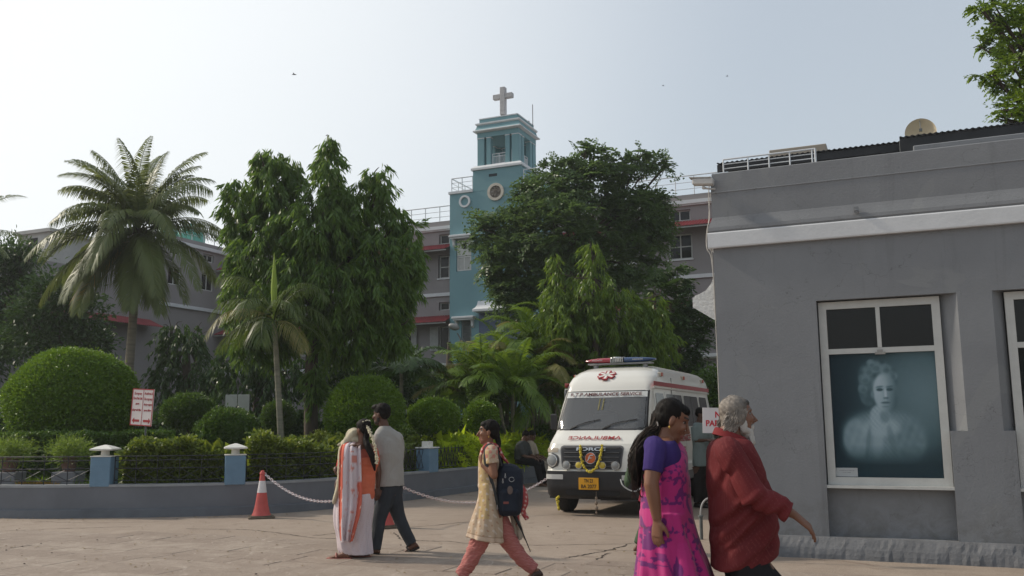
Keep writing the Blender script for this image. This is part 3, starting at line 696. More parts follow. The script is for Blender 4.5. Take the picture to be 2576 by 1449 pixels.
def left_wing():
    b = thing('hospital_wing', 'lower grey hospital wing behind the coconut palm with red awning and roof tanks', 'building', O_M, GA)
    X = -13.6; RY = Matrix.Rotation(PI / 2, 4, 'Z')       # local facade facing +x: build facing -y then turn
    TT = T3(X, 0, 0) @ RY                                  # x' -> y, y' -> -x
    holes = []
    for y in (-3.2, -.9): holes += [(y - .45, y + .45, 8.4, 9.3), (y - .4, y + .4, 9.9, 10.3)]
    for y in (-9.9, -7.3, -3.2): holes += [(y - .5, y + .5, 4.3, 5.7)]
    m = MB(); q = holed(MB(), -4.6, .5, 0, 10.85, [h for h in holes if h[0] > -4.6], 0, .25); q2 = holed(MB(), -18, -4.6, 0, 8.45, [h for h in holes if h[1] < -4.6], 0, .25)
    for w in (q, q2): m.add([tuple(TT @ Vector(p)) for p in w.v], w.f)
    m.box(X - 8, X - .3, -4.6, 9, 0, 10.8); m.box(X - 8, X - .3, -18, -4.61, 0, 8.4); m.box(X - 8, X - .001, -4.6, -4.59, 8.4, 10.84); m.box(X - 8, X - .001, -18.01, -18, 0, 8.44)
    m.box(X - .3, X - .002, -4.59, .5, 10.7, 10.848); m.box(X - .3, X - .002, -17.99, -4.61, 8.3, 8.448)
    m.build('wall', grey, b)
    for h in holes: win(b, h[0] + .01, h[1] - .01, h[2] + .01, h[3] - .01, .1, 2, 1, .05, T=TT)
    for y0, y1, z in ((-4.62, .45, 10.45), (-4.6, .45, 7.3)): MB().box(X, X + .14, y0, y1, z, z + .17).build('band', white, b)
    for y0, y1 in ((-17.9, -4.7),):
        q = corr(MB(), y0, y1, -.95, -.005, 6.12, 6.52, .13, .022); q.v = [tuple(TT @ Vector(p)) for p in q.v]; q.build('awning', redsheet, b)
    railing('roof_railing', b, -4.5, .4, .1, 10.85, 11.7, 6, T=TT); railing('roof_railing', b, 0, 5, 0, 10.85, 11.7, 5, T=T3(X - 5.2, -4.5, 0))
    tk = mat('water_room', (.42, .41, .39), .85, .1, 1, .2, 20, dirt=(.22, .21, .20), dscale=.9, damt=.5)
    m = MB().box(-16.6, -14.6, -9.6, -6.9, 8.4, 9.95); m.box(-16.75, -14.45, -9.75, -6.75, 9.95, 10.1); m.build('tank_room', tk, b)
    MB().box(-15.95, -15.35, -9.63, -9.601, 8.6, 9.75).build('doorway', mat('dark_opening', (.02, .02, .02), .9), b)
    gd = mat('green_tank', (.12, .42, .34), .45, .15, 1.5, 0)
    for u, v, r, l in ((478, 618, 36, 'right of the two pale green domed water tanks on the wing roof'), (425, 602, 34, 'left of the two pale green domed water tanks, half behind the palm fronds')):
        c = at(u, v, 46.5); rr = r / CAMF * 46.5; t = thing('water_tank', l, 'tank', (c.x, c.y, 10.82), 0, 'green domed water tanks')
        MB().lathe([(rr, 0), (rr * 1.02, .25), (rr * .98, .45), (rr * .85, .68), (rr * .6, .88), (rr * .3, .98), (.12, 1.0), (.12, 1.06), (0, 1.07)], n=28).build('shell', gd, t, smooth=True)
left_wing()
# ------------------------------------------------------------------ annex on the right
O_A = Vector((3.06, 10.70, 0))
agrey = mat('annex_grey', (.205, .212, .222), .8, .06, 1.2, .35, 45, dirt=(.16, .163, .168), dscale=.9, damt=.3)
awhite = mat('annex_white', (.60, .61, .62), .75, .05, 2, .12, 22, dirt=(.44, .44, .43), dscale=3, damt=.35)
def oA(u, v, off=0.0):
    x, z = onpl(u, v, O_A + BX * off); return x, z
def poster_mesh(x0, x1, z0, z1, y):
    W, Hh = 200, 250; X, Z = np.meshgrid(np.linspace(0, 1, W), np.linspace(0, 1, Hh)); asp = (z1 - z0) / (x1 - x0); Y = Z * asp      # units: poster width
    def g(cx, cy, rx, ry, p=2.0, rot=0.0):
        dx, dy = X - cx, Y - cy; a, b = dx * math.cos(rot) + dy * math.sin(rot), -dx * math.sin(rot) + dy * math.cos(rot)
        return np.exp(-((np.abs(a / rx) ** p + np.abs(b / ry) ** p)))
    T_ = 1 - Z                                             # 0 at the top edge
    def S(cx, cy, rx, ry, k=14, rot=0.0, p=2.0):
        dx, dy = X - cx, (T_ - cy); a_, b_ = dx * math.cos(rot) + dy * math.sin(rot), -dx * math.sin(rot) + dy * math.cos(rot)
        return 1 / (1 + np.exp(np.clip(-k * (1 - (np.abs(a_ / rx) ** p + np.abs(b_ / ry) ** p) ** (1 / p)), -40, 40)))
    def put(base, m_, v): m_ = np.clip(m_, 0, 1); return base * (1 - m_) + v * m_
    r = np.random.default_rng(5); nz = sum(np.sin(X * r.uniform(20, 90) * r.choice([-1, 1]) + T_ * r.uniform(20, 90) + r.uniform(0, 6)) for _ in range(8)) / 8
    fine = sum(np.sin(X * r.uniform(90, 200) * r.choice([-1, 1]) + T_ * r.uniform(90, 200) + r.uniform(0, 6)) for _ in range(6)) / 6
    val = .035 + .15 * S(.86, .30, .42, .36, 3) + .035 * S(.95, .6, .4, .4, 3) + .004 * nz
    val = put(val, S(.475, .70, .365, .225, 15, 0, 2.6), .24 + .02 * fine)                                # dress
    val = put(val, S(.225, .69, .125, .155, 15), .31 + .03 * nz); val = put(val, S(.72, .70, .13, .16, 13), .21 + .03 * nz)
    val = put(val, .8 * S(.46, .60, .17, .075, 8), .36 + .02 * fine); val = put(val, .6 * S(.42, .72, .05, .13, 6, .15), .36); val = put(val, .5 * S(.55, .70, .03, .12, 6, -.2), .16); val = put(val, .5 * S(.33, .72, .02, .12, 6, .2), .15)
    val = put(val, S(.455, .515, .092, .095, 16, -.1), .34 + .03 * fine); val = put(val, .6 * S(.50, .515, .045, .05, 8), .17)
    val = put(val, S(.455, .205, .180, .155, 26, .1), .13 + .04 * nz)                                      # hair
    val = put(val, S(.355, .30, .085, .13, 22), .14 + .04 * nz)
    for cx, cy, q in ((.33, .21, .055), (.37, .145, .055), (.44, .115, .06), (.53, .135, .055), (.59, .19, .05), (.31, .29, .045), (.40, .085, .04)):
        val = put(val, .8 * S(cx, cy, q, q * .8, 12), .22 + .05 * nz); val = put(val, .35 * S(cx + .01, cy + .015, q * .5, q * .35, 9), .10)
    val = put(val, S(.520, .325, .112, .156, 22, -.06), .315 - .17 * np.clip((X - .50) / .11, -.35, 1) + .05 * np.clip((.40 - T_) / .15, -1, 1))   # face
    val = put(val, .5 * S(.47, .255, .07, .045, 6), .38); val = put(val, .5 * S(.465, .37, .035, .035, 5), .36)
    for ex, w in ((.468, 1), (.560, .9)):
        val = put(val, .9 * w * S(ex, .300, .030, .012, 10), .05); val = put(val, .55 * w * S(ex, .277, .034, .0075, 8, -.1), .10); val = put(val, .35 * w * S(ex, .292, .036, .022, 5), .15)
    val = put(val, .75 * S(.520, .335, .0115, .045, 6), .46); val = put(val, .7 * S(.522, .368, .024, .009, 8), .13); val = put(val, .75 * S(.515, .405, .040, .009, 8), .11); val = put(val, .35 * S(.515, .418, .028, .008, 6), .30); val = put(val, .4 * S(.512, .437, .03, .006, 6), .15)
    val = put(val, .7 * S(.398, .335, .017, .028, 8), .24)
    fade = np.clip((T_ - .74) / .16, 0, 1); val = val * (1 - fade) + .055 * fade; val *= .80 + .2 * np.clip(X / .4, 0, 1)
    val = 1.9 * np.clip(val, .008, 1) ** 1.3; rgb = np.stack([val * .42 + .5 * val ** 1.6, val * .96 + .006, val * 1.05 + .016], -1)
    V = np.stack([x0 + X * (x1 - x0), np.full_like(X, y), z0 + Z * (z1 - z0)], -1).reshape(-1, 3)
    i = np.arange(Hh - 1)[:, None] * W + np.arange(W - 1)[None, :]; F = np.stack([i, i + 1, i + W + 1, i + W], -1).reshape(-1, 4)
    me = fastmesh('poster', V, F); ca = me.color_attributes.new('Col', 'FLOAT_COLOR', 'POINT')
    ca.data.foreach_set('color', np.concatenate([rgb.reshape(-1, 3), np.ones((len(V), 1))], 1).astype(np.float32).ravel()); return me
def annex():
    b = thing('annex_building', 'single storey grey annex with white cornice and portrait window at the right', 'building', O_A, GA)
    xl = -.655; P = 2.0                                      # window period
    H0 = [(.50 + P * k, 1.80 + P * k, .222, 1.38) for k in range(3)]; H1 = [(.50 + P * k, 1.98 + P * k if False else 1.97 + P * k, 1.38, 2.875) for k in range(3)]
    m = MB(); m2 = holed(MB(), xl, 8, 0, 3.6, [(.50, 1.80, .222, 1.38), (.50, 1.97, 1.38, 2.875), (2.31, 3.80, 1.38, 2.875), (2.42, 3.80, .222, 1.38), (4.31, 5.8, 1.38, 2.875), (4.42, 5.8, .222, 1.38)], 0, .001)
    m.add(m2.v, m2.f)
    D = .15
    for k, (a, c) in enumerate(((.50, 1.80), (2.42, 3.80), (4.42, 5.8))):
        rt = (1.97, 3.80, 5.80)[k]; lt = (.50, 2.31, 4.31)[k]
        m.add([(a, 0, .222), (a, D, .222), (a, D, 1.38), (a, 0, 1.38)], [(0, 1, 2, 3)]); m.add([(c, 0, .222), (c, D, .222), (c, D, 1.38), (c, 0, 1.38)], [(0, 1, 2, 3)])
        m.add([(a, 0, .222), (c, 0, .222), (c, D, .222), (a, D, .222)], [(0, 1, 2, 3)]); m.add([(lt, 0, 2.875), (rt, 0, 2.875), (c, D, 2.875), (a, D, 2.875)], [(0, 1, 2, 3)])
        m.add([(lt, 0, 1.38), (a, D, 1.38), (a, D, 2.875), (lt, 0, 2.875)], [(0, 1, 2, 3)]); m.add([(rt, 0, 1.38), (c, D, 1.38), (c, D, 2.875), (rt, 0, 2.875)], [(0, 1, 2, 3)])
        if lt != a: m.add([(lt, 0, 1.38), (a, 0, 1.38), (a, D, 1.38)], [(0, 1, 2)])
        if rt != c: m.add([(rt, 0, 1.38), (c, 0, 1.38), (c, D, 1.38)], [(0, 1, 2)])
        m.add([(a, D, .222), (c, D, .222), (c, D, .775), (a, D, .775)], [(0, 1, 2, 3)])
    m.box(xl + .001, 8, .5, 9, 0, 4.2)
    m.add([(xl, 0, 0), (xl, 9, 0), (xl, 9, 4.5), (xl, 0, 4.5)], [(0, 1, 2, 3)])
    m.add([(xl, 0, 3.6), (8, 0, 3.6), (8, 0, 3.95), (xl, 0, 3.95)], [(0, 1, 2, 3)])
    m.build('wall', agrey, b)
    # uneven cement plinth
    n = 220; R = []; rg = np.random.default_rng(4); w1 = np.cumsum(rg.normal(size=n)) ; w1 = (w1 - np.convolve(w1, np.ones(15) / 15, 'same')) * .005
    for i in range(n):
        x = xl - .10 + (8.0 - xl) * i / (n - 1); a = np.clip(w1[i], -.02, .02) + rg.normal() * .002
        R.append([(x, .004, -.02), (x, -.17 + a, -.02), (x, -.155 + a * 1.5, .05), (x, -.13 + a, .11 + a), (x, -.085 - a, .165 + a), (x, -.03, .215 + a * .5), (x, .004, .222)])
    MB().rings(R).build('plinth', mat('plinth_cement', (.135, .138, .145), .95, .15, 4, .5, 30, dirt=(.085, .085, .09), dscale=5, damt=.5), b, smooth=False)
    # white cornice, ledge, parapet
    MB().rings([[(xl - .055, y, z), (8, y, z)][::1] + [(8, .3, z), (xl - .055, .3, z)] for y, z in ((-.055, 3.585), (-.06, 3.60), (-.062, 3.76), (-.055, 3.775))]).build('cornice', awhite, b)
    MB().box(xl - .055, xl - .002, .302, 9, 3.585, 3.775).build('cornice_return', awhite, b)
    R = [[(xl - e, -e, z), (8, -e, z), (8, .3, z), (xl - e, .3, z)] for e, z in ((.03, 3.776), (.05, 3.80), (.045, 3.84), (.012, 3.93), (.0, 3.97), (.0, 4.27), (.007, 4.275), (.007, 4.285), (-.004, 4.29), (-.012, 4.52), (-.02, 4.53))]
    MB().rings(R).build('parapet', agrey, b)
    MB().box(1.65, 8, .35, .6, 4.45, 4.68, bev=.01).build('upper_parapet', agrey, b)
    MB().box(.98, 1.03, -.09, -.045, 3.86, 3.92).tube([(1.0, -.05, 3.88), (1.0, -.11, 3.86)], .022, 8).build('spout', agrey, b)
    # windows
    for k, x in enumerate((.50, 2.42, 4.42)):
        y = .085; x1 = x + (1.30 if k == 0 else 1.38); fr = frame_mb(MB(), x + .012, x1 - .006, .785, 2.86, y, y + .06, .085)
        fr.box(x + .097, x1 - .091, y + .004, y + .05, 2.255, 2.315); cx = (x + x1) / 2; fr.box(cx - .022, cx + .022, y - .004, y + .045, 2.315, 2.775); fr.box(x - .0, x1, y - .075, y + .05, .752, .784)
        f = fr.build('window_frame', mat('annex_frame', (.50, .50, .475), .55, .07, 6, .15, 60, dirt=(.33, .31, .27), dscale=6, damt=.3), b)
        MB().box(x + .09, cx - .02, y + .03, y + .034, 2.31, 2.78).box(cx + .02, x1 - .085, y + .03, y + .034, 2.31, 2.78).build('upper_pane', dglass, f)
        MB().box(cx - .055, cx + .055, y - .03, y - .002, 2.235, 2.262).box(cx - .03, cx + .03, y - .025, y - .005, 2.263, 2.29).build('latch', mat('latch', (.30, .29, .27), .5, .2, 8, metal=.4), f)
        if k == 0:
            link('portrait_poster', poster_mesh(x + .09, x1 - .085, .865, 2.26, y + .045), attrmat('poster_ink', .6, .2), b)
            cg = MB().box(x + .09, x + .33, y + .036, y + .040, .875, .972).build('caption_card', mat('card', (.50, .52, .52), .6, .04, 9), b)
            rq = random.Random(2); ck = MB()
            for j, wd in enumerate((.15, .08)):               # worn, unreadable print
                q = x + .21 - wd / 2
                while q < x + .21 + wd / 2: s_ = rq.uniform(.004, .014); zz = .94 - j * .022 + rq.uniform(-.001, .001); ck.box(q, q + s_, y + .0345, y + .0358, zz, zz + rq.uniform(.003, .006)); q += s_ + rq.uniform(.002, .005)
            ck.build('caption', mat('card_ink', (.22, .23, .24), .7), cg)
            gl = MB().box(x + .088, x1 - .083, y + .018, y + .021, .862, 2.258).build('glass_pane', glass('clear_glass', (.02, .03, .035), .04, .05), b)
        else:
            MB().box(x + .088, x1 - .083, y + .018, y + .021, .862, 2.258).build('glass_pane', glass('clear_glass', (.02, .03, .035), .04, .05), b)
            MB().box(x, x1, .45, .46, .7, 2.9).build('room_back', mat('room_grey', (.06, .065, .065), .8, .2, 2), b)
            MB().box(x + .20, x + .62, .30, .305, 1.55, 2.12).build('notice_sheet', mat('paper', (.50, .50, .48), .7), b)
    # flared white canopy on the left side
    prof = [(.0, 3.29), (-.02, 3.24), (-.055, 3.16), (-.12, 3.085), (-.20, 3.045), (-.255, 3.03), (-.258, 3.01), (-.285, 3.005), (-.285, 2.885), (-.265, 2.875), (0, 2.70)]
    rr = []
    for y in (.03, 1.6): rr.append([(xl + px, y, z) for px, z in prof])
    MB().rings(rr).build('side_canopy', mat('rough_white', (.60, .60, .58), .9, .08, 3, 1.0, 25), b)
    cb = MB()                                                # cables down the corner
    cb.tube([(xl - .012, .01, 4.5), (xl - .035, .01, 4.2), (xl - .03, .01, 3.99), (xl - .075, .01, 3.8), (xl - .08, .01, 3.6), (xl - .025, .01, 3.42), (xl - .010, .01, 2.6), (xl - .008, .01, .3)], .006, 5, smooth_n=50)
    cb.tube([(xl - .008, .03, 4.3), (xl - .05, .03, 3.95), (xl - .068, .03, 3.7), (xl - .018, .03, 3.35), (xl - .014, .03, 1.2), (xl - .010, .03, .3)], .005, 5, smooth_n=40)
    cb.build('cable', mat('cable', (.42, .40, .37), .6), b)
    # security camera
    cx, cz = oA(1768, 458, -.10); t = thing('security_camera', 'white box security camera on a bracket at the top corner of the annex', 'camera', O_A + AX * cx + BX * -.10 + Vector((0, 0, cz)), GA)
    Tc = Matrix.Rotation(.10, 4, 'Y') @ Matrix.Scale(1.2, 4)
    MB().box(-.10, .11, -.045, .045, -.035, .035, bev=.01, T=Tc).build('housing', mat('cam_white', (.50, .49, .47), .5, .1, 6, 0, dirt=(.3, .28, .25), dscale=9), t)
    MB().box(-.135, .09, -.052, .052, .0355, .043, T=Tc).build('sunshade', MATS['cam_white'], t)
    MB().box(-.1035, -.1005, -.03, .03, -.024, .024, T=Tc).build('lens', dglass, t)
    MB().tube([(0, 0, -.036), (.01, .0, -.075), (.06, .02, -.085), (.125, .09, -.08)], .012, 8, smooth_n=10).ell((.01, 0, -.075), (.024, .024, .02)).build('bracket', mat('cam_white', (1, 1, 1)), t)
annex()
def plaster_mat():
    m, t, b = newmat('annex_plaster'); co = ocoord(t); a = noise(t, 1.1, 6, .5, co); c = mixc(t, ramp(t, a, .3, .7), (.190, .196, .206), (.220, .228, .238))
    st = noise(t, 1.6, 8, .4, ocoord(t, (2.2, 2.2, .22)), .7); c = mixc(t, ramp(t, st, .56, .80), c, (.150, .154, .160))
    p = noise(t, .8, 3, 2.5, co, .4); c = mixc(t, ramp(t, p, .62, .635), c, (.215, .222, .228)); k = nd(t, 'ShaderNodeTexVoronoi', feature='DISTANCE_TO_EDGE'); k.inputs['Scale'].default_value = .55
    wv = nd(t, 'ShaderNodeVectorMath', operation='ADD'); nn = nd(t, 'ShaderNodeTexNoise'); nn.inputs['Scale'].default_value = 3; nn.inputs['Detail'].default_value = 6; t.links.new(co, nn.inputs[0]); t.links.new(co, wv.inputs[0]); t.links.new(nn.outputs[1], wv.inputs[1]); t.links.new(wv.outputs[0], k.inputs['Vector'])
    ck = ramp(t, k.outputs[0], .0022, .0); c = mixc(t, ck, c, (.13, .133, .137)); sp = nd(t, 'ShaderNodeSeparateXYZ'); t.links.new(co, sp.inputs[0])
    g = noise(t, 5, 7, .6, co, .7); lo = nd(t, 'ShaderNodeMath', operation='MULTIPLY'); t.links.new(ramp(t, sp.outputs[2], .75, .15), lo.inputs[0]); t.links.new(ramp(t, g, .42, .68), lo.inputs[1]); c = mixc(t, lo.outputs[0], c, (.125, .122, .115))
    t.links.new(c, b.inputs['Base Color']); b.inputs['Roughness'].default_value = .82; b.inputs['Specular IOR Level'].default_value = .25; bp = nd(t, 'ShaderNodeBump'); bp.inputs['Strength'].default_value = .22; bp.inputs['Distance'].default_value = .012
    h = nd(t, 'ShaderNodeMath', operation='ADD'); t.links.new(noise(t, 40, 5, 0, co), h.inputs[0]); t.links.new(noise(t, 7, 4, .5, co), h.inputs[1]); t.links.new(h.outputs[0], bp.inputs['Height']); t.links.new(bp.outputs[0], b.inputs['Normal']); return m
for o_ in bpy.data.objects:
    if o_.type == 'MESH' and o_.parent and o_.parent.name == 'annex_building' and o_.data.materials and o_.data.materials[0] == agrey:
        if 'PL' not in MATS: MATS['PL'] = plaster_mat()
        o_.data.materials[0] = MATS['PL']
def rooftop():
    black = mat('black_sheet', (.022, .023, .025), .6, .2, 3)
    def place(name, label, cat, off): return thing(name, label, cat, O_A + BX * off, GA)
    t = place('roof_railing', 'white tubular railing on the left end of the annex roof', 'railing', 1.4)
    def p(u, v, off=1.4): x, z = oA(u, v, off); return (x, 0, z)
    m = MB(); T_ = [(1819, 402), (1881, 398), (1934, 391), (1986, 384), (2042, 376), (2050, 374)]
    for u, v in T_[:5]: x, _, z = p(u, v); m.tube([(x, 0, 4.2), (x, 0, z)], .011, 6)
    for k in (0, .0075, .0145):
        a, c = p(1819, 402), p(2050, 374); zz = (a[2] + c[2]) / 2 - k * 9; m.tube([(a[0], 0, zz), (c[0], 0, zz)], .012 if k == 0 else .007, 6)
    x = p(2050, 374)[0]; m.tube([(x, 0, 4.2), (x, 0, zz + .13)], .016, 6); m.build('rails', steelw, t)
    t = place('tin_roof', 'black corrugated tin roof stretching over the annex terrace behind the railing', 'roof', 3.0)
    x0, z0 = oA(1803, 413, 3.0); x1, z1 = oA(2268, 352, 3.0); zz = (z0 + z1) / 2
    corr(MB(), x0, x1, 0, 2.5, zz, zz + .3, .075, .009).build('sheet', black, t); MB().box(x0, x1, .02, .06, zz - .14, zz - .025).build('fascia', black, t)
    m = MB()
    for x in np.linspace(x0 + .1, x1 - .1, 6): m.box(x - .03, x + .03, .1, .16, 4.2, zz - .14)
    m.build('posts', mat('post_steel', (.14, .15, .15), .6), t)
    MB().box(x0 + .2, x1, 2.3, 2.4, 4.2, zz + .1).build('back_screen', mat('screen_grey', (.05, .055, .06), .8), t)
    t = place('tin_roof', 'higher black tin roof over the right half of the annex terrace', 'roof', 2.4)
    x2, z2 = oA(2262, 340, 2.4); x3 = 9; zr = (z2 + oA(2490, 321, 2.4)[1]) / 2
    corr(MB(), x2, x3, 0, 2.5, zr, zr + .25, .075, .009).build('sheet', black, t); MB().box(x2, x3, .02, .06, zr - .3, zr - .025).build('fascia', black, t)
    m = MB(); m.tube([(x2 + .02, .1, 4.2), (x2 + .02, .1, zr - .03)], .03, 6).tube([(oA(2490, 330, 2.4)[0], .1, 4.3), (oA(2493, 321, 2.4)[0], .1, zr - .03)], .03, 6); m.build('posts', mat('post_steel', (1, 1, 1)), t)
    a = oA(1935, 388, 6); c = oA(2078, 363, 6); t = place('roof_slab', 'beige concrete slab of the stair head behind the roof railing', 'slab', 6)
    MB().box(a[0], c[0], 0, 2, c[1] - .12, c[1] + .02, bev=.01).box(a[0] + .1, c[0] - .1, .1, 1.9, 4.2, c[1] - .12).build('slab', mat('beige_slab', (.33, .29, .24), .8, .1), t)
    c = at(2316, 336, 19); t = thing('satellite_dish', 'cream satellite dish rising behind the black tin roof', 'dish', c, GA)
    R = .315; m = MB(); rr = []
    for i in range(9):
        q = i / 8; rr.append([(R * q * math.cos(a) if q else .001 * math.cos(a), -.12 * q * q + .05, R * (q or .003) * math.sin(a)) for a in np.linspace(0, 2 * PI, 37)[:-1]])
    m.rings(rr, caps=False); rr2 = [[(x, y + .012, z) for x, y, z in q] for q in rr]; m.rings(rr2, caps=False)
    m.rings([rr[-1], rr2[-1]], caps=False); m.build('reflector', mat('dish_cream', (.62, .52, .36), .6, .08, 3, 0, dirt=(.45, .36, .24), dscale=3), t, smooth=True)
    MB().tube([(0, -.02, .3), (0, -.25, 0)], .008, 6).tube([(0, .06, 0), (0, .12, -.3), (0, .12, -1.0)], .03, 8).box(-.03, .03, -.29, -.24, -.03, .03).build('feed_arm', mat('post_steel', (1, 1, 1)), t)
rooftop()
# ================================================================== plants
GZ = .47
def gpt(u, Y): p = at(u, 1060, Y); return (p.x, p.y, GZ)
L_mast = leafmat('leaf_mast', (.032, .080, .018), (.095, .165, .030), .45)
L_mastb = leafmat('leaf_mast_bright', (.045, .10, .014), (.12, .185, .024), .45)
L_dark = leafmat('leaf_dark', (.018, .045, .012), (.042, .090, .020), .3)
L_neem = leafmat('leaf_neem', (.034, .070, .028), (.085, .145, .055), .42)
L_bush = leafmat('leaf_bush', (.05, .115, .009), (.11, .19, .016), .28)
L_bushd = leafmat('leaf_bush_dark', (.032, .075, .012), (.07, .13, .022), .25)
L_lime = leafmat('leaf_lime', (.19, .30, .012), (.34, .42, .03), .5)
L_hedge = leafmat('leaf_hedge', (.04, .08, .012), (.15, .19, .03), .36)
L_palm = leafmat('leaf_coconut', (.055, .085, .028), (.12, .145, .05), .35)
L_palmy = leafmat('leaf_coconut_old', (.22, .15, .02), (.30, .20, .03), .4)
L_areca = leafmat('leaf_areca', (.045, .10, .012), (.12, .19, .022), .42)
L_aredry = leafmat('leaf_areca_dry', (.12, .12, .04), (.18, .17, .07), .35)
L_right = leafmat('leaf_rain', (.045, .10, .012), (.13, .20, .022), .45)
def B_(Y, *rows): return [px_blob(u, v, ru, rv, Y, dy, dp) for (u, v, ru, rv, dy, dp) in rows]
# --- big drooping mast tree group left of the tower
Y = 21.0
tree('mast_tree', 'tall drooping dark green mast tree with three spires left of the teal tower', 'tree', gpt(785, Y), ([gpt(787, Y), at(782, 980, Y), at(788, 800, Y), at(790, 600, Y)], [.17, .15, .13, .08]),
     B_(Y, (690, 470, 62, 120, .2, .9), (660, 400, 25, 50, 0, 1), (735, 430, 35, 70, .3, 1), (600, 520, 48, 95, .3, 1), (832, 430, 38, 100, 0, 1), (832, 355, 18, 40, 0, 1), (800, 560, 110, 110, -.3, .9), (690, 640, 120, 120, 0, .8), (880, 540, 80, 100, .2, 1), (960, 470, 34, 85, .4, 1), (935, 440, 26, 50, .3, 1), (1000, 560, 34, 80, .5, 1), (940, 660, 110, 120, 0, .8), (1040, 650, 30, 100, .3, 1), (800, 720, 150, 110, -.6, .7), (640, 740, 80, 110, .3, .8), (960, 780, 75, 95, 0, .8), (650, 790, 50, 90, -.1, .8), (870, 840, 90, 80, -.3, .7), (1025, 720, 30, 80, .2, .9), (625, 850, 42, 70, -.3, .8), (1000, 830, 40, 70, -.1, .8), (700, 850, 60, 70, .2, .8), (790, 960, 22, 70, -.2, 1)),
     'mast', 420, .21, .045, L_mast, 11, clump=.17, nper=24, amp=.26, inner=.5)
# --- bright mast tree right of centre
Y = 25.0
tree('mast_tree', 'yellow green pointed mast tree in front of the broad dark tree, behind the feather palms', 'tree', gpt(1500, Y), ([gpt(1500, Y), at(1500, 900, Y), at(1495, 700, Y)], [.14, .11, .05]),
     B_(Y, (1490, 640, 26, 60, 0, 1), (1480, 730, 75, 70, 0, 1), (1395, 680, 24, 60, 0, 1), (1400, 760, 55, 70, .2, 1), (1440, 800, 90, 60, -.2, .8), (1545, 780, 95, 90, 0, .8), (1620, 850, 80, 110, .2, .8), (1560, 880, 110, 80, 0, .7), (1650, 760, 28, 50, 0, 1)),
     'mast', 280, .20, .045, L_mastb, 12, clump=.18, nper=24, amp=.24, inner=.5)
# --- broad tree in front of the tower
Y = 30.0
tree('broad_tree', 'broad dark feathery leaved tree hiding the right side of the teal tower', 'tree', gpt(1450, Y), ([gpt(1460, Y), at(1450, 900, Y), at(1440, 720, Y), at(1430, 620, Y)], [.28, .24, .20, .12]),
     B_(Y, (1372, 492, 92, 56, 0, .9), (1280, 572, 66, 62, .2, .9), (1215, 575, 44, 42, 0, .9), (1190, 610, 28, 34, .1, .9), (1258, 640, 58, 60, -.4, .9), (1400, 580, 130, 95, -.6, .8), (1500, 470, 90, 70, .4, .9), (1495, 385, 45, 28, .4, 1), (1560, 420, 60, 40, .2, 1), (1470, 378, 24, 18, .1, 1), (1640, 410, 62, 24, .5, 1), (1612, 385, 20, 26, .5, 1), (1680, 415, 28, 18, .5, 1), (1600, 540, 110, 80, .3, .8), (1655, 580, 55, 55, .6, .9), (1330, 700, 110, 80, -.3, .8), (1560, 660, 120, 80, .3, .7), (1290, 720, 60, 55, -.2, .8), (1420, 430, 70, 38, .2, .9), (1640, 500, 50, 40, .4, 1), (1300, 780, 50, 45, 0, .8)),
     'pinnate', 480, .18, .06, L_neem, 13, clump=.36, nper=36, amp=.34, inner=.8)
Y = 33.0
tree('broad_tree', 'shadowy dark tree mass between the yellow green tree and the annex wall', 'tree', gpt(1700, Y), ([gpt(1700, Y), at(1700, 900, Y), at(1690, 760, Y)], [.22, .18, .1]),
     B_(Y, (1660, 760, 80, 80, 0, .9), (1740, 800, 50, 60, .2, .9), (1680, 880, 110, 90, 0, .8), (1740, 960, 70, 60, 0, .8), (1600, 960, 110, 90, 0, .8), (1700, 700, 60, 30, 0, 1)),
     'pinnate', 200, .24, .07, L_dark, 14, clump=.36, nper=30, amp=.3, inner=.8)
# --- background darkness of the garden: separate dark trees
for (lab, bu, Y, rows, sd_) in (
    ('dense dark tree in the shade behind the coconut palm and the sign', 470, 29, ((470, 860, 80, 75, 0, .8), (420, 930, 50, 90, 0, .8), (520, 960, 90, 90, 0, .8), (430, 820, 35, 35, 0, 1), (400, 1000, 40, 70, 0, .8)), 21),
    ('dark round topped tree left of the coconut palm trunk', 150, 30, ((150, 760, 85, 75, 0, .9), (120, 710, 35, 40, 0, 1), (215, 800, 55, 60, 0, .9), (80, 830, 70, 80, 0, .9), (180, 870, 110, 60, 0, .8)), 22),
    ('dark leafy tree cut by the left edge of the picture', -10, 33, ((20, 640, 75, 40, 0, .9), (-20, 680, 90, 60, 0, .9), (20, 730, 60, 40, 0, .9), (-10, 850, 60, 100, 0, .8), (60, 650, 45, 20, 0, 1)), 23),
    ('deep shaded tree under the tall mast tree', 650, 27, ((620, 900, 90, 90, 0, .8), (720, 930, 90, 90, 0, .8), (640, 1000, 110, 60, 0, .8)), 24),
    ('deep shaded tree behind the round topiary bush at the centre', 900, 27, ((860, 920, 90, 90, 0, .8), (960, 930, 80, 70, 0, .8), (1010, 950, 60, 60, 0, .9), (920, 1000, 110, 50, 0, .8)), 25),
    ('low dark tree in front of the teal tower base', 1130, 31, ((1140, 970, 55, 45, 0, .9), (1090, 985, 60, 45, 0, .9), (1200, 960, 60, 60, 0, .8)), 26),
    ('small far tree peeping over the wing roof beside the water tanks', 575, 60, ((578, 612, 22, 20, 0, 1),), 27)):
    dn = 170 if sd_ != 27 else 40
    tree('shade_tree', lab, 'tree', gpt(bu, Y), ([gpt(bu, Y), at(bu, 950, Y), at(bu, 860 if sd_ != 27 else 640, Y)], [.16, .13, .06]), B_(Y, *rows), 'mast' if sd_ in (21, 24) else 'broad', dn, .20, .075, L_dark, sd_, clump=.34, nper=24, amp=.3, inner=.4, group='dark trees in the depth of the garden', branches=sd_ != 27)
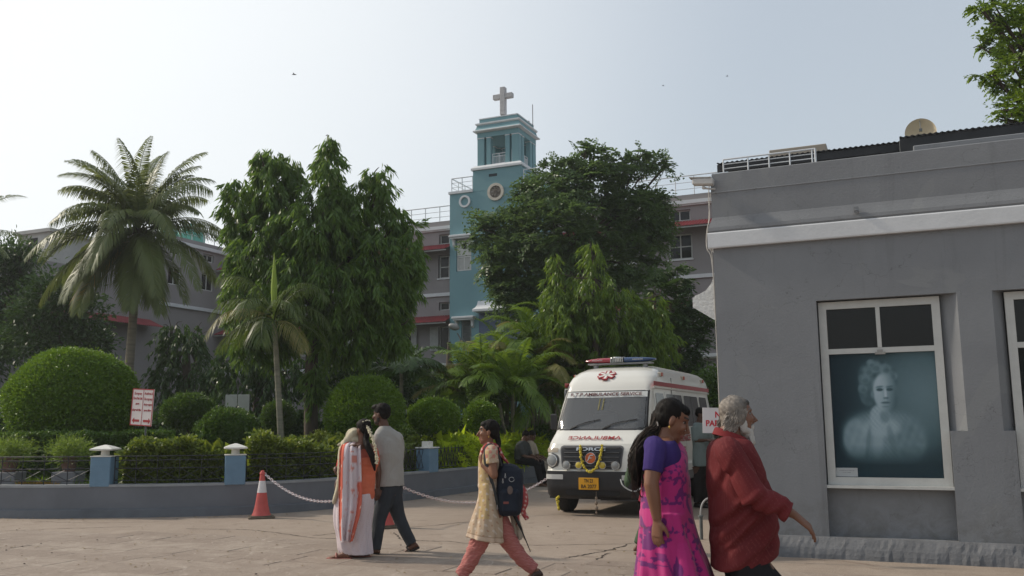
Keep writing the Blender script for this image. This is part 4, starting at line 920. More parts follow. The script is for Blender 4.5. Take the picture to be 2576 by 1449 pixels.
# --- overhanging tree at the top right
Y = 15.5
tree('overhanging_tree', 'bright green tree reaching into the top right corner over the annex roof', 'tree', (11.6, 15.5, 0), ([(11.6, 15.5, 0), (11.5, 15.5, 3), (11.1, 15.4, 5.2), (10.4, 15.4, 6.5)], [.25, .22, .18, .1]),
     B_(Y, (2500, 30, 70, 45, 0, 1), (2560, 90, 75, 60, 0, 1), (2490, 120, 55, 40, .2, 1), (2540, 190, 85, 50, 0, 1), (2600, 60, 90, 120, .3, 1), (2500, 200, 40, 30, .1, 1), (2550, 270, 65, 45, -.2, 1), (2620, 240, 80, 90, 0, 1), (2540, 305, 45, 22, -.1, 1), (2470, 20, 38, 22, 0, 1), (2660, 150, 120, 160, .5, 1)),
     'pinnate', 700, .085, .034, L_right, 15, clump=.15, nper=34, amp=.3, inner=.6)
# --- coconut palm
Y = 27.0
fr = []; rg = np.random.default_rng(42)
top = at(352, 575, Y)
def fd(az, el, ln, bd, m=None): fr.append((math.radians(az), math.radians(el), ln, bd, m or L_palm))
for az, el, ln, bd in ((95, 80, 2.9, .35), (250, 74, 2.8, .6), (20, 68, 2.9, .7), (160, 64, 2.9, .7), (60, 68, 3.1, .55), (110, 70, 3.1, .5), (185, 60, 3.1, .75), (-5, 58, 3.1, .75), (215, 52, 3.0, .9), (-35, 50, 3.0, 1.0), (140, 52, 3.0, .8), (175, 36, 3.1, 1.0), (5, 32, 3.2, 1.1), (80, 50, 3.0, .9), (235, 30, 3.1, 1.1), (-60, 28, 3.1, 1.3), (195, 14, 3.4, .9), (-12, 12, 3.3, .85), (170, 0, 3.3, .9), (12, -2, 3.1, .9),
                       (270, 5, 3.3, 1.3), (300, -12, 3.3, 1.1), (240, -15, 3.3, 1.0), (205, -18, 3.3, .8), (-30, -20, 3.3, .9), (185, -38, 3.0, .6), (-8, -40, 3.0, .6), (225, -42, 3.2, .5), (290, -45, 3.0, .5), (-45, -48, 3.0, .5), (320, -62, 2.6, .4), (260, -65, 2.6, .4)):
    fd(az + rg.uniform(-5, 5), el, ln * 1.06 * rg.uniform(.78, 1.05), bd * rg.uniform(1.1, 1.9) + .15)
    if el > 35 or (rg.uniform() < .4 and abs(((az + 180) % 360) - 180) > 60): fd(az + rg.uniform(15, 40), el + rg.uniform(-10, 8), ln * 1.06 * rg.uniform(.75, 1.0), bd * 1.5 + .1)
fd(200, -47, 2.9, .5, L_palmy); fd(345, -70, 2.3, .3, L_palmy)
pm = palm('coconut_palm', 'tall coconut palm with drooping fronds in front of the hospital wing at left', gpt(312, Y), tuple(top), .17, .13, fr, L_palm, None, barkpale, ll=.62, lw=.045, nl=66, hang=.55, curve=(.12, 0), cat='palm tree') if False else palm('coconut_palm', 'tall coconut palm with drooping fronds in front of the hospital wing at left', gpt(312, Y), tuple(top), .14, .105, fr, L_palm, None, barkpale, cat='palm tree', ll=.68, lw=.045, nl=84, hang=.75)
nuts = MB()
for i in range(16):
    a = rg.uniform(0, 6.28); q = rg.uniform(.15, .32); nuts.ell((top.x - pm.location.x + q * math.cos(a), top.y - pm.location.y + q * math.sin(a), top.z - GZ - rg.uniform(.05, .45)), (.10, .10, .12), 10, 7)
nuts.build('coconuts', mat('coconut', (.09, .085, .03), .6, .3), pm, smooth=True)
# edge-of-frame palm, only its frond tips show
fr = [(math.radians(a), math.radians(e), 3.0, 1.1) for a, e in ((0, 25), (-25, 5), (20, 50), (90, 30), (180, 30), (250, 20), (320, -20), (140, 60), (60, 70))]
palm('coconut_palm', 'palm whose frond tip just enters at the left edge above the dark tree', gpt(-135, 30), tuple(at(-135, 600, 30)), .17, .13, fr, L_palm, None, barkpale, cat='palm tree', ll=.6, lw=.05, nl=40, hang=.5)
# slender palm in front of the mast tree
L_slend = leafmat('leaf_slender', (.028, .055, .014), (.07, .10, .024), .35); Y = 19.2; top = at(690, 805, Y); fr = []
for az, el, ln, bd in ((185, 66, 1.7, 2.2), (168, 42, 1.75, 2.2), (200, 28, 1.7, 2.3), (10, 58, 1.6, 2.3), (-15, 34, 1.6, 2.4), (30, 25, 1.4, 2.2), (235, 40, 1.5, 2.3), (290, 45, 1.5, 2.4), (260, 10, 1.35, 2.0), (-40, 5, 1.35, 2.0), (140, 20, 1.4, 2.2), (190, 4, 1.45, 1.7), (220, -10, 1.3, 1.6), (330, 62, 1.5, 2.2), (60, 70, 1.4, 2.0), (-5, 8, 1.4, 1.9)):
    fr.append((math.radians(az), math.radians(el), ln, bd, L_aredry if az in (200, -40) else L_slend))
palm('slender_palm', 'slender young palm with a thin ringed trunk in front of the mast tree', gpt(716, Y), tuple(top), .075, .05, fr, L_areca, None, mat('bark_thin', (.20, .19, .14), .8, .25, 5, .5, 30, stretch=(.3, .3, 3)), cat='palm tree', ll=.46, lw=.022, nl=34, hang=.8)
sp = MB(); sp.tube([top - Vector((0, 0, .1)) - Vector(gpt(716, Y)), at(690, 720, Y) - Vector(gpt(716, Y)), at(690, 635, Y) - Vector(gpt(716, Y))], [.05, .07, .005], 7)
sp.build('spear_leaf', mat('spear', (.20, .28, .02), .5), bpy.data.objects['slender_palm'], smooth=True)
# clump of feather palms
FP = ((1215, 965, 24.0, 'leftmost feather palm of the clump below the teal tower'), (1345, 880, 25.6, 'tall feather palm in the middle of the clump left of the ambulance'), (1425, 850, 26.0, 'tallest feather palm, its crown above the ambulance roof'),
      (1290, 985, 23.7, 'low feather palm in front of the clump, right of the small round bush'), (1475, 890, 26.6, 'feather palm right behind the ambulance light bar'), (1375, 950, 25.2, 'low feather palm just left of the ambulance windscreen'),
      (1275, 930, 25.4, 'feather palm with pale arching fronds under the broad tree'), (1180, 990, 24.8, 'short feather palm beside the teal tower base'), (1340, 1000, 24.8, 'shortest feather palm, fronds hanging near the two seated people'), (1430, 960, 26.2, 'dim feather palm filling the gap behind the ambulance'))
for i, (u, vt, Yp, lab) in enumerate(FP):
    fr = []; k = 20
    for j in range(k):
        az = 360 * j * .381 + rg.uniform(-12, 12); el = 78 - 75 * (j / k) ** .8 + rg.uniform(-6, 6); fr.append((math.radians(az), math.radians(el), rg.uniform(1.5, 2.1), rg.uniform(1.2, 1.9), L_aredry if rg.uniform() < .13 else L_areca))
    p_ = palm('feather_palm', lab, gpt(u, Yp), tuple(at(u, vt, Yp)), .06, .045, fr, L_areca, None, MATS['bark_thin'], cat='palm tree', ll=.50, lw=.04, nl=44, hang=.5, group='clump of feather palms')
    st = MB()
    for q in range(4):
        a_ = rg.uniform(0, 6.28); hgt = (at(u, vt, Yp).z - GZ) * rg.uniform(.5, .9); st.tube([(.1 * math.cos(a_), .1 * math.sin(a_), 0), (.45 * math.cos(a_), .45 * math.sin(a_), hgt)], [.04, .03], 6)
    st.build('side_stems', MATS['bark_thin'], p_)
for u, vt, Yp in ((1010, 905, 24.5),):
    fr = [(math.radians(az), math.radians(rg.choice([50, 35, 20])), 1.5, 1.4) for az in range(0, 360, 30)]
    palm('feather_palm', 'dark feather palm against the wall left of the teal tower', gpt(u, Yp), tuple(at(u, vt + 20, Yp)), .06, .045, fr, L_dark, None, MATS['bark_thin'], cat='palm tree', ll=.5, lw=.05, nl=36, hang=.5)
# --- clipped bushes
def bush(name, label, u, v, ru, rv, Y, m, n, L=.055, W=.032, group=None, seed=1, low=-.5, amp=.045):
    c, r = px_blob(u, v, ru, rv, Y, 0, 1.0); r[1] = r[0]
    t = thing(name, label, 'bush', (c[0], c[1], GZ), 0, group); org = (c[0], c[1], GZ)
    P, N = shell(c, r, n, seed, amp, .035, low); D = N * .7 + RNG.normal(size=P.shape) * .6 + np.array([0, 0, .3])
    k_ = RNG.uniform(size=len(P)) < .05; P[k_] += N[k_] * RNG.uniform(.02, .09, (k_.sum(), 1)); parts = [leafquads(P, D, L * RNG.uniform(.6, 1.5, len(P)), W * RNG.uniform(.7, 1.2, len(P)), .05)]
    P2, N2 = shell(c, r * .90, n // 4, seed + 5, amp, .03, low - .3); parts.append(leafquads(P2, np.cross(N2, rdir(len(P2))), L * 2.6, W * 4.2))
    cloudobj('foliage', parts, m, t, org)
    MB().tube([(0, 0, 0), (0.02, 0, max(.1, c[2] - GZ))], [.06, .03], 7).build('stem', bark, t); return t
G1 = 'clipped round bushes in the garden'
bush('round_bush', 'huge dome shaped clipped bush behind the direction sign at left', 184, 1012, 153, 133, 19.0, L_bush, 36000, seed=3, group=G1, low=-.55, amp=.035)
bush('round_bush', 'large round clipped bush behind the couple', 917, 1040, 95, 95, 20.2, L_bush, 16000, seed=4, group=G1)
bush('round_bush', 'bright small oval clipped bush above the stubby capped post', 1092, 1052, 64, 47, 21.0, L_bush, 9000, seed=5, group=G1, amp=.05)
bush('round_bush', 'bright small clipped bush beside the girl head, right of the oval one', 1212, 1052, 42, 40, 22.0, L_bush, 6000, seed=6, group=G1, amp=.05)
bush('round_bush', 'taller dim clipped bush among the feather palms', 1218, 985, 42, 52, 23.4, L_bushd, 7000, seed=7, group=G1)
bush('round_bush', 'dark small dome bush right of the direction sign', 475, 1040, 64, 48, 21.5, L_bushd, 8000, seed=8, group=G1)
bush('round_bush', 'grey green loose round bush below the white metal panel', 570, 1085, 72, 52, 18.6, L_bushd, 9000, seed=9, group=G1, amp=.08)
bush('round_bush', 'low dark bush behind the slender palm trunk', 700, 1050, 40, 38, 22.5, L_bushd, 4000, seed=10, group=G1)
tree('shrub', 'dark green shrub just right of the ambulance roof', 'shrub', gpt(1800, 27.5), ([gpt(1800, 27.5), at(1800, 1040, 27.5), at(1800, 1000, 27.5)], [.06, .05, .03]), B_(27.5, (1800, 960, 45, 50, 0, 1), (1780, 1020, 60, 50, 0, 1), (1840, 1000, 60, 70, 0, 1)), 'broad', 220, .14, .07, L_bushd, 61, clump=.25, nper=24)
# --- hedges: box shaped leaf volumes following a line
def hedge(label, pts, z0, z1, w, m, n, L=.06, W=.035, ragged=.06, seed=1, topm=None, cat='hedge', name='hedge'):
    P0 = np.array([[p[0], p[1]] for p in pts]); d = np.r_[0, np.cumsum(np.linalg.norm(np.diff(P0, axis=0), axis=1))]; r = np.random.default_rng(seed)
    t = thing(name, label, cat, (P0[0][0], P0[0][1], GZ)); s = r.uniform(0, d[-1], n); X = np.interp(s, d, P0[:, 0]); Yy = np.interp(s, d, P0[:, 1])
    tx = np.interp(s + .05, d, P0[:, 0]) - np.interp(s - .05, d, P0[:, 0]); ty = np.interp(s + .05, d, P0[:, 1]) - np.interp(s - .05, d, P0[:, 1]); q = np.hypot(tx, ty) + 1e-9; nx, ny = ty / q, -tx / q
    f = r.uniform(0, 1, n); face = r.choice(3, n, p=[.5, .35, .15]); lumpz = z1 + ragged * (np.sin(s * 3.1 + seed) + np.sin(s * 7.7) * .6 + r.normal(size=n) * .5)
    o = np.where(face == 0, w / 2 * (1 - np.abs(r.normal(size=n)) * .12), np.where(face == 1, r.uniform(-w / 2, w / 2, n), -w / 2)); o = o + .05 * np.sin(s * 5 + seed) + .04 * np.sin(s * 11 + f * 6)
    Z = np.where(face == 1, lumpz - np.abs(r.normal(size=n)) * .03, z0 + (lumpz - z0) * f)
    P = np.stack([X + nx * o, Yy + ny * o, Z], -1); N = np.stack([np.where(face == 0, nx, 0), np.where(face == 0, ny, 0), np.where(face == 1, 1., .3)], -1)
    v = leafquads(P, N * .7 + r.normal(size=P.shape) * .6, L * r.uniform(.6, 1.4, n), W, .1)
    k = n // 8; s2 = r.uniform(0, d[-1], k); P2 = np.stack([np.interp(s2, d, P0[:, 0]) + r.normal(size=k) * w * .12, np.interp(s2, d, P0[:, 1]) + r.normal(size=k) * w * .12, r.uniform(z0, z1 * .97, k)], -1)
    v2 = leafquads(P2, rdir(k), L * 3.2, W * 4)
    cloudobj('foliage', [v, v2], m, t, (P0[0][0], P0[0][1], GZ))
    st = MB()
    for i in range(int(d[-1] / .35)):
        a = r.uniform(0, d[-1]); x, y = np.interp(a, d, P0[:, 0]) - P0[0][0], np.interp(a, d, P0[:, 1]) - P0[0][1]; st.tube([(x, y, 0), (x + r.uniform(-.1, .1), y, (z1 - GZ) * .6)], [.012, .006], 5)
    st.build('stems', bark, t); return t
def along(x0, x1, off):
    i0, i1 = widx(x0), widx(x1); return [(lambda p, d, n: (p.x - n.x * off, p.y - n.y * off))(*wall_frame(i)) for i in range(i0, i1 + 1)]
hedge('yellow green hedge behind the iron fence, between the first and second blue posts', along(-6.75, -5.0, .55), .5, 1.12, .45, L_hedge, 7000, L=.085, W=.05, ragged=.10, seed=31)
hedge('leafy hedge behind the fence, between the second blue post and the couple', along(-4.55, -2.6, .60), .5, 1.12, .5, L_hedge, 8000, L=.085, W=.05, ragged=.12, seed=32)
hedge('leafy hedge behind the lattice fence around the stubby capped post', along(-2.5, -1.0, .8), .5, 1.02, .5, L_hedge, 6500, L=.085, W=.05, ragged=.10, seed=33)
hedge('long dark clipped hedge below the huge dome bush', [gpt(-80, 18.0)[:2], gpt(200, 17.7)[:2], gpt(430, 17.9)[:2]], .5, 1.38, .7, L_bushd, 20000, seed=34, ragged=.02)
hedge('low green bed of shrubs behind the slender palm', [gpt(400, 19.6)[:2], gpt(620, 19.8)[:2], gpt(860, 19.8)[:2]], .5, 1.15, .9, L_hedge, 15000, seed=35, ragged=.10)
hedge('bright lime leafy plants behind the lattice fence by the girl', [gpt(1075, 20.6)[:2], gpt(1200, 22.0)[:2], gpt(1345, 25)[:2]], .5, 1.05, .8, L_lime, 6500, L=.16, W=.06, seed=36, ragged=.07, cat='shrubs', name='lime_shrubs')
hedge('dim shrub row in front of the feather palms', [gpt(980, 22.6)[:2], gpt(1180, 23.6)[:2], gpt(1400, 25.5)[:2]], .5, 1.3, .8, L_bushd, 9000, L=.09, W=.05, seed=37, ragged=.12, cat='shrubs', name='shrub_row')
hedge('dark shrub row deep in the garden shade', [gpt(-100, 24.5)[:2], gpt(400, 24.5)[:2], gpt(1000, 26)[:2], gpt(1500, 28)[:2]], .5, 1.7, 1.2, L_dark, 16000, L=.14, W=.08, seed=38, ragged=.2, cat='shrubs', name='shrub_row')
# --- grass of the lawn
def grass():
    r = np.random.default_rng(8); n = 26000; X = r.uniform(-9.5, 2.0, n); Yg = r.uniform(16.2, 27, n); wy = np.interp(X, WQ[:, 0], WQ[:, 1]); ok = Yg > wy + .45; X, Yg = X[ok], Yg[ok]; n = len(X)
    P = np.stack([X, Yg, np.full(n, GZ)], -1); D = np.stack([r.normal(size=n) * .35, r.normal(size=n) * .35, np.ones(n)], -1)
    v, f = leafquads(P, D, r.uniform(.06, .22, n), .022, .0); setp(link('grass', fastmesh('grass', v, f), leafmat('leaf_grass', (.05, .11, .012), (.12, .20, .02), .4), None), kind='stuff')
    for lab, u, Yp, hgt, k in (('tuft of tall spiky grass left of the mast tree trunk', 745, 20.2, 1.0, 120), ('small tuft of long thin grass left of the grey green loose bush', 495, 18.5, .55, 40)):
        t = thing('grass_tuft', lab, 'grass tuft', gpt(u, Yp)); k2 = k; P = r.normal(size=(k2, 3)) * [.18, .12, 0]; D = np.stack([r.normal(size=k2) * .3, r.normal(size=k2) * .3, np.ones(k2)], -1)
        v, f = leafquads(P, D, hgt * r.uniform(.6, 1.1, k2), .03, .15); link('blades', fastmesh('blades', v, f), L_areca, t)
grass()
# --- potted shrubs on blocks inside the fence
def pots():
    blk = mat('grey_block', (.20, .20, .21), .85, .1, 5, .3); tc = mat('terracotta', (.15, .085, .065), .8, .25, 5, .2)
    for u, lab, w in ((172, 'clay pot with a feathery shrub on a grey block, left of the first blue post', .30), (22, 'clay pot with a feathery shrub on a grey block at the left edge', .30)):
        c = at(u, 1200, 16.45)
        b = thing('pot_block', 'grey cement block under the potted shrub ' + ('left of the first blue post' if u > 100 else 'at the left edge'), 'block', (c.x, c.y, GZ), 0, 'cement blocks under the pots'); MB().box(-.21, .21, -.2, .2, 0, .26, bev=.012).box(-.24, .24, -.23, .23, .0, .05).build('block', blk, b)
        t = thing('potted_shrub', lab, 'potted plant', (c.x, c.y, GZ + .262), 0, 'potted shrubs inside the fence')
        MB().lathe([(.10, 0), (.15, .22), (.175, .23), (.175, .27), (.15, .27), (.14, .22), (0, .21)], n=24).build('pot', tc, t, smooth=True)
        r = np.random.default_rng(u); k = 2600; P = r.normal(size=(k, 3)) * [.15, .15, .10] + [0, 0, .36]; D = r.normal(size=(k, 3)) * .6 + nrm(P - [0, 0, .2]); v, f = leafquads(P, D, r.uniform(.05, .13, k), .012, .1)
        link('foliage', fastmesh('foliage', v, f), leafmat('leaf_feathery', (.06, .12, .02), (.14, .20, .04), .4), t)
    t = thing('low_plants', 'thin reddish yellow plants at the wall edge between the potted shrubs', 'plants', gpt(110, 16.3)); r = np.random.default_rng(77); k = 500
    P = r.uniform(-1, 1, (k, 3)) * [.38, .12, 0]; D = np.stack([r.normal(size=k) * .5, r.normal(size=k) * .3, np.ones(k)], -1); v, f = leafquads(P, D, r.uniform(.05, .16, k), .02, .1)
    link('leaves', fastmesh('leaves', v, f), leafmat('leaf_reddish', (.22, .10, .03), (.26, .20, .05), .4), t)
pots()
# ================================================================== ambulance (grid aligned, nose towards the camera)
def ambulance():
    O = Vector((1.265, 15.1, 0)); van = thing('ambulance', 'white high roof ambulance with red and blue light bar, parked facing the camera', 'ambulance', O, GA)
    paint = mat('van_white', (.66, .65, .60), .28, .03, 1.2, 0, spec=.5, coat=.4, dirt=(.52, .49, .43), dscale=2.0, damt=.25)
    blk = mat('van_black', (.018, .018, .02), .45, .15, 6, .1, 60, dirt=(.06, .055, .05), dscale=3, damt=.3); gl = glass('van_glass', (.19, .20, .21), .07, .52); dk = glass('van_side_glass', (.02, .02, .022), .08)
    chrome = mat('chrome', (.55, .55, .54), .18, .05, 4, 0, metal=.9); red = mat('van_red', (.32, .03, .035), .5, .08, 8)
    PZ = [.27, .34, .50, .72, .74, .90, 1.06, 1.16, 1.24, 1.32, 1.40, 1.50, 1.80, 2.04, 2.08, 2.12, 2.20, 2.30, 2.40, 2.47, 2.515, 2.53]
    PY = [.10, .02, .00, .01, .06, .065, .09, .14, .24, .36, .45, .52, .73, .90, .93, .95, 1.02, 1.14, 1.32, 1.55, 1.85, 2.3]
    PW = [.80, .84, .86, .86, .85, .85, .85, .85, .85, .85, .85, .845, .82, .79, .79, .80, .80, .785, .74, .66, .52, .30]
    PR = [.10, .16, .18, .18, .15, .15, .16, .2, .22, .24, .26, .20, .15, .13, .13, .14, .18, .22, .28, .30, .30, .2]
    PB = [5.55, 5.62, 5.64, 5.64, 5.64, 5.64, 5.64, 5.64, 5.64, 5.63, 5.62, 5.62, 5.58, 5.54, 5.54, 5.55, 5.52, 5.48, 5.38, 5.22, 5.0, 4.7]
    f = lambda z, A_: float(np.interp(z, PZ, A_))
    def front(x, z):
        hw, yf, rc = f(z, PW), f(z, PY), min(f(z, PR), f(z, PW) * .9); x = max(-hw, min(hw, x)); d = max(0, abs(x) - (hw - rc))
        return Vector((x, yf + .05 * (x / hw) ** 2 + rc - math.sqrt(max(rc * rc - d * d, 0)), z))
    def side(s, y, z): return Vector((s * (f(z, PW)), y, z))
    def nrmf(x, z): a = front(x + .01, z) - front(x - .01, z); b = front(x, z + .01) - front(x, z - .01); n = a.cross(b); n.normalize(); return n if n.y < 0 else -n
    def nrms(s, y, z): b = side(s, y, z + .01) - side(s, y, z - .01); n = b.cross(Vector((0, 1, 0))); n.normalize(); return n if n.x * s > 0 else -n
    zs = sorted(set(PZ + list(np.linspace(.74, 2.12, 24)) + list(np.linspace(2.12, 2.53, 9)))); R = []
    for z in zs:
        hw = f(z, PW); rc = min(f(z, PR), hw * .9); yb = f(z, PB); xs = list(-hw + rc * (1 - np.cos(np.linspace(0, PI / 2, 8)))); xs = xs + list(np.linspace(-hw + rc, hw - rc, 13))[1:-1] + [-q for q in xs[::-1]]
        Fp = [front(x, z) for x in xs]; y0 = Fp[0].y; ys = list(np.linspace(yb - .12, y0, 22))[:-1]
        ring = [(-hw, y, z) for y in ys] + [tuple(p) for p in Fp] + [(hw, y, z) for y in ys[::-1]] + [(hw - .03, yb - .03, z), (hw - .12, yb, z), (-hw + .12, yb, z), (-hw + .03, yb - .03, z)]
        R.append(ring)
    # cut the wheel arches by lifting nothing: separate lower sill boxes keep the arches open
    body = MB(); body.rings([r for r, z in zip(R, zs) if z >= .72])
    def cab(fc): c = sum((Vector(body.v[i]) for i in fc), Vector()) / len(fc); return len(fc) == 4 and 1.385 < c.z < 2.035 and abs(c.x) < .80 - .09 * (c.z - 1.4) - .035 and c.y < 1.2
    body.f = [q for q in body.f if not cab(q)]; body.build('body', paint, van, smooth=True)
    ci = mat('cab_trim', (.07, .07, .072), .7, .1, 6); MB().box(-.78, .78, .62, .95, 1.10, 1.36, bev=.03).box(-.80, .80, .5, 2.3, .95, 1.0).box(.05, .45, .60, .75, 1.30, 1.42, bev=.02).build('dashboard', ci, van)
    MB().box(-.80, .80, 2.25, 2.28, 1.0, 2.3).box(-.82, -.80, 1.0, 2.25, .95, 2.08).build('cab_partition', mat('cab_panel', (.33, .34, .34), .8, .08), van)
    for sx in (-.40, .42):
        q = MB().box(sx - .25, sx + .25, 1.55, 2.05, 1.02, 1.18, bev=.05).box(sx - .24, sx + .24, 1.95, 2.12, 1.15, 1.70, bev=.05).box(sx - .13, sx + .13, 1.97, 2.08, 1.71, 1.90, bev=.04); q.build('seat', mat('cab_seat', (.10, .11, .13), .8, .1), van, smooth=False)
    Ts = T3(.42, 1.12, 1.42) @ Matrix.Rotation(math.radians(58), 4, 'X'); q = MB(); q.tube([Ts @ Vector((.19 * math.cos(a), .19 * math.sin(a), 0)) for a in np.linspace(0, 2 * PI, 25)], .014, 7); q.tube([Ts @ Vector((-.18, 0, 0)), Ts @ Vector((.18, 0, 0))], .014, 6).tube([Ts @ Vector((0, 0, 0)), Ts @ Vector((0, -.05, -.3))], .02, 6); q.build('steering_wheel', MATS['van_black'], van)
    low = [i for i, z in enumerate(zs) if z <= .725]
    MB().rings([[(p[0], min(p[1], 1.0), p[2]) for p in R[i]] if False else [p for p in R[i] if p[1] < .42 or False] for i in low], closed=True).build('bumper', blk, van, smooth=True)
    sill = MB().box(-.84, .84, 1.22, 3.92, .42, .719, bev=.03).box(-.84, .84, 4.9, 5.62, .42, .719, bev=.03).box(-.60, .60, .3, 5.4, .38, .70); sill.build('side_skirt', blk, van)
    for s in (-1, 1):
        lp = MB().box(s * .845 - .012, s * .845 + .012, 1.24, 3.90, .60, .719); lp.build('sill_panel', paint, van)
        for yc in (.80, 4.42):
            arch = MB(); arch.rings([[(s * .86 * 1.0, yc + q * math.cos(a), .36 + q * math.sin(a)) for q in (.40, .43)] + [(s * .80, yc + q * math.cos(a), .36 + q * math.sin(a)) for q in (.43, .40)] for a in np.linspace(.0, PI, 17)]); arch.build('wheel_arch', blk, van, smooth=True)
            Tw = T3(s * .72, yc, .36) @ Matrix.Rotation(PI / 2 * s, 4, 'Z') @ Matrix.Identity(4)
            w = MB().lathe([(.20, -.10), (.33, -.105), (.355, -.08), (.362, 0), (.355, .08), (.33, .105), (.20, .10)], (0, 0, 0), 36, '-y'); w.v = [tuple(Tw @ Vector(p)) for p in w.v]
            wo = w.build('tyre', mat('rubber', (.022, .021, .02), .85, .2, 12, .5, 60, dirt=(.07, .06, .05), dscale=5), van, smooth=True)
            r = MB().lathe([(.21, .02), (.205, .085), (.15, .06), (.09, .07), (.06, .10), (0, .10)], (0, 0, 0), 28, '-y')
            for k in range(6): a = k * PI / 3; r.lathe([(.012, .0), (.012, .085), (0, .085)], (.10 * math.cos(a), 0, .10 * math.sin(a)), 8, '-y')
            r.v = [tuple(Tw @ Vector(p)) for p in r.v]; r.build('rim', mat('rim_grey', (.35, .35, .34), .5, .1, 6, 0, metal=.4), wo, smooth=True)
    def panel(surf, nf, a0, a1, z0, z1, r, eps, na=18, nz=12, slant=(0, 0, 0, 0)):
        """rounded patch lying on a surface; slant = shift of a at the bottom-left, bottom-right, top-left, top-right"""
        V = []; hz, ha = (z1 - z0) / 2, (a1 - a0) / 2; ts = np.concatenate([[-1], np.linspace(-1 + r / hz * .3, 1 - r / hz * .3, nz), [1]]) if r else np.linspace(-1, 1, nz + 2)
        for t in ts:
            d = max(0, abs(t) * hz - (hz - r)); cut = r - math.sqrt(max(r * r - d * d, 0)) if r else 0; k = (t + 1) / 2
            lo = a0 + cut + slant[0] * (1 - k) + slant[2] * k; hi = a1 - cut + slant[1] * (1 - k) + slant[3] * k; z = (z0 + z1) / 2 + t * hz
            for q in np.linspace(lo, hi, na): V.append(surf(q, z) + nf(q, z) * eps)
        n = len(ts); return V, [(i * na + j, i * na + j + 1, (i + 1) * na + j + 1, (i + 1) * na + j) for i in range(n - 1) for j in range(na - 1)]
    def fp(name, m, *a, par=van, **k): V, F = panel(front, nrmf, *a, **k); return MB().add([tuple(v) for v in V], F).build(name, m, par, smooth=True)
    def sp(name, m, s, *a, par=van, **k): V, F = panel(lambda y, z: side(s, y, z), lambda y, z: nrms(s, y, z), *a, **k); return MB().add([tuple(v) for v in V], F).build(name, m, par, smooth=True)
    # windscreen
    for nm_, ar_ in (('windscreen_seal', (-.80, .80, 1.375, 1.415)), ('windscreen_seal', (-.745, .745, 2.015, 2.045))): fp(nm_, blk, *ar_, 0, .004)
    for s_ in (-1, 1): fp('windscreen_seal', blk, s_ * .80 - (.0 if s_ < 0 else .05), s_ * .80 + (.05 if s_ < 0 else 0), 1.39, 2.04, 0, .0035, slant=(0, 0, -s_ * .055, -s_ * .055), na=4)
    ws = fp('windscreen', gl, -.775, .775, 1.395, 2.03, .09, .006, slant=(0, 0, .055, -.055))
    fp('windscreen_banner', mat('banner', (.55, .57, .56), .6, .04), -.715, .715, 1.925, 2.022, .0, .010, par=ws, slant=(-.008, .008, 0, 0))
    n = nrmf(0, 1.97); ang = math.atan2(-n.y, n.z)
    def onfront(x, z, eps): p = front(x, z) + nrmf(x, z) * eps; n = nrmf(x, z); up = Vector((0, -n.z * 0, 1)); r_ = Vector((0, 0, 1)).cross(n).normalized() * 1; X_ = r_; Y_ = n.cross(X_).normalized(); return Matrix(((X_.x, Y_.x, n.x, p.x), (X_.y, Y_.y, n.y, p.y), (X_.z, Y_.z, n.z, p.z), (0, 0, 0, 1)))
    text('banner_text', 'R.T.P AMBULANCE SERVICE', .094, mat('banner_ink', (.09, .02, .025), .6), ws, onfront(0, 1.972, .022), width=1.28, bold=.0016, ext=.002)
    text('hood_text', 'AMBULANCE', .125, red, van, onfront(-.02, 1.24, .016) @ Matrix.Scale(-1, 4, (1, 0, 0)), width=.92, bold=.001, ext=.002)
    for x0, x1 in ((-.50, -.02), (.08, .62)):
        m = MB(); P = [front(x0, 1.42) + Vector((0, -.02, 0)), front(x0 + .22, 1.50) + Vector((0, -.03, 0)), front(x1, 1.555) + Vector((0, -.022, 0))]; m.tube(P, .008, 6, smooth_n=12); m.tube([front(x0 - .03, 1.395) + Vector((0, -.01, 0)), front(x0 + .1, 1.45) + Vector((0, -.035, 0))], .012, 6); m.build('wiper', blk, van)
    g = MB(); rg = random.Random(3)                        # little hanging garland behind the glass
    for sx in (-.035, .035):
        g = MB()
        for k in range(9): p = front(-.05 + sx, 1.90 - k * .022) + Vector((0, -.012, 0)); g.ell(p, (.014, .008, .013), 7, 5)
        g.build('flower_strand', mat('dry_flowers', (.30, .27, .12), .8, .3, 20), van)
    # grille, badge, lamps
    def cr_(x, z, r, name, mm, par, d=.03, eps=0.0):
        T_ = onfront(x, z, eps); m = MB(); m.lathe([(r, -.02), (r, d), (r * .93, d + .006), (r * .90, d)], n=26); m.v = [tuple(T_ @ Vector(p)) for p in m.v]; o = m.build(name, mm, par, smooth=True)
        q = MB(); q.lathe([(r * .9, d - .004), (r * .7, d + .008), (r * .3, d + .014), (0, d + .015)], n=26); q.v = [tuple(T_ @ Vector(p)) for p in q.v]; return o, q
    gr = fp('grille', blk, -.56, .50, .765, 1.105, .05, .012, slant=(.05, -.05, 0, 0))
    fp('grille_surround', mat('grille_grey', (.10, .10, .105), .5), -.585, .525, .745, 1.13, .06, .006, slant=(.05, -.05, 0, 0), par=gr)
    m = MB()
    for k in range(5):
        z = .80 + .07 * k; P = [front(x, z) + nrmf(x, z) * .018 for x in np.linspace(-.50 , .44, 12)]; m.tube(P, .012, 5)
    m.build('grille_bars', mat('grille_bar', (.04, .04, .042), .4), gr)
    text('maker_letters', 'FORCE', .075, chrome, gr, onfront(-.03, 1.062, .03), width=.50, bold=.002, ext=.004)
    T_ = onfront(-.03, .925, .03); m = MB().lathe([(.085, 0), (.085, .012), (0, .014)], n=30); m.v = [tuple(T_ @ Vector(p)) for p in m.v]; bd = m.build('badge', mat('badge_orange', (.50, .10, .015), .4), gr)
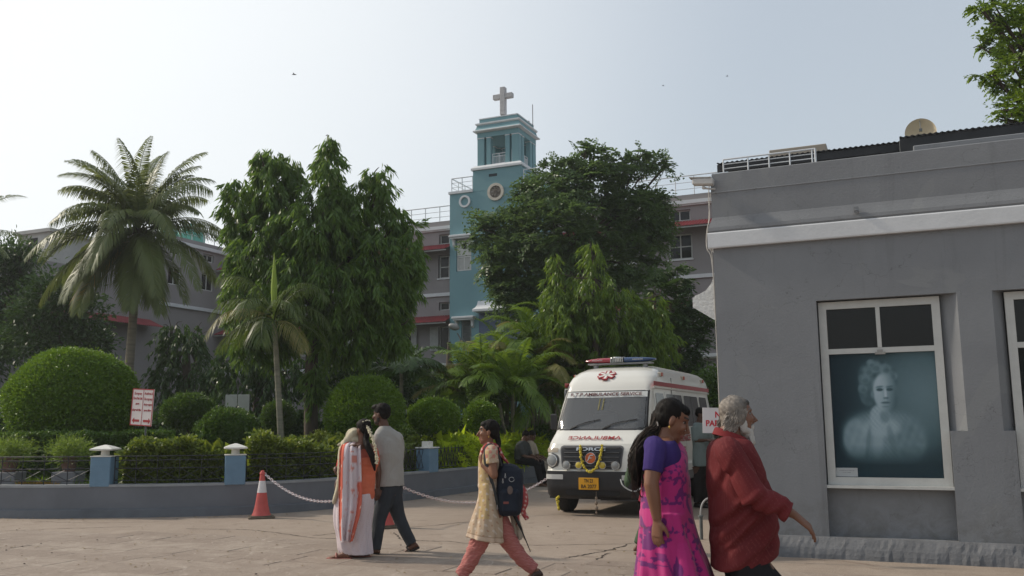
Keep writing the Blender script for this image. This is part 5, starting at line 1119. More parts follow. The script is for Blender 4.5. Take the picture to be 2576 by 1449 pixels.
    m = MB(); m.ringplate(0, 0, .078, .092, -.018, 0, 34); m.v = [tuple(T_ @ Matrix.Rotation(-PI / 2, 4, 'X') @ Vector((p[0], -p[1], p[2]))) for p in m.v]; m.build('badge_ring', chrome, bd)
    m = MB(); m.tube([(-.045, -.05, .016), (-.02, -.01, .016), (-.005, .04, .016), (.055, .045, .016)], .009, 6, smooth_n=10); m.tube([(-.03, .0, .016), (.03, .0, .016)], .008, 6); m.v = [tuple(T_ @ Vector(p)) for p in m.v]; m.build('badge_letter', chrome, bd)
    lens = glass('lamp_lens', (.24, .25, .25), .10); yl = glass('fog_yellow', (.50, .38, .04), .2)
    for x in (-.715, .715):
        hsg = fp('lamp_housing', mat('lamp_dark', (.08, .08, .08), .4), x - .125, x + .125, .76, 1.005, .115, .006)
        o, q = cr_(x, .885, .103, 'headlight', chrome, van, .022); q.build('headlight_lens', lens, o, smooth=True)
        fp('indicator', glass('indicator_lens', (.42, .36, .28), .15), x - .115 if x < 0 else x - .10, x + .10 if x < 0 else x + .115, 1.02, 1.085, .012, .014)
    for x, mm in ((-.43, lens), (-.215, yl), (.19, yl), (.40, lens)):
        o, q = cr_(x - .01, .815, .072 if mm is lens else .062, 'spot_lamp', chrome, van, .06); q.build('spot_lens', mm, o, smooth=True)
    # bumper trim, plate
    fp('bumper_strip', mat('silver_strip', (.42, .42, .41), .45, .08, 20, .2, 60), -.855, -.50, .585, .665, .01, .012); fp('bumper_strip', mat('silver_strip', (1, 1, 1)), .50, .855, .585, .665, .01, .012)
    fp('bumper_recess', mat('recess_black', (.008, .008, .009), .7), -.46, .46, .34, .42, .03, .008)
    pl = MB(); pc = Vector((-.045, -.035, .525)); pl.box(pc.x - .17, pc.x + .17, pc.y, pc.y + .015, pc.z - .095, pc.z + .095, bev=.004); pl = pl.build('number_plate', mat('plate_yellow', (.62, .30, .01), .5, .04), van)
    for s_, z in (('TN 23', .045), ('BA 2077', -.045)): text('plate_text', s_, .082, mat('plate_black', (.01, .01, .01), .6), pl, T3(pc.x, pc.y - .002, pc.z + z) @ XZ, bold=.0012, width=.15 if z > 0 else .26)
    # marigold garland over the grille, tassels
    gm = mat('marigold', (.52, .42, .04), .8, .35, 40); g = MB(); P = catmull([(-.20, 1.13), (-.185, .98), (-.13, .80), (-.02, .715), (.09, .79), (.155, .96), (.17, 1.13)], 40)
    for q in P:
        for _ in range(2): p = front(q[0], q[1]); g.ell((p.x + rg.uniform(-.012, .012), p.y - .075 + rg.uniform(-.012, .012), q[1] + rg.uniform(-.01, .01)), (rg.uniform(.014, .022),) * 3, 7, 5)
    g.build('marigold_garland', gm, van, smooth=True)
    g = MB()
    for k in range(10): g.ell((-.60 + rg.uniform(-.02, .02), .02 + rg.uniform(-.01, .02), .30 - k * .022), (rg.uniform(.016, .028),) * 3, 7, 5)
    g.build('flower_tassel', gm, van, smooth=True)
    g = MB(); g.tube([(.07, .0, .40), (.07, -.01, .06)], .004, 4)
    for z, r in ((.30, .022), (.22, .028), (.14, .03), (.07, .018)): g.ell((.07, -.005, z), (r, r, r * 1.2), 8, 6)
    g.build('bead_tassel', mat('dull_beads', (.22, .17, .13), .8, .3, 20), van, smooth=True)
    for q_ in ((-.78, -.45, .12, .16, .272, .30), (.1, .7, .12, .16, .255, .285)): MB().box(*q_).build('tow_bar', mat('tow', (.03, .03, .03), .6), van)
    # sides
    for s in (1, -1):
        sp('side_window', dk, s, 1.02, 1.66, 1.42, 2.0, .05, .006, slant=(0, 0, .10, 0)); sp('side_window', dk, s, 1.86, 3.02, 1.42, 2.0, .05, .006); sp('side_window', dk, s, 3.16, 4.36, 1.42, 2.0, .05, .006); sp('side_window', dk, s, 4.50, 5.2, 1.42, 2.0, .05, .006)
        sp('window_rail', blk, s, 2.42, 2.46, 1.42, 2.0, 0, .010, na=3); sp('window_rail', blk, s, 3.76, 3.80, 1.42, 2.0, 0, .010, na=3)
        for y in (.98, 1.76, 3.09): sp('door_seam', blk, s, y, y + .012, .76, 2.03, 0, .003, na=2)
        sp('red_stripe', red, s, .99, 5.5, 2.125, 2.20, 0, .008, na=40)
        m = MB(); m.tube([(s * .80, 1.0, 2.09), (s * .80, 5.5, 2.09)], .014, 6); m.build('rain_gutter', paint, van)
        sp('door_handle', blk, s, 1.60, 1.72, 1.24, 1.27, 0, .02, na=3)
        for y in (1.55, 3.2, 4.9):
            m = MB().box(s * .775 - .03, s * .775 + .035, y - .05, y + .05, 2.30, 2.37, bev=.008); o = m.build('marker_lamp', mat('marker_base', (.45, .40, .33), .5), van); MB().box(s * .815 - .004, s * .815 + .012, y - .045, y + .045, 2.303, 2.367).build('marker_lens', mat('marker_red', (.40, .07, .03), .3), o)
    Ms = Matrix(((0, 0, 1, .862), (1, 0, 0, 2.55), (0, 1, 0, 1.20), (0, 0, 0, 1)))
    text('side_text', 'R.T.P AMBULANCE', .16, red, van, Ms, width=1.7, bold=.004, ext=.002); text('side_text', 'CELL: 94421', .10, red, van, Matrix.Translation((0, 0, -.19)) @ Ms, width=.9, bold=.002, ext=.002)
    m = MB(); m.tube([(-.80, .95, 1.42), (-.92, .80, 1.50), (-.93, .78, 1.62)], .012, 6, smooth_n=8).box(-1.0, -.88, .74, .80, 1.38, 1.66, bev=.02); m.build('side_mirror', blk, van)
    # star emblem on the roof front
    T_ = onfront(-.08, 2.32, .012); st = MB()
    for k in range(3): st.box(-.036, .036, -.165, .165, -.02, .006, T=T_ @ Matrix.Rotation(k * PI / 3, 4, 'Z') @ Matrix.Scale(1.35, 4, (1, 0, 0)) @ Matrix.Rotation(0, 4, 'Z'))
    st.build('star_emblem', red, van); m = MB()
    for k in range(3): m.box(-.016, .016, -.145, .145, .0065, .008, T=T_ @ Matrix.Rotation(k * PI / 3, 4, 'Z') @ Matrix.Scale(1.35, 4, (1, 0, 0)))
    m.build('star_inner', paint, van)
    # light bar
    def pill(x0, x1, taper0, taper1):
        R = []
        for q in np.linspace(0, 1, 9): x = x0 + (x1 - x0) * q; k = 1 - (taper0 * (1 - q) ** 3 + taper1 * q ** 3); R.append([(x, 1.75 + .13 * k * math.cos(a), 2.625 + .052 * k * math.sin(a)) for a in np.linspace(0, 2 * PI, 17)[:-1]])
        return MB().rings(R)
    lb = pill(-.66, -.16, .7, 0).build('beacon_red', glass('beacon_red', (.28, .02, .035), .15), van, smooth=True); pill(.10, .66, 0, .7).build('beacon_blue', glass('beacon_blue', (.02, .05, .13), .15), van, smooth=True)
    m = MB().lathe([(.125, 0), (.13, .05), (.12, .08), (0, .09)], (-.03, 1.75, 2.60), 20); 
    for k in range(8): m.box(-.155 + k * .032, -.139 + k * .032, 1.61, 1.89, 2.578, 2.672, bev=.003)
    m.build('beacon_speaker', chrome, van)
    for x, t_ in ((-.40, 'INNOVATIVE'), (.36, 'INNOVATIVE')): text('beacon_text', t_, .035, mat('beacon_ink', (.6, .6, .6), .6), van, T3(x, 1.615, 2.625) @ XZ, width=.19, ext=.001)
    MB().box(-.60, .60, 1.66, 1.84, 2.55, 2.575, bev=.004).box(-.5, -.44, 1.70, 1.80, 2.44, 2.56).box(.44, .5, 1.70, 1.80, 2.44, 2.56).build('beacon_mount', mat('mount', (.25, .25, .25), .5), van)
ambulance()
# ================================================================== people
def wrinkle(co, no, amp, seed, freq=14.0, stretch=(1, 1, .5)):
    r = np.random.default_rng(seed); q = co * np.array(stretch); s = np.zeros(len(co))
    wv = np.stack([np.sin(q @ r.normal(size=3) * freq * .6 + r.uniform(0, 6)) for _ in range(3)], -1) * .05
    q = q + wv
    for i in range(7):
        k = r.normal(size=3); k /= np.linalg.norm(k); f = freq * r.uniform(.6, 2.2); s += (1 - np.abs(np.sin(q @ k * f + r.uniform(0, 6)))) ** 2 / 7 * r.choice([-1, 1])
    return co + no * (s * amp * 2)[:, None]
def fuse(m, name, mt, par, vox=.007, it=5, amp=0, seed=1, freq=14, paint=None, stretch=(1, 1, .5), cut=None, shape=None):
    me = bpy.data.meshes.new('tmp'); me.from_pydata(m.v, [], m.f); bm = bmesh.new(); bm.from_mesh(me); bmesh.ops.recalc_face_normals(bm, faces=bm.faces); bm.to_mesh(me); bm.free()
    o = bpy.data.objects.new('tmp', me); COL.objects.link(o)
    a = o.modifiers.new('r', 'REMESH'); a.mode = 'VOXEL'; a.voxel_size = vox; a.use_smooth_shade = True
    if it: b = o.modifiers.new('s', 'SMOOTH'); b.iterations = it; b.factor = .5
    out = evalmesh(o); bpy.data.objects.remove(o); n = len(out.vertices); co = np.empty(n * 3, np.float32); out.vertices.foreach_get('co', co); co = co.reshape(-1, 3).astype(float)
    if amp or shape:
        no = np.empty(n * 3, np.float32); out.vertices.foreach_get('normal', no); no = no.reshape(-1, 3)
        if shape: co = shape(co, no)
        if amp: co = wrinkle(co, no, amp, seed, freq, stretch)
        out.vertices.foreach_set('co', co.astype(np.float32).ravel())
    if paint:
        rgb = paint(co); ca = out.color_attributes.new('Col', 'FLOAT_COLOR', 'POINT'); ca.data.foreach_set('color', np.concatenate([rgb, np.ones((n, 1))], 1).astype(np.float32).ravel())
    out.name = name; out.materials.clear(); out.update(); return link(name, out, mt, par)
V3 = lambda *a: Vector(a)
class Fig:
    def __init__(s, name, label, u, v, Y, group=None, cat='person'):
        s.Y = Y; g = at(u, v, Y); s.o = Vector((g.x, Y, 0)); s.t = thing('person', label, cat, s.o, 0, group)
    def J(s, u, v, dy=0.0): return at(u, v, s.Y + dy) - s.o
def head(m, c, yaw, pitch, roll=0, s=1.0, nose=1.0):
    """c = centre of skull; yaw 0 looks to +x, 90deg to +y; pitch down positive. returns head matrix (x fwd, y lateral, z up)"""
    T = Matrix.Translation(c) @ Matrix.Rotation(yaw, 4, 'Z') @ Matrix.Rotation(pitch, 4, 'Y') @ Matrix.Rotation(roll, 4, 'X') @ Matrix.Scale(s, 4)
    def E(p, r, R=None): m.ell(T @ Vector(p), r, 16, 10, T=(T.to_3x3() if R is None else T.to_3x3() @ R))
    E((-.012, 0, .032), (.095, .074, .084)); E((.020, 0, -.020), (.066, .063, .092)); E((.038, 0, -.078), (.048, .047, .036)); E((.062, 0, -.102), (.024, .024, .018))
    m.tube([T @ Vector(p) for p in ((.078, 0, .022), (.094, 0, -.002), (.108 + .006 * nose, 0, -.030), (.088, 0, -.040))], [.009 * s, .010 * s, .0135 * s, .010 * s], 8)
    E((.074, 0, .036), (.016, .045, .012)); E((.084, 0, -.060), (.014, .022, .007)); E((.082, 0, -.074), (.014, .019, .008))
    for y in (-1, 1): E((.066, y * .034, -.020), (.022, .022, .020)); E((-.004, y * .074, -.010), (.016, .010, .030))
    return T
def headpaint(T, skin, lip=(.25, .09, .08), brow=(.02, .015, .012)):
    Ti = np.array(T.inverted())
    def f(co, rgb):
        q = co @ Ti[:3, :3].T + Ti[:3, 3]
        x, y, z = q[:, 0], np.abs(q[:, 1]), q[:, 2]; fr = x > .045
        def e(cy, cz, ry, rz): return fr & (((y - cy) / ry) ** 2 + ((z - cz) / rz) ** 2 < 1)
        rgb[e(.033, .040, .022, .0055) & (x > .05)] = brow; rgb[e(.033, .014, .016, .008)] = (.035, .025, .02); rgb[e(.035, .013, .010, .0045)] = (.35, .32, .29); rgb[e(.033, .013, .0055, .0055)] = (.012, .01, .01)
        rgb[e(0, -.066, .024, .0095)] = lip; rgb[(x > .045) & (x < .2) & (y > .02) & (y < .055) & (z > -.05) & (z < -.01)] *= 1.06
        return rgb
    return f
def hand(m, w, d, n, L=.18, curl=.5, spread=.02, thumb=1, s=1.0):
    """w wrist, d pointing dir, n palm normal (fingers curl towards n)"""
    d = Vector(d).normalized(); n = Vector(n); n = (n - d * n.dot(d)).normalized(); l = d.cross(n).normalized(); L *= s
    R = []
    for q, wd, th in ((-.01, .024, .020), (.02, .030, .017), (.06, .040, .015), (.095, .042, .012)):
        c = w + d * q * s; R.append([c + l * wd * s * math.cos(a) + n * th * s * math.sin(a) for a in np.linspace(0, 2 * PI, 13)[:-1]])
    m.rings(R)
    for i, (o, ln) in enumerate(((-.031, .068), (-.0105, .080), (.0105, .074), (.031, .058))):
        p = w + d * (.088 - abs(o) * .15) * s + l * o * s; c = curl * (.8 + .15 * i); dd = d.copy(); pts = [p]; rr = [.0095 * s]
        for k, f in enumerate((.42, .33, .25)):
            dd = (dd * math.cos(c * .55) + n * math.sin(c * .55)).normalized(); p = p + (dd + l * o * .6) * ln * f * s; pts.append(p); rr.append((.0092, .0082, .0068)[k] * s)
        m.tube(pts, rr, 8)
    p = w + d * .02 * s - l * .026 * s * thumb; pts = [p, p + (d * .6 - l * thumb * .6 + n * .25).normalized() * .035 * s]; pts.append(pts[-1] + (d * .85 - l * thumb * .25 + n * .35).normalized() * .032 * s); pts.append(pts[-1] + (d * .95 + n * .35).normalized() * .024 * s)
    m.tube(pts, [.014 * s, .012 * s, .0105 * s, .008 * s], 8)
def limb(m, P, R, n=12, k=14, flat=1.0): m.tube(P, R, n, smooth_n=k, flat=flat)
def joint(m, p, r): m.ell(p, (r, r, r), 12, 8)
def torso(m, secs, fw, k=14, n=28, p=2.3):
    """secs: (centre, half lateral, half depth)"""
    fw = Vector(fw).normalized(); lat = Vector((0, 0, 1)).cross(fw).normalized(); A_ = catmull([list(c) + [a, b] for c, a, b in secs], k); R = []
    for q in A_:
        ring = []
        for j in range(n):
            a = 2 * PI * j / n; c, s_ = math.cos(a), math.sin(a); c = math.copysign(abs(c) ** (2 / p), c); s_ = math.copysign(abs(s_) ** (2 / p), s_)
            ring.append(Vector(q[:3]) + lat * c * q[3] + fw * s_ * q[4])
        R.append(ring)
    m.rings(R)
def foot(m, an, d, L=.24, s=1.0, pitch=0.0, h=.075):
    """an ankle, d toe direction (horizontal), pitch>0 heel up"""
    d = Vector(d).normalized(); l = Vector((0, 0, 1)).cross(d).normalized(); T = Matrix.Translation(an) @ Matrix((( d.x, l.x, 0, 0), (d.y, l.y, 0, 0), (0, 0, 1, 0), (0, 0, 0, 1))) @ Matrix.Rotation(pitch, 4, 'Y'); R = []
    for x, w, z0, z1 in ((-.055, .022, -h, -.045), (-.04, .032, -h, .0), (0, .034, -h, .01), (.05, .038, -h, -.015), (.11, .046, -h, -.04), (.15, .044, -h, -.052), (.178, .03, -h, -.06)):
        R.append([T @ Vector((x * s * L / .24, w * s * math.cos(a), (z0 + z1) / 2 + (z1 - z0) / 2 * math.sin(a))) for a in np.linspace(0, 2 * PI, 15)[:-1]])
    m.rings(R)
    for i in range(5): m.ell(T @ Vector(((.18 - i * .008) * L / .24, -.032 + i * .016, -h + .011)), (.016, .0085, .010), 7, 5)
    return T
def skirt(m, secs, fold=.012, nf=11, seed=1, n=96, k=40, tw=0.0, skew=None):
    """secs: (cx, cy, z, half x, half y)"""
    A_ = catmull([list(q) for q in secs], k); r = np.random.default_rng(seed); ph = r.uniform(0, 6.28, 4); R = []
    for i, q in enumerate(A_):
        s = i / (k - 1); ring = []
        for j in range(n):
            a = 2 * PI * j / n; f = fold * (.25 + .95 * s) * (math.sin(nf * a + ph[0] + tw * s + 1.2 * math.sin(2 * a + ph[1])) + .6 * math.sin((nf * 1.9 // 1) * a + ph[2] - tw * s * 2) + .5 * math.sin(3 * a + 5 * s + ph[3]))
            ring.append((q[0] + (q[3] + f) * math.cos(a), q[1] + (q[4] + f) * math.sin(a), q[2]))
        R.append(ring)
    m.rings(R); return m
def sheet(m, rows, th=.006):
    """rows of points -> thin closed cloth"""
    n = len(rows[0]); R0 = [[Vector(p) for p in r] for r in rows]; nr = len(R0); V = []; off = []
    for i in range(nr):
        for j in range(n):
            a = R0[min(i + 1, nr - 1)][j] - R0[max(i - 1, 0)][j]; b = R0[i][min(j + 1, n - 1)] - R0[i][max(j - 1, 0)]; q = a.cross(b); q.normalize(); V.append(R0[i][j]); off.append(q * th)
    N = len(V); W = [v + o for v, o in zip(V, off)]; F = []
    for i in range(nr - 1):
        for j in range(n - 1): a = i * n + j; F.append((a, a + 1, a + n + 1, a + n)); F.append((N + a + n, N + a + n + 1, N + a + 1, N + a))
    for i in range(nr - 1):
        for j in (0, n - 1): a = i * n + j; F.append((a, a + n, N + a + n, N + a))
    for j in range(n - 1):
        for i in (0, nr - 1): a = i * n + j; F.append((a, a + 1, N + a + 1, N + a))
    return m.add(V + W, F)
skinm = attrmat('skin', .5, .4)
def skinpaint(base, *fs):
    base = np.array(base)
    def p(co):
        r = np.tile(base, (len(co), 1)); r *= (1 + .06 * np.sin(co @ [31, 17, 23]) * np.sin(co @ [11, -29, 19]))[:, None]
        for f in fs: r = f(co, r)
        return r
    return p
def strands(m, path, rad, n, seed, th=.0035, wob=.01, tip=.3, up=None):
    """loose strands running along a path"""
    r = random.Random(seed); P = catmull([list(p) for p in path], 16); Rr = np.interp(np.linspace(0, 1, 16), np.linspace(0, 1, len(rad)), rad)
    for _ in range(n):
        a = r.uniform(0, 6.28); q = r.uniform(.55, 1.1); e = int(r.uniform(11, 16)); T = np.gradient(P, axis=0); pts = []
        for i in range(e):
            t = Vector(T[i]).normalized(); u = Vector((0, 1, 0)) - t * t.y; u.normalize(); w = t.cross(u); aa = a + .5 * math.sin(i * .5 + a * 3)
            pts.append(Vector(P[i]) + (u * math.cos(aa) + w * math.sin(aa)) * Rr[i] * q + Vector((r.uniform(-1, 1), r.uniform(-1, 1), 0)) * wob * .15)
        m.tube(pts, [th] * (e - 1) + [th * tip], 4)
hairm = mat('hair_black', (.009, .007, .006), .62, .3, 40, .3, 120, spec=.12, stretch=(1, 1, .15))
def cloth(name, col, var=.08, bump=.25, bs=220, rough=.85, **k): return mat(name, col, rough, var, 6, bump, bs, spec=.15, **k)
EX, EY, EZ = V3(1, 0, 0), V3(0, 1, 0), V3(0, 0, 1)
# ------------------------------------------------------------------ woman in the pink sari (walking right)
def pink_woman():
    f = Fig('person', 'woman in a bright pink sari with violet flowers and very long loose hair', 1675, 1300, 5.3); J = f.J; t = f.t; sk = (.20, .092, .054)
    fw = V3(.97, -.10, 0); m = MB()
    hc = J(1691, 1057); T = head(m, hc, math.radians(-6), math.radians(24), 0, 1.0, .7)
    neck = J(1668, 1098); ch = J(1671, 1150); wa = J(1672, 1235); hp = J(1676, 1305)
    limb(m, [J(1684, 1072), J(1675, 1088), neck + V3(0, 0, -.02)], [.05, .048, .058])
    torso(m, [(neck + V3(0, 0, 0), .05, .05), (J(1668, 1112), .11, .065), (ch, .145, .09), (J(1672, 1190), .14, .10), (wa, .14, .105), (hp, .17, .125), (hp - EZ * .12, .15, .11)], fw)
    sh, el, wr = J(1650, 1131, -.17), J(1638, 1216, -.22), J(1653, 1306, -.21)
    limb(m, [sh + V3(0, .03, -.02), sh.lerp(el, .5), el], [.046, .049, .041]); limb(m, [el, el.lerp(wr, .4) + V3(0, -.004, 0), wr], [.042, .039, .026]); joint(m, el, .041)
    hand(m, wr, J(1652, 1380, -.20) - wr, V3(.75, .6, 0), curl=.45, thumb=-1, s=.98)
    sh2, el2, wr2 = J(1672, 1131, .17), J(1707, 1146, .20), J(1696, 1104, .08)
    limb(m, [sh2, sh2.lerp(el2, .5) + V3(0, 0, -.02), el2], [.052, .046, .040]); joint(m, el2, .042); limb(m, [el2, el2.lerp(wr2, .5), wr2], [.041, .035, .025])
    hand(m, wr2, V3(.1, -.1, 1), V3(-1, 0, 0), curl=1.1, s=.9)
    for dx, dy, kx in ((-.10, -.08, -.05), (.22, .09, .16)):
        k = V3(hp.x + kx, dy, .50); a = V3(hp.x + dx * 1.6, dy, .09); limb(m, [hp + V3(0, dy, -.08), k, a], [.095, .06, .037]); foot(m, a, fw, .23)
    fuse(m, 'body', skinm, t, .006, 4, paint=skinpaint(sk, headpaint(T, sk)))
    # blouse
    bl = MB(); limb(bl, [sh + V3(0, .09, .02), sh + V3(0, .02, .0), sh.lerp(el, .32), sh.lerp(el, .68)], [.060, .064, .061, .057], k=14); limb(bl, [sh2, sh2.lerp(el2, .6)], [.06, .056])
    torso(bl, [(J(1668, 1107), .09, .062), (J(1668, 1117), .150, .080), (J(1670, 1150), .172, .106), (J(1671, 1190), .165, .112), (J(1671, 1210), .155, .105)], fw)
    fuse(bl, 'blouse', cloth('blouse_violet', (.045, .028, .135), .1), t, .006, 6, .004, 3, 16)
    # sari: torso wrap pushed forward plus flared skirt
    r = np.random.default_rng(12); mot = []
    for i in range(240): mot.append((r.uniform(-.45, .65), r.uniform(.0, 1.25), r.uniform(0, 6.28), r.choice([0, 1, 2]), r.uniform(.7, 1.25)))
    def paint(co):
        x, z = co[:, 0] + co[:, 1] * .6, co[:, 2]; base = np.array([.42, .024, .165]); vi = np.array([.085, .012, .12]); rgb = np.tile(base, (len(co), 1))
        sh_ = .06 * np.sin(x * 25 + z * 9) * np.sin(z * 17); rgb = rgb * (1 + sh_)[:, None]; k = np.zeros(len(co))
        for cx, cz, a, kind, s in mot:
            dx, dz = x - cx, z - cz; near = (np.abs(dx) < .1) & (np.abs(dz) < .1)
            if not near.any(): continue
            d0, d1 = dx[near], dz[near]; p, q = (d0 * math.cos(a) + d1 * math.sin(a)) / s, (-d0 * math.sin(a) + d1 * math.cos(a)) / s
            if kind == 0: v = ((p / .038) ** 2 + (q / .014) ** 2 < 1) | ((np.abs(q) < .003) & (p < -.02) & (p > -.08))
            elif kind == 1: rr_ = np.hypot(p, q); v = (rr_ < .042 * (.72 + .28 * np.cos(5 * np.arctan2(q, p)))) & (rr_ > .017)
            else: v = (((p - .02) / .022) ** 2 + (q / .010) ** 2 < 1) | (((p + .02) / .022) ** 2 + ((q - .01) / .010) ** 2 < 1) | ((p / .010) ** 2 + ((q - .03) / .02) ** 2 < 1)
            w = k[near]; w[v] = .85; k[near] = w
        bd = ((x * .55 + z) > 1.36) & ((x * .55 + z) < 1.375); k[bd] = .6
        b2 = np.abs(z - (.30 + (x - .0) * 1.9)) < .035 * (1 + .3 * np.sin(z * 40)); k[b2 & (z < .95)] = .75
        b3 = np.abs(z - (.62 - (x + .12) * 2.6)) < .022; k[b3 & (z < .8)] = .7
        k[z < .06] = .9
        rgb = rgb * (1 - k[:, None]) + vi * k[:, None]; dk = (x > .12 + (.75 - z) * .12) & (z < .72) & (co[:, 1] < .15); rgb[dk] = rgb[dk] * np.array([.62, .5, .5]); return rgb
    s = MB()
    torso(s, [(J(1690, 1104, .10), .04, .035), (J(1692, 1124, .07), .09, .055), (J(1688, 1150, .03), .155, .086), (J(1680, 1180), .182, .108), (J(1678, 1210), .178, .130), (J(1676, 1250), .175, .137), (J(1678, 1290), .195, .145), (J(1679, 1320), .20, .15)], fw)
    zz = lambda v: J(1680, v).z; X = lambda u, v: J(u, v).x
    sec = []
    for v, ub, uf in ((1285, 1613, 1739), (1310, 1613, 1744), (1350, 1610, 1756), (1400, 1606, 1775), (1449, 1602, 1790), (1560, 1590, 1822), (1700, 1570, 1858)):
        xb, xf = X(ub, v), X(uf, v); sec.append(((xb + xf) / 2, .0, max(zz(v), .03), (xf - xb) / 2, .205 + (v - 1285) * .00022))
    skirt(s, sec, .012, 9, 4, tw=2.5); s.tube([J(1700, 1300, -.14), J(1722, 1400, -.2), J(1735, 1500, -.24)], [.02, .05, .06], 10)
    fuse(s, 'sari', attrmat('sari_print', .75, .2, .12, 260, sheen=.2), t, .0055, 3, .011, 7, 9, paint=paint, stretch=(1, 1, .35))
    # hair
    h = MB(); TT = T.to_3x3(); E = lambda p, q: h.ell(T @ Vector(p), q, 16, 10, T=TT)
    E((-.022, 0, .040), (.092, .078, .082)); E((-.040, 0, .0), (.064, .074, .070)); E((.035, 0, .072), (.046, .060, .034)); E((-.085, 0, -.01), (.034, .032, .040))
    pth = [T @ Vector((-.085, 0, .0)), J(1650, 1080, .0), J(1632, 1098, -.02), J(1617, 1122, -.03), J(1605, 1152, -.03), J(1600, 1188, -.03), J(1606, 1226, -.02)]; rad = [.032, .036, .042, .048, .050, .043, .018]
    h.tube(pth, rad, 14, smooth_n=24, flat=.8); fuse(h, 'hair', hairm, t, .006, 3, .006, 5, 60, stretch=(1, 1, .2))
    st = MB(); strands(st, pth, [q * 1.06 for q in rad], 120, 4, .0022, .015); strands(st, pth[2:] + [J(1612, 1245), J(1616, 1262)], [.05, .055, .055, .05, .045, .05, .05], 40, 6, .0016, .03); st.build('hair_strands', mat('hair_brown', (.030, .021, .016), .6, .3, 50, spec=.15), t)
    j = MB(); wv = [wr.lerp(el, .28) + V3(.03 * math.cos(a), .03 * math.sin(a), .0) for a in np.linspace(0, 2 * PI, 17)]; j.tube(wv, .003, 5); j.build('bangle', mat('bangle', (.42, .08, .08), .3), t)
    j = MB(); nk = [T @ Vector((-.03 + .058 * math.cos(a), .058 * math.sin(a), -.125 - .02 * math.cos(a))) for a in np.linspace(0, 2 * PI, 21)]; j.tube(nk, .002, 5); j.ell(T @ Vector((-.004, -.086, -.045)), (.005, .004, .009), 6, 5); j.build('necklace', mat('gold', (.55, .36, .08), .3, .05, 5, 0, metal=.8), t)
    b = thing('hair_clip', 'small silver clip in the long hair of the woman in pink', 'hair clip', f.o + J(1653, 1066, -.05)); MB().tube([(0, 0, .012), (.004, 0, -.012)], .005, 6).build('clip', chrome_(), b)
def chrome_(): return MATS['chrome']
pink_woman()
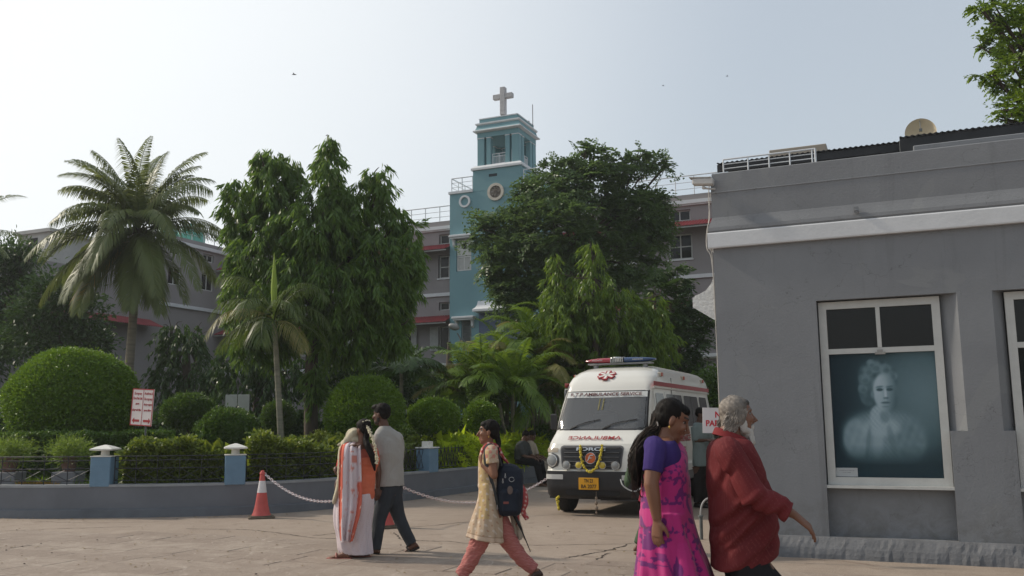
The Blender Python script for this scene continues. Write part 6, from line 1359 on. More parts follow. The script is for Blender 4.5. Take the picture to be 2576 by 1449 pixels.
# ------------------------------------------------------------------ older man in the dark red shirt (walking right)
def red_man():
    f = Fig('person', 'older man with wavy grey hair and white beard in a dark red pinstriped shirt', 1860, 1300, 5.15); J = f.J; t = f.t; sk = (.165, .075, .045); fw = V3(.97, .18, 0)
    m = MB(); T = head(m, J(1855, 1047), math.radians(6), math.radians(-2), 0, .93, 1.3); nb = J(1835, 1096)
    limb(m, [J(1846, 1066), nb], [.058, .066]); hp = J(1870, 1370)
    torso(m, [(nb, .065, .055), (J(1838, 1118), .12, .065), (J(1846, 1160), .16, .095), (J(1854, 1230), .16, .125), (J(1867, 1300), .17, .14), (hp, .16, .13), (hp - EZ * .1, .15, .12)], fw)
    sh, el, wr = J(1836, 1143, -.20), J(1897, 1238, -.27), J(1996, 1294, -.30)
    limb(m, [sh, el], [.055, .044]); joint(m, el, .045); limb(m, [el, el.lerp(wr, .4), wr], [.045, .042, .028], flat=.85)
    hand(m, wr + (wr - el).normalized() * .01, J(2040, 1330, -.30) - wr, V3(-.35, .35, -.85), curl=.62, thumb=-1, s=1.06)
    sh2, el2, wr2 = J(1850, 1143, .22), J(1822, 1235, .26), J(1812, 1310, .27); limb(m, [sh2, el2], [.055, .044]); limb(m, [el2, wr2], [.044, .028]); hand(m, wr2, V3(.1, 0, -1), V3(1, 0, 0), curl=.5)
    L = []
    for dy, kx, ax, kz in ((-.09, .20, .30, .49), (.09, -.02, -.32, .50)):
        k = V3(hp.x + kx, dy, kz); a = V3(hp.x + ax, dy, .09 if ax > 0 else .14); limb(m, [hp + V3(0, dy, -.05), k, a], [.085, .06, .038]); L.append((k, a)); foot(m, a, fw, .25, pitch=0 if ax > 0 else .5)
    fuse(m, 'body', skinm, t, .006, 4, paint=skinpaint(sk, headpaint(T, sk, lip=(.18, .07, .06), brow=(.12, .11, .10))))
    def paint(co):
        # fine pinstripes run down the shirt and along the sleeve
        d = np.array(el - sh); d /= np.linalg.norm(d); P = np.array(sh); d2 = np.array(wr - el); d2 /= np.linalg.norm(d2)
        ang = np.arctan2(co[:, 1] * 1.2, co[:, 0] - .0) ; st = np.abs(np.sin(ang * 40)) > .992
        y = co[:, 1]; slv = y < -.165; q = np.cross(d, [0, 0, 1.]); q /= np.linalg.norm(q); r_ = np.cross(q, d); c = co - P; s2 = np.abs(np.sin((c @ r_) * 170)) > .992
        st = np.where(slv, s2, st); base = np.tile(np.array([.125, .020, .022]), (len(co), 1)); base *= (1 + .10 * np.sin(co @ [9, 5, 14]))[:, None]; base[st] = (.165, .04, .04); return base
    s = MB(); limb(s, [sh + V3(.0, .07, .03), sh, sh.lerp(el, .45), el + V3(-.005, 0, -.012), el.lerp(wr, .45), el.lerp(wr, .80)], [.070, .074, .072, .072, .062, .052], 14, 26)
    cf = el.lerp(wr, .80); dd = (wr - el).normalized(); limb(s, [cf - dd * .035, cf, cf + dd * .022], [.060, .062, .060], 14, 6); limb(s, [sh2 + V3(0, -.06, .02), sh2, el2, el2.lerp(wr2, .6)], [.075, .078, .066, .055])
    torso(s, [(J(1838, 1101), .075, .068), (J(1838, 1109), .155, .090), (J(1838, 1130), .195, .112), (J(1845, 1160), .205, .132), (J(1852, 1200), .20, .150), (J(1863, 1250), .20, .168), (J(1870, 1300), .205, .176), (J(1871, 1350), .205, .176), (J(1872, 1384), .205, .175), (J(1872, 1405), .205, .172)], fw, k=22)
    def shape(co, no):
        z0 = J(1868, 1382).z; k = np.clip((z0 + .06 - co[:, 2]) / .12, 0, 1); co = co.copy(); xr = (co[:, 0] - J(1868, 1380).x) / .2; co[:, 2] += k * (.055 * xr + .035 * np.abs(xr) ** 2 - .035)
        # long diagonal pull folds from the arm to the back and belly
        for cx, cz, a, ln, am, w in ((-.05, 1.02, .75, .28, .020, .018), (.02, .93, .72, .34, .022, .020), (-.10, .88, .80, .22, .016, .016), (.05, .80, .62, .30, .014, .018), (-.13, 1.15, 1.2, .2, .014, .015), (.12, .86, 1.0, .2, .012, .016), (-.02, .72, .45, .3, .010, .02)):
            dx, dz = co[:, 0] - cx, co[:, 2] - cz; p, q = dx * math.cos(a) + dz * math.sin(a), -dx * math.sin(a) + dz * math.cos(a); g = np.exp(-(p / ln) ** 2 * 2 - (q / w) ** 2) - .6 * np.exp(-(p / ln) ** 2 * 2 - ((q - w * 1.8) / w) ** 2)
            g[(co[:, 1] > 0)] *= .3; co -= no * (g * am)[:, None]
        return co
    fuse(s, 'shirt', attrmat('shirt_red', .8, .15, .12, 300), t, .0055, 7, .0045, 8, 10, paint=paint, shape=shape, stretch=(1, 1, .6))
    c = MB(); R = []
    for z, rx, ry, dz in ((0, .090, .082, 0), (.028, .080, .074, .0), (.036, .077, .071, 0), (.034, .084, .078, 0), (.004, .100, .092, -.006)):
        R.append([J(1835, 1104) + V3(rx * math.cos(a) + .006, ry * math.sin(a), z + dz - .030 * math.cos(a) + .0) for a in np.linspace(0, 2 * PI, 33)[:-1]])
    c.rings(R, caps=False); c.build('collar', cloth('collar_red', (.20, .03, .032)), t, smooth=True)
    p = MB()
    for (k, a), dy in zip(L, (-.09, .09)): limb(p, [hp + V3(0, dy * .8, .0), hp + V3(.02, dy, -.14), k, a + V3(0, 0, -.02)], [.10, .115, .088, .072], 16, 20)
    torso(p, [(hp + EZ * .06, .14, .11), (hp - EZ * .02, .15, .12), (hp - EZ * .12, .16, .13)], fw); fuse(p, 'trousers', cloth('trouser_black', (.016, .016, .018)), t, .008, 6, .010, 4, 12)
    # shoes
    for (k, a), pt in zip(L, (0, .5)): q = MB(); foot(q, a, fw, .28, 1.15, pt, .08); q.build('shoe', mat('shoe_black', (.02, .018, .016), .5), t, smooth=True)
    # hair: wavy grey locks, beard
    h = MB(); TT = T.to_3x3(); E = lambda p, q, mm=h: mm.ell(T @ Vector(p), q, 14, 9, T=TT); rg = random.Random(11)
    E((-.020, 0, .042), (.094, .080, .080)); E((-.052, 0, -.005), (.052, .074, .070)); E((.028, 0, .076), (.050, .060, .032)); E((-.068, 0, -.045), (.034, .060, .042)); E((-.005, .066, -.005), (.034, .018, .055)); E((-.005, -.066, -.005), (.034, .018, .055))
    lk = MB()
    for i in range(330):                                    # wavy locks combed back and down over the skull
        sd_ = rg.uniform(-1.35, 1.35); t0 = rg.uniform(.15, 1.9); t1 = t0 + rg.uniform(.6, 1.1); pts = []; w0 = rg.uniform(0, 6)
        for k in range(8):
            th = t0 + (t1 - t0) * k / 7; rr_ = .97 + .025 * math.sin(k * 1.7 + w0) + (.03 * k / 7 if th > 2.2 else 0)
            x, z = math.cos(th) * math.cos(sd_), math.sin(th) * math.cos(sd_); y = math.sin(sd_)
            pts.append(V3(-.018 + .096 * x * rr_, .083 * y * rr_ + .004 * math.sin(k * 1.3 + w0), .038 + .086 * z * rr_ - (.035 * abs(y)) - (.010 * k * abs(y))))
        if pts[-1].z < -.10: continue
        lk.tube([T @ q for q in pts], [.004, .006, .0065, .0065, .006, .005, .004, .0015], 5)
    for i in range(90):                                     # curls at the nape and over the ears
        s_ = rg.choice((-1, 1)); x, y, z = rg.uniform(-.09, -.01), 0, rg.uniform(-.09, .0); y = s_ * .072 * math.sqrt(max(.05, 1 - ((x + .02) / .1) ** 2)); pts = [V3(x, y, z + .02)]
        for k in range(5): pts.append(pts[-1] + V3(-.006 + .007 * math.sin(k * 1.9 + i), .004 * math.cos(k * 2 + i), -.010))
        lk.tube([T @ q for q in pts], [.004, .006, .006, .005, .004, .0015], 5)
    def hp_(co):
        q = co @ np.array(T.inverted())[:3, :3].T + np.array(T.inverted())[:3, 3]; n_ = np.sin(co @ [160, 90, 60]) * np.sin(co @ [70, -120, 140]); k = np.clip((q[:, 0] + .02) / .08 + .15 * n_, 0, 1)[:, None]; lt, dk_ = np.array([.22, .19, .16]), np.array([.045, .04, .036]); g = lt * (1 - k) + dk_ * k; return g * (1 + .25 * n_[:, None])
    ho = fuse(h, 'hair', attrmat('hair_grey', .6, .3, .4, 200), t, .0045, 2, .003, 6, 70, paint=hp_); lk.build('hair_locks', mat('hair_silver', (.19, .165, .14), .6, .5, 22, 0), ho, smooth=True)
    b = MB(); E2 = lambda p, q: b.ell(T @ Vector(p), q, 12, 8, T=TT)
    E2((.050, 0, -.100), (.040, .048, .045)); E2((.062, 0, -.135), (.030, .034, .040)); E2((.022, 0, -.085), (.055, .064, .032)); E2((.010, .062, -.055), (.026, .012, .045)); E2((.010, -.062, -.055), (.026, .012, .045)); E2((.084, 0, -.054), (.013, .030, .007)); E2((.078, .026, -.068), (.014, .009, .018)); E2((.078, -.026, -.068), (.014, .009, .018))
    for i in range(60):
        a = rg.uniform(-1.2, 1.2); x, y = .03 + .05 * math.cos(a), .05 * math.sin(a); pts = [V3(x, y, -.10 - rg.uniform(0, .04))]
        for k in range(3): pts.append(pts[-1] + V3(rg.uniform(-.002, .008), rg.uniform(-.003, .003), -.015))
        b.tube([T @ q for q in pts], [.006, .005, .004, .0015], 5)
    def bp_(co):
        q = co @ np.array(T.inverted())[:3, :3].T + np.array(T.inverted())[:3, 3]; k = np.clip((q[:, 2] + .062) / .02, 0, 1)[:, None] * (q[:, 0] > .07)[:, None]; return np.array([.42, .40, .37]) * (1 - k) + np.array([.06, .055, .05]) * k
    fuse(b, 'beard', attrmat('hair_grey', .6, .3), t, .0045, 2, .002, 9, 80, paint=bp_)
red_man()
# ------------------------------------------------------------------ girl with backpack (walking left)
def girl():
    f = Fig('person', 'girl in cream kurta and red trousers striding left with a dark backpack', 1240, 1300, 8.95); J = f.J; t = f.t; sk = (.20, .088, .048); fw = V3(-.98, .0, 0)
    m = MB(); T = head(m, J(1229, 1087), math.radians(180), math.radians(0), 0, .98, 1.0)
    nb = J(1228, 1121); hp = J(1238, 1290); limb(m, [J(1230, 1102), nb], [.046, .05])
    torso(m, [(nb, .055, .05), (J(1230, 1130), .13, .07), (J(1230, 1160), .15, .09), (J(1230, 1215), .125, .085), (hp, .15, .11), (hp - EZ * .08, .13, .1)], fw)
    sh, el, wr = J(1236, 1138, -.15), J(1243, 1196, -.19), J(1213, 1168, -.12)
    limb(m, [sh, el], [.044, .038]); joint(m, el, .037); limb(m, [el, wr], [.036, .025]); hand(m, wr, V3(-.25, .2, 1), V3(.9, .4, 0), curl=1.0, s=.9, thumb=-1)
    sh2, el2, wr2 = J(1224, 1138, .15), J(1232, 1195, .18), J(1238, 1245, .16); limb(m, [sh2, el2], [.044, .038]); limb(m, [el2, wr2], [.036, .025]); hand(m, wr2, V3(0, 0, -1), V3(-1, 0, 0), curl=.5, s=.9)
    k1, a1 = J(1192, 1392, -.06), J(1158, 1452, -.06); k2, a2 = J(1292, 1378, .08), J(1345, 1449, .08); a1.z = .09; a2.z = .12
    limb(m, [hp + V3(-.02, -.07, -.04), k1, a1], [.085, .052, .034]); foot(m, a1, fw, .23); limb(m, [hp + V3(.02, .07, -.04), k2, a2], [.085, .052, .034]); foot(m, a2, fw, .23, pitch=.35)
    fuse(m, 'body', skinm, t, .006, 4, paint=skinpaint(sk, headpaint(T, sk)))
    pp = cloth('girl_trouser', (.34, .075, .065), .12); pm, pt_, pb = newmat('trouser_stripes'); co = ocoord(pt_, (1, 1, 1)); w = nd(pt_, 'ShaderNodeTexWave', wave_type='BANDS', bands_direction='Z'); w.inputs['Scale'].default_value = 26; w.inputs['Distortion'].default_value = 3.5; w.inputs['Detail'].default_value = 1; pt_.links.new(co, w.inputs['Vector'])
    pt_.links.new(mixc(pt_, ramp(pt_, w.outputs[1], .35, .75), (.30, .060, .055), (.46, .20, .17)), pb.inputs['Base Color']); pb.inputs['Roughness'].default_value = .85
    p = MB(); limb(p, [hp + V3(-.01, -.06, .05), hp.lerp(k1, .5) + V3(0, -.04, 0), k1, k1.lerp(a1, .5) + V3(.01, 0, 0), a1], [.09, .098, .078, .070, .060], 16, 22); limb(p, [hp + V3(.01, .06, .05), hp.lerp(k2, .5) + V3(0, .04, 0), k2, k2.lerp(a2, .5) + V3(-.01, 0, -.01), a2], [.09, .098, .078, .070, .060], 16, 22)
    torso(p, [(hp + EZ * .06, .12, .09), (hp - EZ * .06, .13, .10)], fw); fuse(p, 'trousers', pm, t, .0065, 4, .012, 4, 20, stretch=(1, 1, 1.3))
    for a, pi_ in ((a1, 0), (a2, .35)): q = MB(); foot(q, a + V3(0, 0, -.008), fw, .245, 1.12, pi_, .075); q.v = [v for v in q.v]; q.build('sandal', mat('sandal_brown', (.06, .035, .025), .7), t, smooth=True)
    # kurta
    def paint(co):
        x, z = co[:, 0], co[:, 2]; rgb = np.tile([.46, .35, .25], (len(co), 1)); yy = np.clip((z - .95) / .3, 0, 1)[:, None]; rgb = rgb * (1 - .0 * yy); col = (np.abs(x + .08) < .05) & (z > .62) & (z < 1.25); rgb[col] = (.48, .35, .18)
        n_ = np.sin(x * 55 + z * 20) * np.sin(z * 62 + co[:, 1] * 40); rgb[(n_ > .72)] = (.56, .47, .38); rgb[(n_ < -.86)] = (.36, .22, .14)
        zz_ = hem + (x + .03) * -.16; b = (z < zz_ + .05); rgb[b] = (.52, .40, .30); rgb[(np.abs(z - zz_ - .055) < .004) | (np.abs(z - zz_ - .012) < .003)] = (.32, .22, .15)
        s = (co[:, 1] < -.11) & (z > 1.17); n2 = np.sin(x * 90) * np.sin(z * 80) > .2; rgb[s & n2] = (.45, .20, .15); return rgb
    hem = J(1220, 1360).z; k = MB(); limb(k, [sh + V3(0, .05, .01), sh, sh.lerp(el, .48)], [.06, .062, .060]); limb(k, [sh2 + V3(0, -.05, .01), sh2, sh2.lerp(el2, .48)], [.06, .06, .056])
    torso(k, [(J(1228, 1126), .06, .055), (J(1231, 1131), .145, .078), (J(1230, 1155), .168, .100), (J(1229, 1190), .155, .098), (J(1229, 1225), .142, .100)], fw)
    sec = []
    for v, ul, ur in ((1215, 1205, 1252), (1250, 1203, 1255), (1285, 1193, 1262), (1320, 1182, 1267), (1345, 1176, 1268), (1358, 1173, 1269)):
        xl, xr = J(ul, v).x, J(ur, v).x; sec.append(((xl + xr) / 2, 0, J(1220, v).z, (xr - xl) / 2, .165 + (v - 1215) * .0004))
    skirt(k, sec, .008, 8, 6, tw=1.5)
    def shape(co, no):
        co = co.copy(); kk = np.clip((hem + .25 - co[:, 2]) / .25, 0, 1); co[:, 2] -= kk * (co[:, 0] + .03) * .18; return co
    fuse(k, 'kurta', attrmat('kurta_print', .85, .1, .25, 200), t, .0062, 3, .008, 9, 13, paint=paint, shape=shape, stretch=(1, 1, .3))
    # scarf round the neck and streaming behind, with its loose lower end
    sc_ = MB(); limb(sc_, [J(1212, 1165, -.10), J(1213, 1140, -.10), J(1222, 1122, -.09), J(1238, 1118, -.05), J(1254, 1128, -.02), J(1262, 1146, -.03), J(1282, 1170, -.02)], [.025, .034, .034, .028, .024, .020, .012], 10, 22, .55)
    limb(sc_, [J(1212, 1160, .08), J(1213, 1138, .07), J(1226, 1120, .06), J(1240, 1119, .0)], [.025, .034, .03, .028], 10, 12, .6)
    limb(sc_, [J(1300, 1205, .15), J(1316, 1235, .14), J(1320, 1262, .12), J(1316, 1285, .12), J(1326, 1306, .12)], [.05, .055, .07, .045, .035], 12, 20, .5); limb(sc_, [J(1290, 1270, .14), J(1302, 1300, .12), J(1300, 1322, .12)], [.05, .045, .02], 10, 12, .5)
    def sp(co): n_ = np.sin(co @ [85, 20, 60]) * np.sin(co @ [30, 10, -90]); rgb = np.tile([.38, .075, .075], (len(co), 1)); rgb[n_ > .45] = (.55, .36, .32); return rgb
    fuse(sc_, 'scarf', attrmat('scarf_print', .9, .1), t, .007, 2, .010, 2, 30, paint=sp)
    s2 = MB(); rows = []
    for i, (u, v) in enumerate(((1286, 1268), (1292, 1300), (1300, 1330), (1304, 1356))): rows.append([J(u + dx, v + 5 * math.sin(dx * .4), .11 + .012 * math.sin(dx * .5 + i)) for dx in np.linspace(-6 - i * 2, 8 + i * 3, 7)])
    sheet(s2, rows, .006).build('scarf_tail', cloth('tail_cream', (.42, .36, .28)), t, smooth=True)
    # hair with a braid on the back
    h = MB(); TT = T.to_3x3(); E = lambda p, q: h.ell(T @ Vector(p), q, 16, 10, T=TT); E((-.020, 0, .042), (.094, .080, .084)); E((-.048, 0, .002), (.062, .074, .072)); E((.030, 0, .074), (.05, .062, .036)); E((-.075, 0, -.03), (.038, .05, .045))
    br = [T @ Vector((-.075, 0, -.02)), J(1254, 1112, .0), J(1253, 1128, -.01), J(1257, 1150, -.01), J(1262, 1175, 0)]; P = catmull([list(q) for q in br], 16)
    for i, q in enumerate(P): h.ell(Vector(q) + V3(0, .008 * (-1) ** i, 0), (.024, .026, .022), 10, 7)
    h.tube(br, .026, 10, smooth_n=16); fuse(h, 'hair', hairm, t, .006, 2, .004, 5, 60); j = MB(); j.ell(T @ Vector((-.004, .084, -.045)), (.005, .005, .010), 8, 6); j.build('earring', MATS['gold'], t)
    # backpack: a thing of its own on her back
    b = thing('backpack', 'dark navy backpack with zips and badges on the back of the girl', 'backpack', f.o + J(1280, 1232)); K = lambda u, v, dy=0.0: J(u, v, dy) - J(1280, 1232)
    nv = cloth('pack_navy', (.017, .022, .034), .2, .3, 160, .7); q = MB(); R = []
    for v, ul, ur, dy in ((1297, 1262, 1302, .11), (1292, 1250, 1310, .145), (1270, 1244, 1314, .16), (1235, 1246, 1317, .165), (1200, 1248, 1317, .16), (1182, 1250, 1312, .145), (1170, 1256, 1298, .11), (1165, 1266, 1284, .06)):
        a, c = K(ul, v), K(ur, v); cx, rx = (a.x + c.x) / 2, (c.x - a.x) / 2; R.append([V3(cx + rx * math.copysign(abs(math.cos(w)) ** .6, math.cos(w)), dy * math.copysign(abs(math.sin(w)) ** .6, math.sin(w)), a.z) for w in np.linspace(0, 2 * PI, 33)[:-1]])
    q.rings(R); fuse(q, 'pack', nv, b, .007, 3, .008, 3, 14)
    q = MB().box(-.085, .10, -.20, -.12, -.21, .02, bev=.03); fuse(q, 'front_pocket', nv, b, .007, 3, .004, 5, 20)
    stp = cloth('strap_grey', (.045, .048, .05), .1); q = MB(); limb(q, [K(1262, 1172, -.12), K(1252, 1140, -.13), K(1238, 1119, -.12), K(1226, 1126, -.15), K(1222, 1150, -.165), K(1226, 1178, -.16), K(1238, 1215, -.15), K(1252, 1270, -.14)], [.024, .028, .03, .03, .028, .026, .02, .016], 10, 34, .35); q.build('strap', stp, b, smooth=True)
    q = MB(); limb(q, [K(1262, 1172, .12), K(1250, 1140, .12), K(1236, 1119, .11), K(1222, 1128, .14), K(1217, 1160, .15), K(1232, 1215, .14)], [.024, .028, .03, .03, .028, .02], 10, 30, .35); q.build('strap', stp, b, smooth=True)
    z = MB(); zc = mat('zip_metal', (.50, .50, .50), .3, .1, 9, 0, metal=.7)
    for u, v, dy in ((1271, 1196, -.17), (1251, 1275, -.155), (1265, 1209, -.175)): c = K(u, v, dy); z.tube([c + V3(0, 0, .018), c], .004, 6); z.tube([c + V3(.006 * math.cos(a), -.002, -.012 + .011 * math.sin(a)) for a in np.linspace(0, 6.28, 9)], .0022, 5)
    c = K(1287, 1206, -.172); z.tube([c + V3(.024 * math.cos(a), 0, .021 * math.sin(a)) for a in np.linspace(.4, 6.28, 17)], .0025, 5); z.build('zips', zc, b)
    z = MB(); c = K(1283, 1233, -.205); z.lathe([(.026, 0), (.026, .008), (0, .012)], c, 18, '-y', ell=(1, 1.5)); z.build('round_badge', mat('badge_brown', (.11, .08, .07), .5), b); z = MB(); c = K(1273, 1265, -.207); z.box(c.x - .025, c.x + .025, c.y, c.y + .008, c.z - .011, c.z + .011, bev=.003); z.build('label_patch', mat('patch_red', (.20, .06, .05), .7), b)
    u = thing('umbrella', 'thin black folded umbrella hanging below the backpack of the girl', 'umbrella', f.o + J(1292, 1294, .05)); q = lambda a, c: J(a, c, .05) - J(1292, 1294, .05)
    MB().tube([q(1285, 1280), q(1296, 1300), q(1312, 1333)], [.016, .018, .010], 8).tube([q(1312, 1333), q(1334.5, 1388)], [.008, .004], 6).build('canopy', mat('umbrella_black', (.012, .012, .012), .6), u, smooth=True)
girl()
# ------------------------------------------------------------------ man in grey T-shirt (walking away to the left)
def tee_man():
    f = Fig('person', 'young man in a pale grey T-shirt and dark jeans seen from behind', 985, 1240, 11.15); J = f.J; t = f.t; sk = (.105, .048, .030); fw = V3(-.72, .70, 0)
    m = MB(); T = head(m, J(959, 1043), math.radians(160), math.radians(4), 0, 1.04, 1.0); nb = J(969, 1083); hp = J(983, 1225)
    limb(m, [J(962, 1056), nb], [.056, .062]); torso(m, [(nb, .07, .06), (J(972, 1092), .13, .07), (J(977, 1120), .16, .09), (J(980, 1180), .14, .085), (hp, .15, .10), (hp - EZ * .1, .15, .1)], fw)
    lat = V3(-fw.y, fw.x, 0).normalized(); lat = lat if lat.x < 0 else -lat      # towards picture left = his left? his left side
    sh, el, wr = J(953, 1106, -.10), J(952, 1172, -.12), J(950, 1225, -.16); limb(m, [sh, el], [.054, .044]); joint(m, el, .044); limb(m, [el, el.lerp(wr, .4), wr], [.044, .042, .028]); hand(m, wr, V3(.06, -.05, -1), V3(-.5, .7, 0), curl=.6, s=1.05)
    sh2, el2, wr2 = J(1003, 1106, .10), J(1006, 1160, .22), J(998, 1205, .34); limb(m, [sh2, el2], [.054, .044]); limb(m, [el2, wr2], [.042, .028]); hand(m, wr2, V3(-.1, .2, -1), V3(-.5, -.7, 0), curl=.6)
    k1, a1 = J(956, 1300, -.10), J(944, 1378, -.16); k2, a2 = J(1003, 1298, .08), J(1036, 1366, .06); a1.z = .09
    limb(m, [hp + V3(-.05, -.07, -.04), k1, a1], [.085, .058, .038]); foot(m, a1, V3(-.9, .3, 0), .26); limb(m, [hp + V3(.05, .07, -.04), k2, a2], [.085, .058, .038]); T2 = foot(m, a2, V3(-.93, -.1, 0), .26, pitch=.42)
    fuse(m, 'body', skinm, t, .007, 4, paint=skinpaint(sk, headpaint(T, sk, lip=(.12, .05, .04))))
    s = MB(); limb(s, [sh.lerp(nb, .3), sh + V3(0, 0, .01), sh.lerp(el, .6)], [.075, .078, .074]); limb(s, [sh2.lerp(nb, .3), sh2, sh2.lerp(el2, .55)], [.075, .075, .068])
    torso(s, [(J(967, 1071), .062, .058), (J(969, 1078), .105, .072), (J(973, 1089), .165, .09), (J(977, 1108), .203, .115), (J(980, 1140), .200, .122), (J(982, 1180), .178, .115), (J(982, 1205), .182, .122), (J(982, 1223), .190, .130)], fw, k=22); fuse(s, 'tshirt', cloth('tee_grey', (.34, .325, .30), .05, .2, 150), t, .007, 4, .016, 6, 11)
    jm = cloth('jeans_dark', (.040, .045, .052), .15); p = MB(); limb(p, [hp + V3(-.03, -.05, .0), hp + V3(-.05, -.06, -.12), k1, k1.lerp(a1, .5), a1 + EZ * -.03], [.10, .105, .078, .068, .062], 16, 22); limb(p, [hp + V3(.03, .05, .0), hp.lerp(k2, .35), k2, k2.lerp(a2, .5) + V3(-.01, 0, 0), a2 + V3(-.0, 0, -.01)], [.10, .105, .078, .068, .062], 16, 22)
    torso(p, [(J(982, 1216), .145, .095), (hp, .155, .105), (hp - EZ * .08, .15, .105)], fw); fuse(p, 'jeans', jm, t, .007, 4, .009, 5, 14)
    for a, d, pi_ in ((a1, V3(-.9, .3, 0), 0), (a2, V3(-.93, -.1, 0), .42)): q = MB(); T2 = Matrix.Translation(a) @ Matrix(((d.x, -d.y, 0, 0), (d.y, d.x, 0, 0), (0, 0, 1, 0), (0, 0, 0, 1))) @ Matrix.Rotation(pi_, 4, 'Y'); q.box(-.07, .19, -.048, .048, -.096, -.077, T=T2, bev=.008); q.tube([T2 @ Vector((.07, -.048, -.08)), T2 @ Vector((.075, 0, -.015)), T2 @ Vector((.07, .048, -.08))], .016, 8, smooth_n=8); q.build('sandal', mat('sandal_dark', (.03, .024, .02), .7), t)
    h = MB(); TT = T.to_3x3(); E = lambda p, q: h.ell(T @ Vector(p), q, 16, 10, T=TT); E((-.020, 0, .052), (.098, .082, .084)); E((-.050, 0, .012), (.062, .078, .068)); E((.045, 0, .092), (.055, .062, .034)); E((.08, 0, .09), (.03, .05, .022)); fuse(h, 'hair', hairm, t, .006, 2, .008, 5, 60)
    b = MB(); E = lambda p, q: b.ell(T @ Vector(p), q, 12, 8, T=TT); E((.045, 0, -.085), (.047, .052, .032)); E((.012, .058, -.05), (.022, .010, .04)); E((.012, -.058, -.05), (.022, .010, .04)); E((.088, 0, -.050), (.012, .026, .007)); fuse(b, 'beard', mat('stubble', (.028, .018, .013), .8, .3, 40), t, .006, 2)
tee_man()
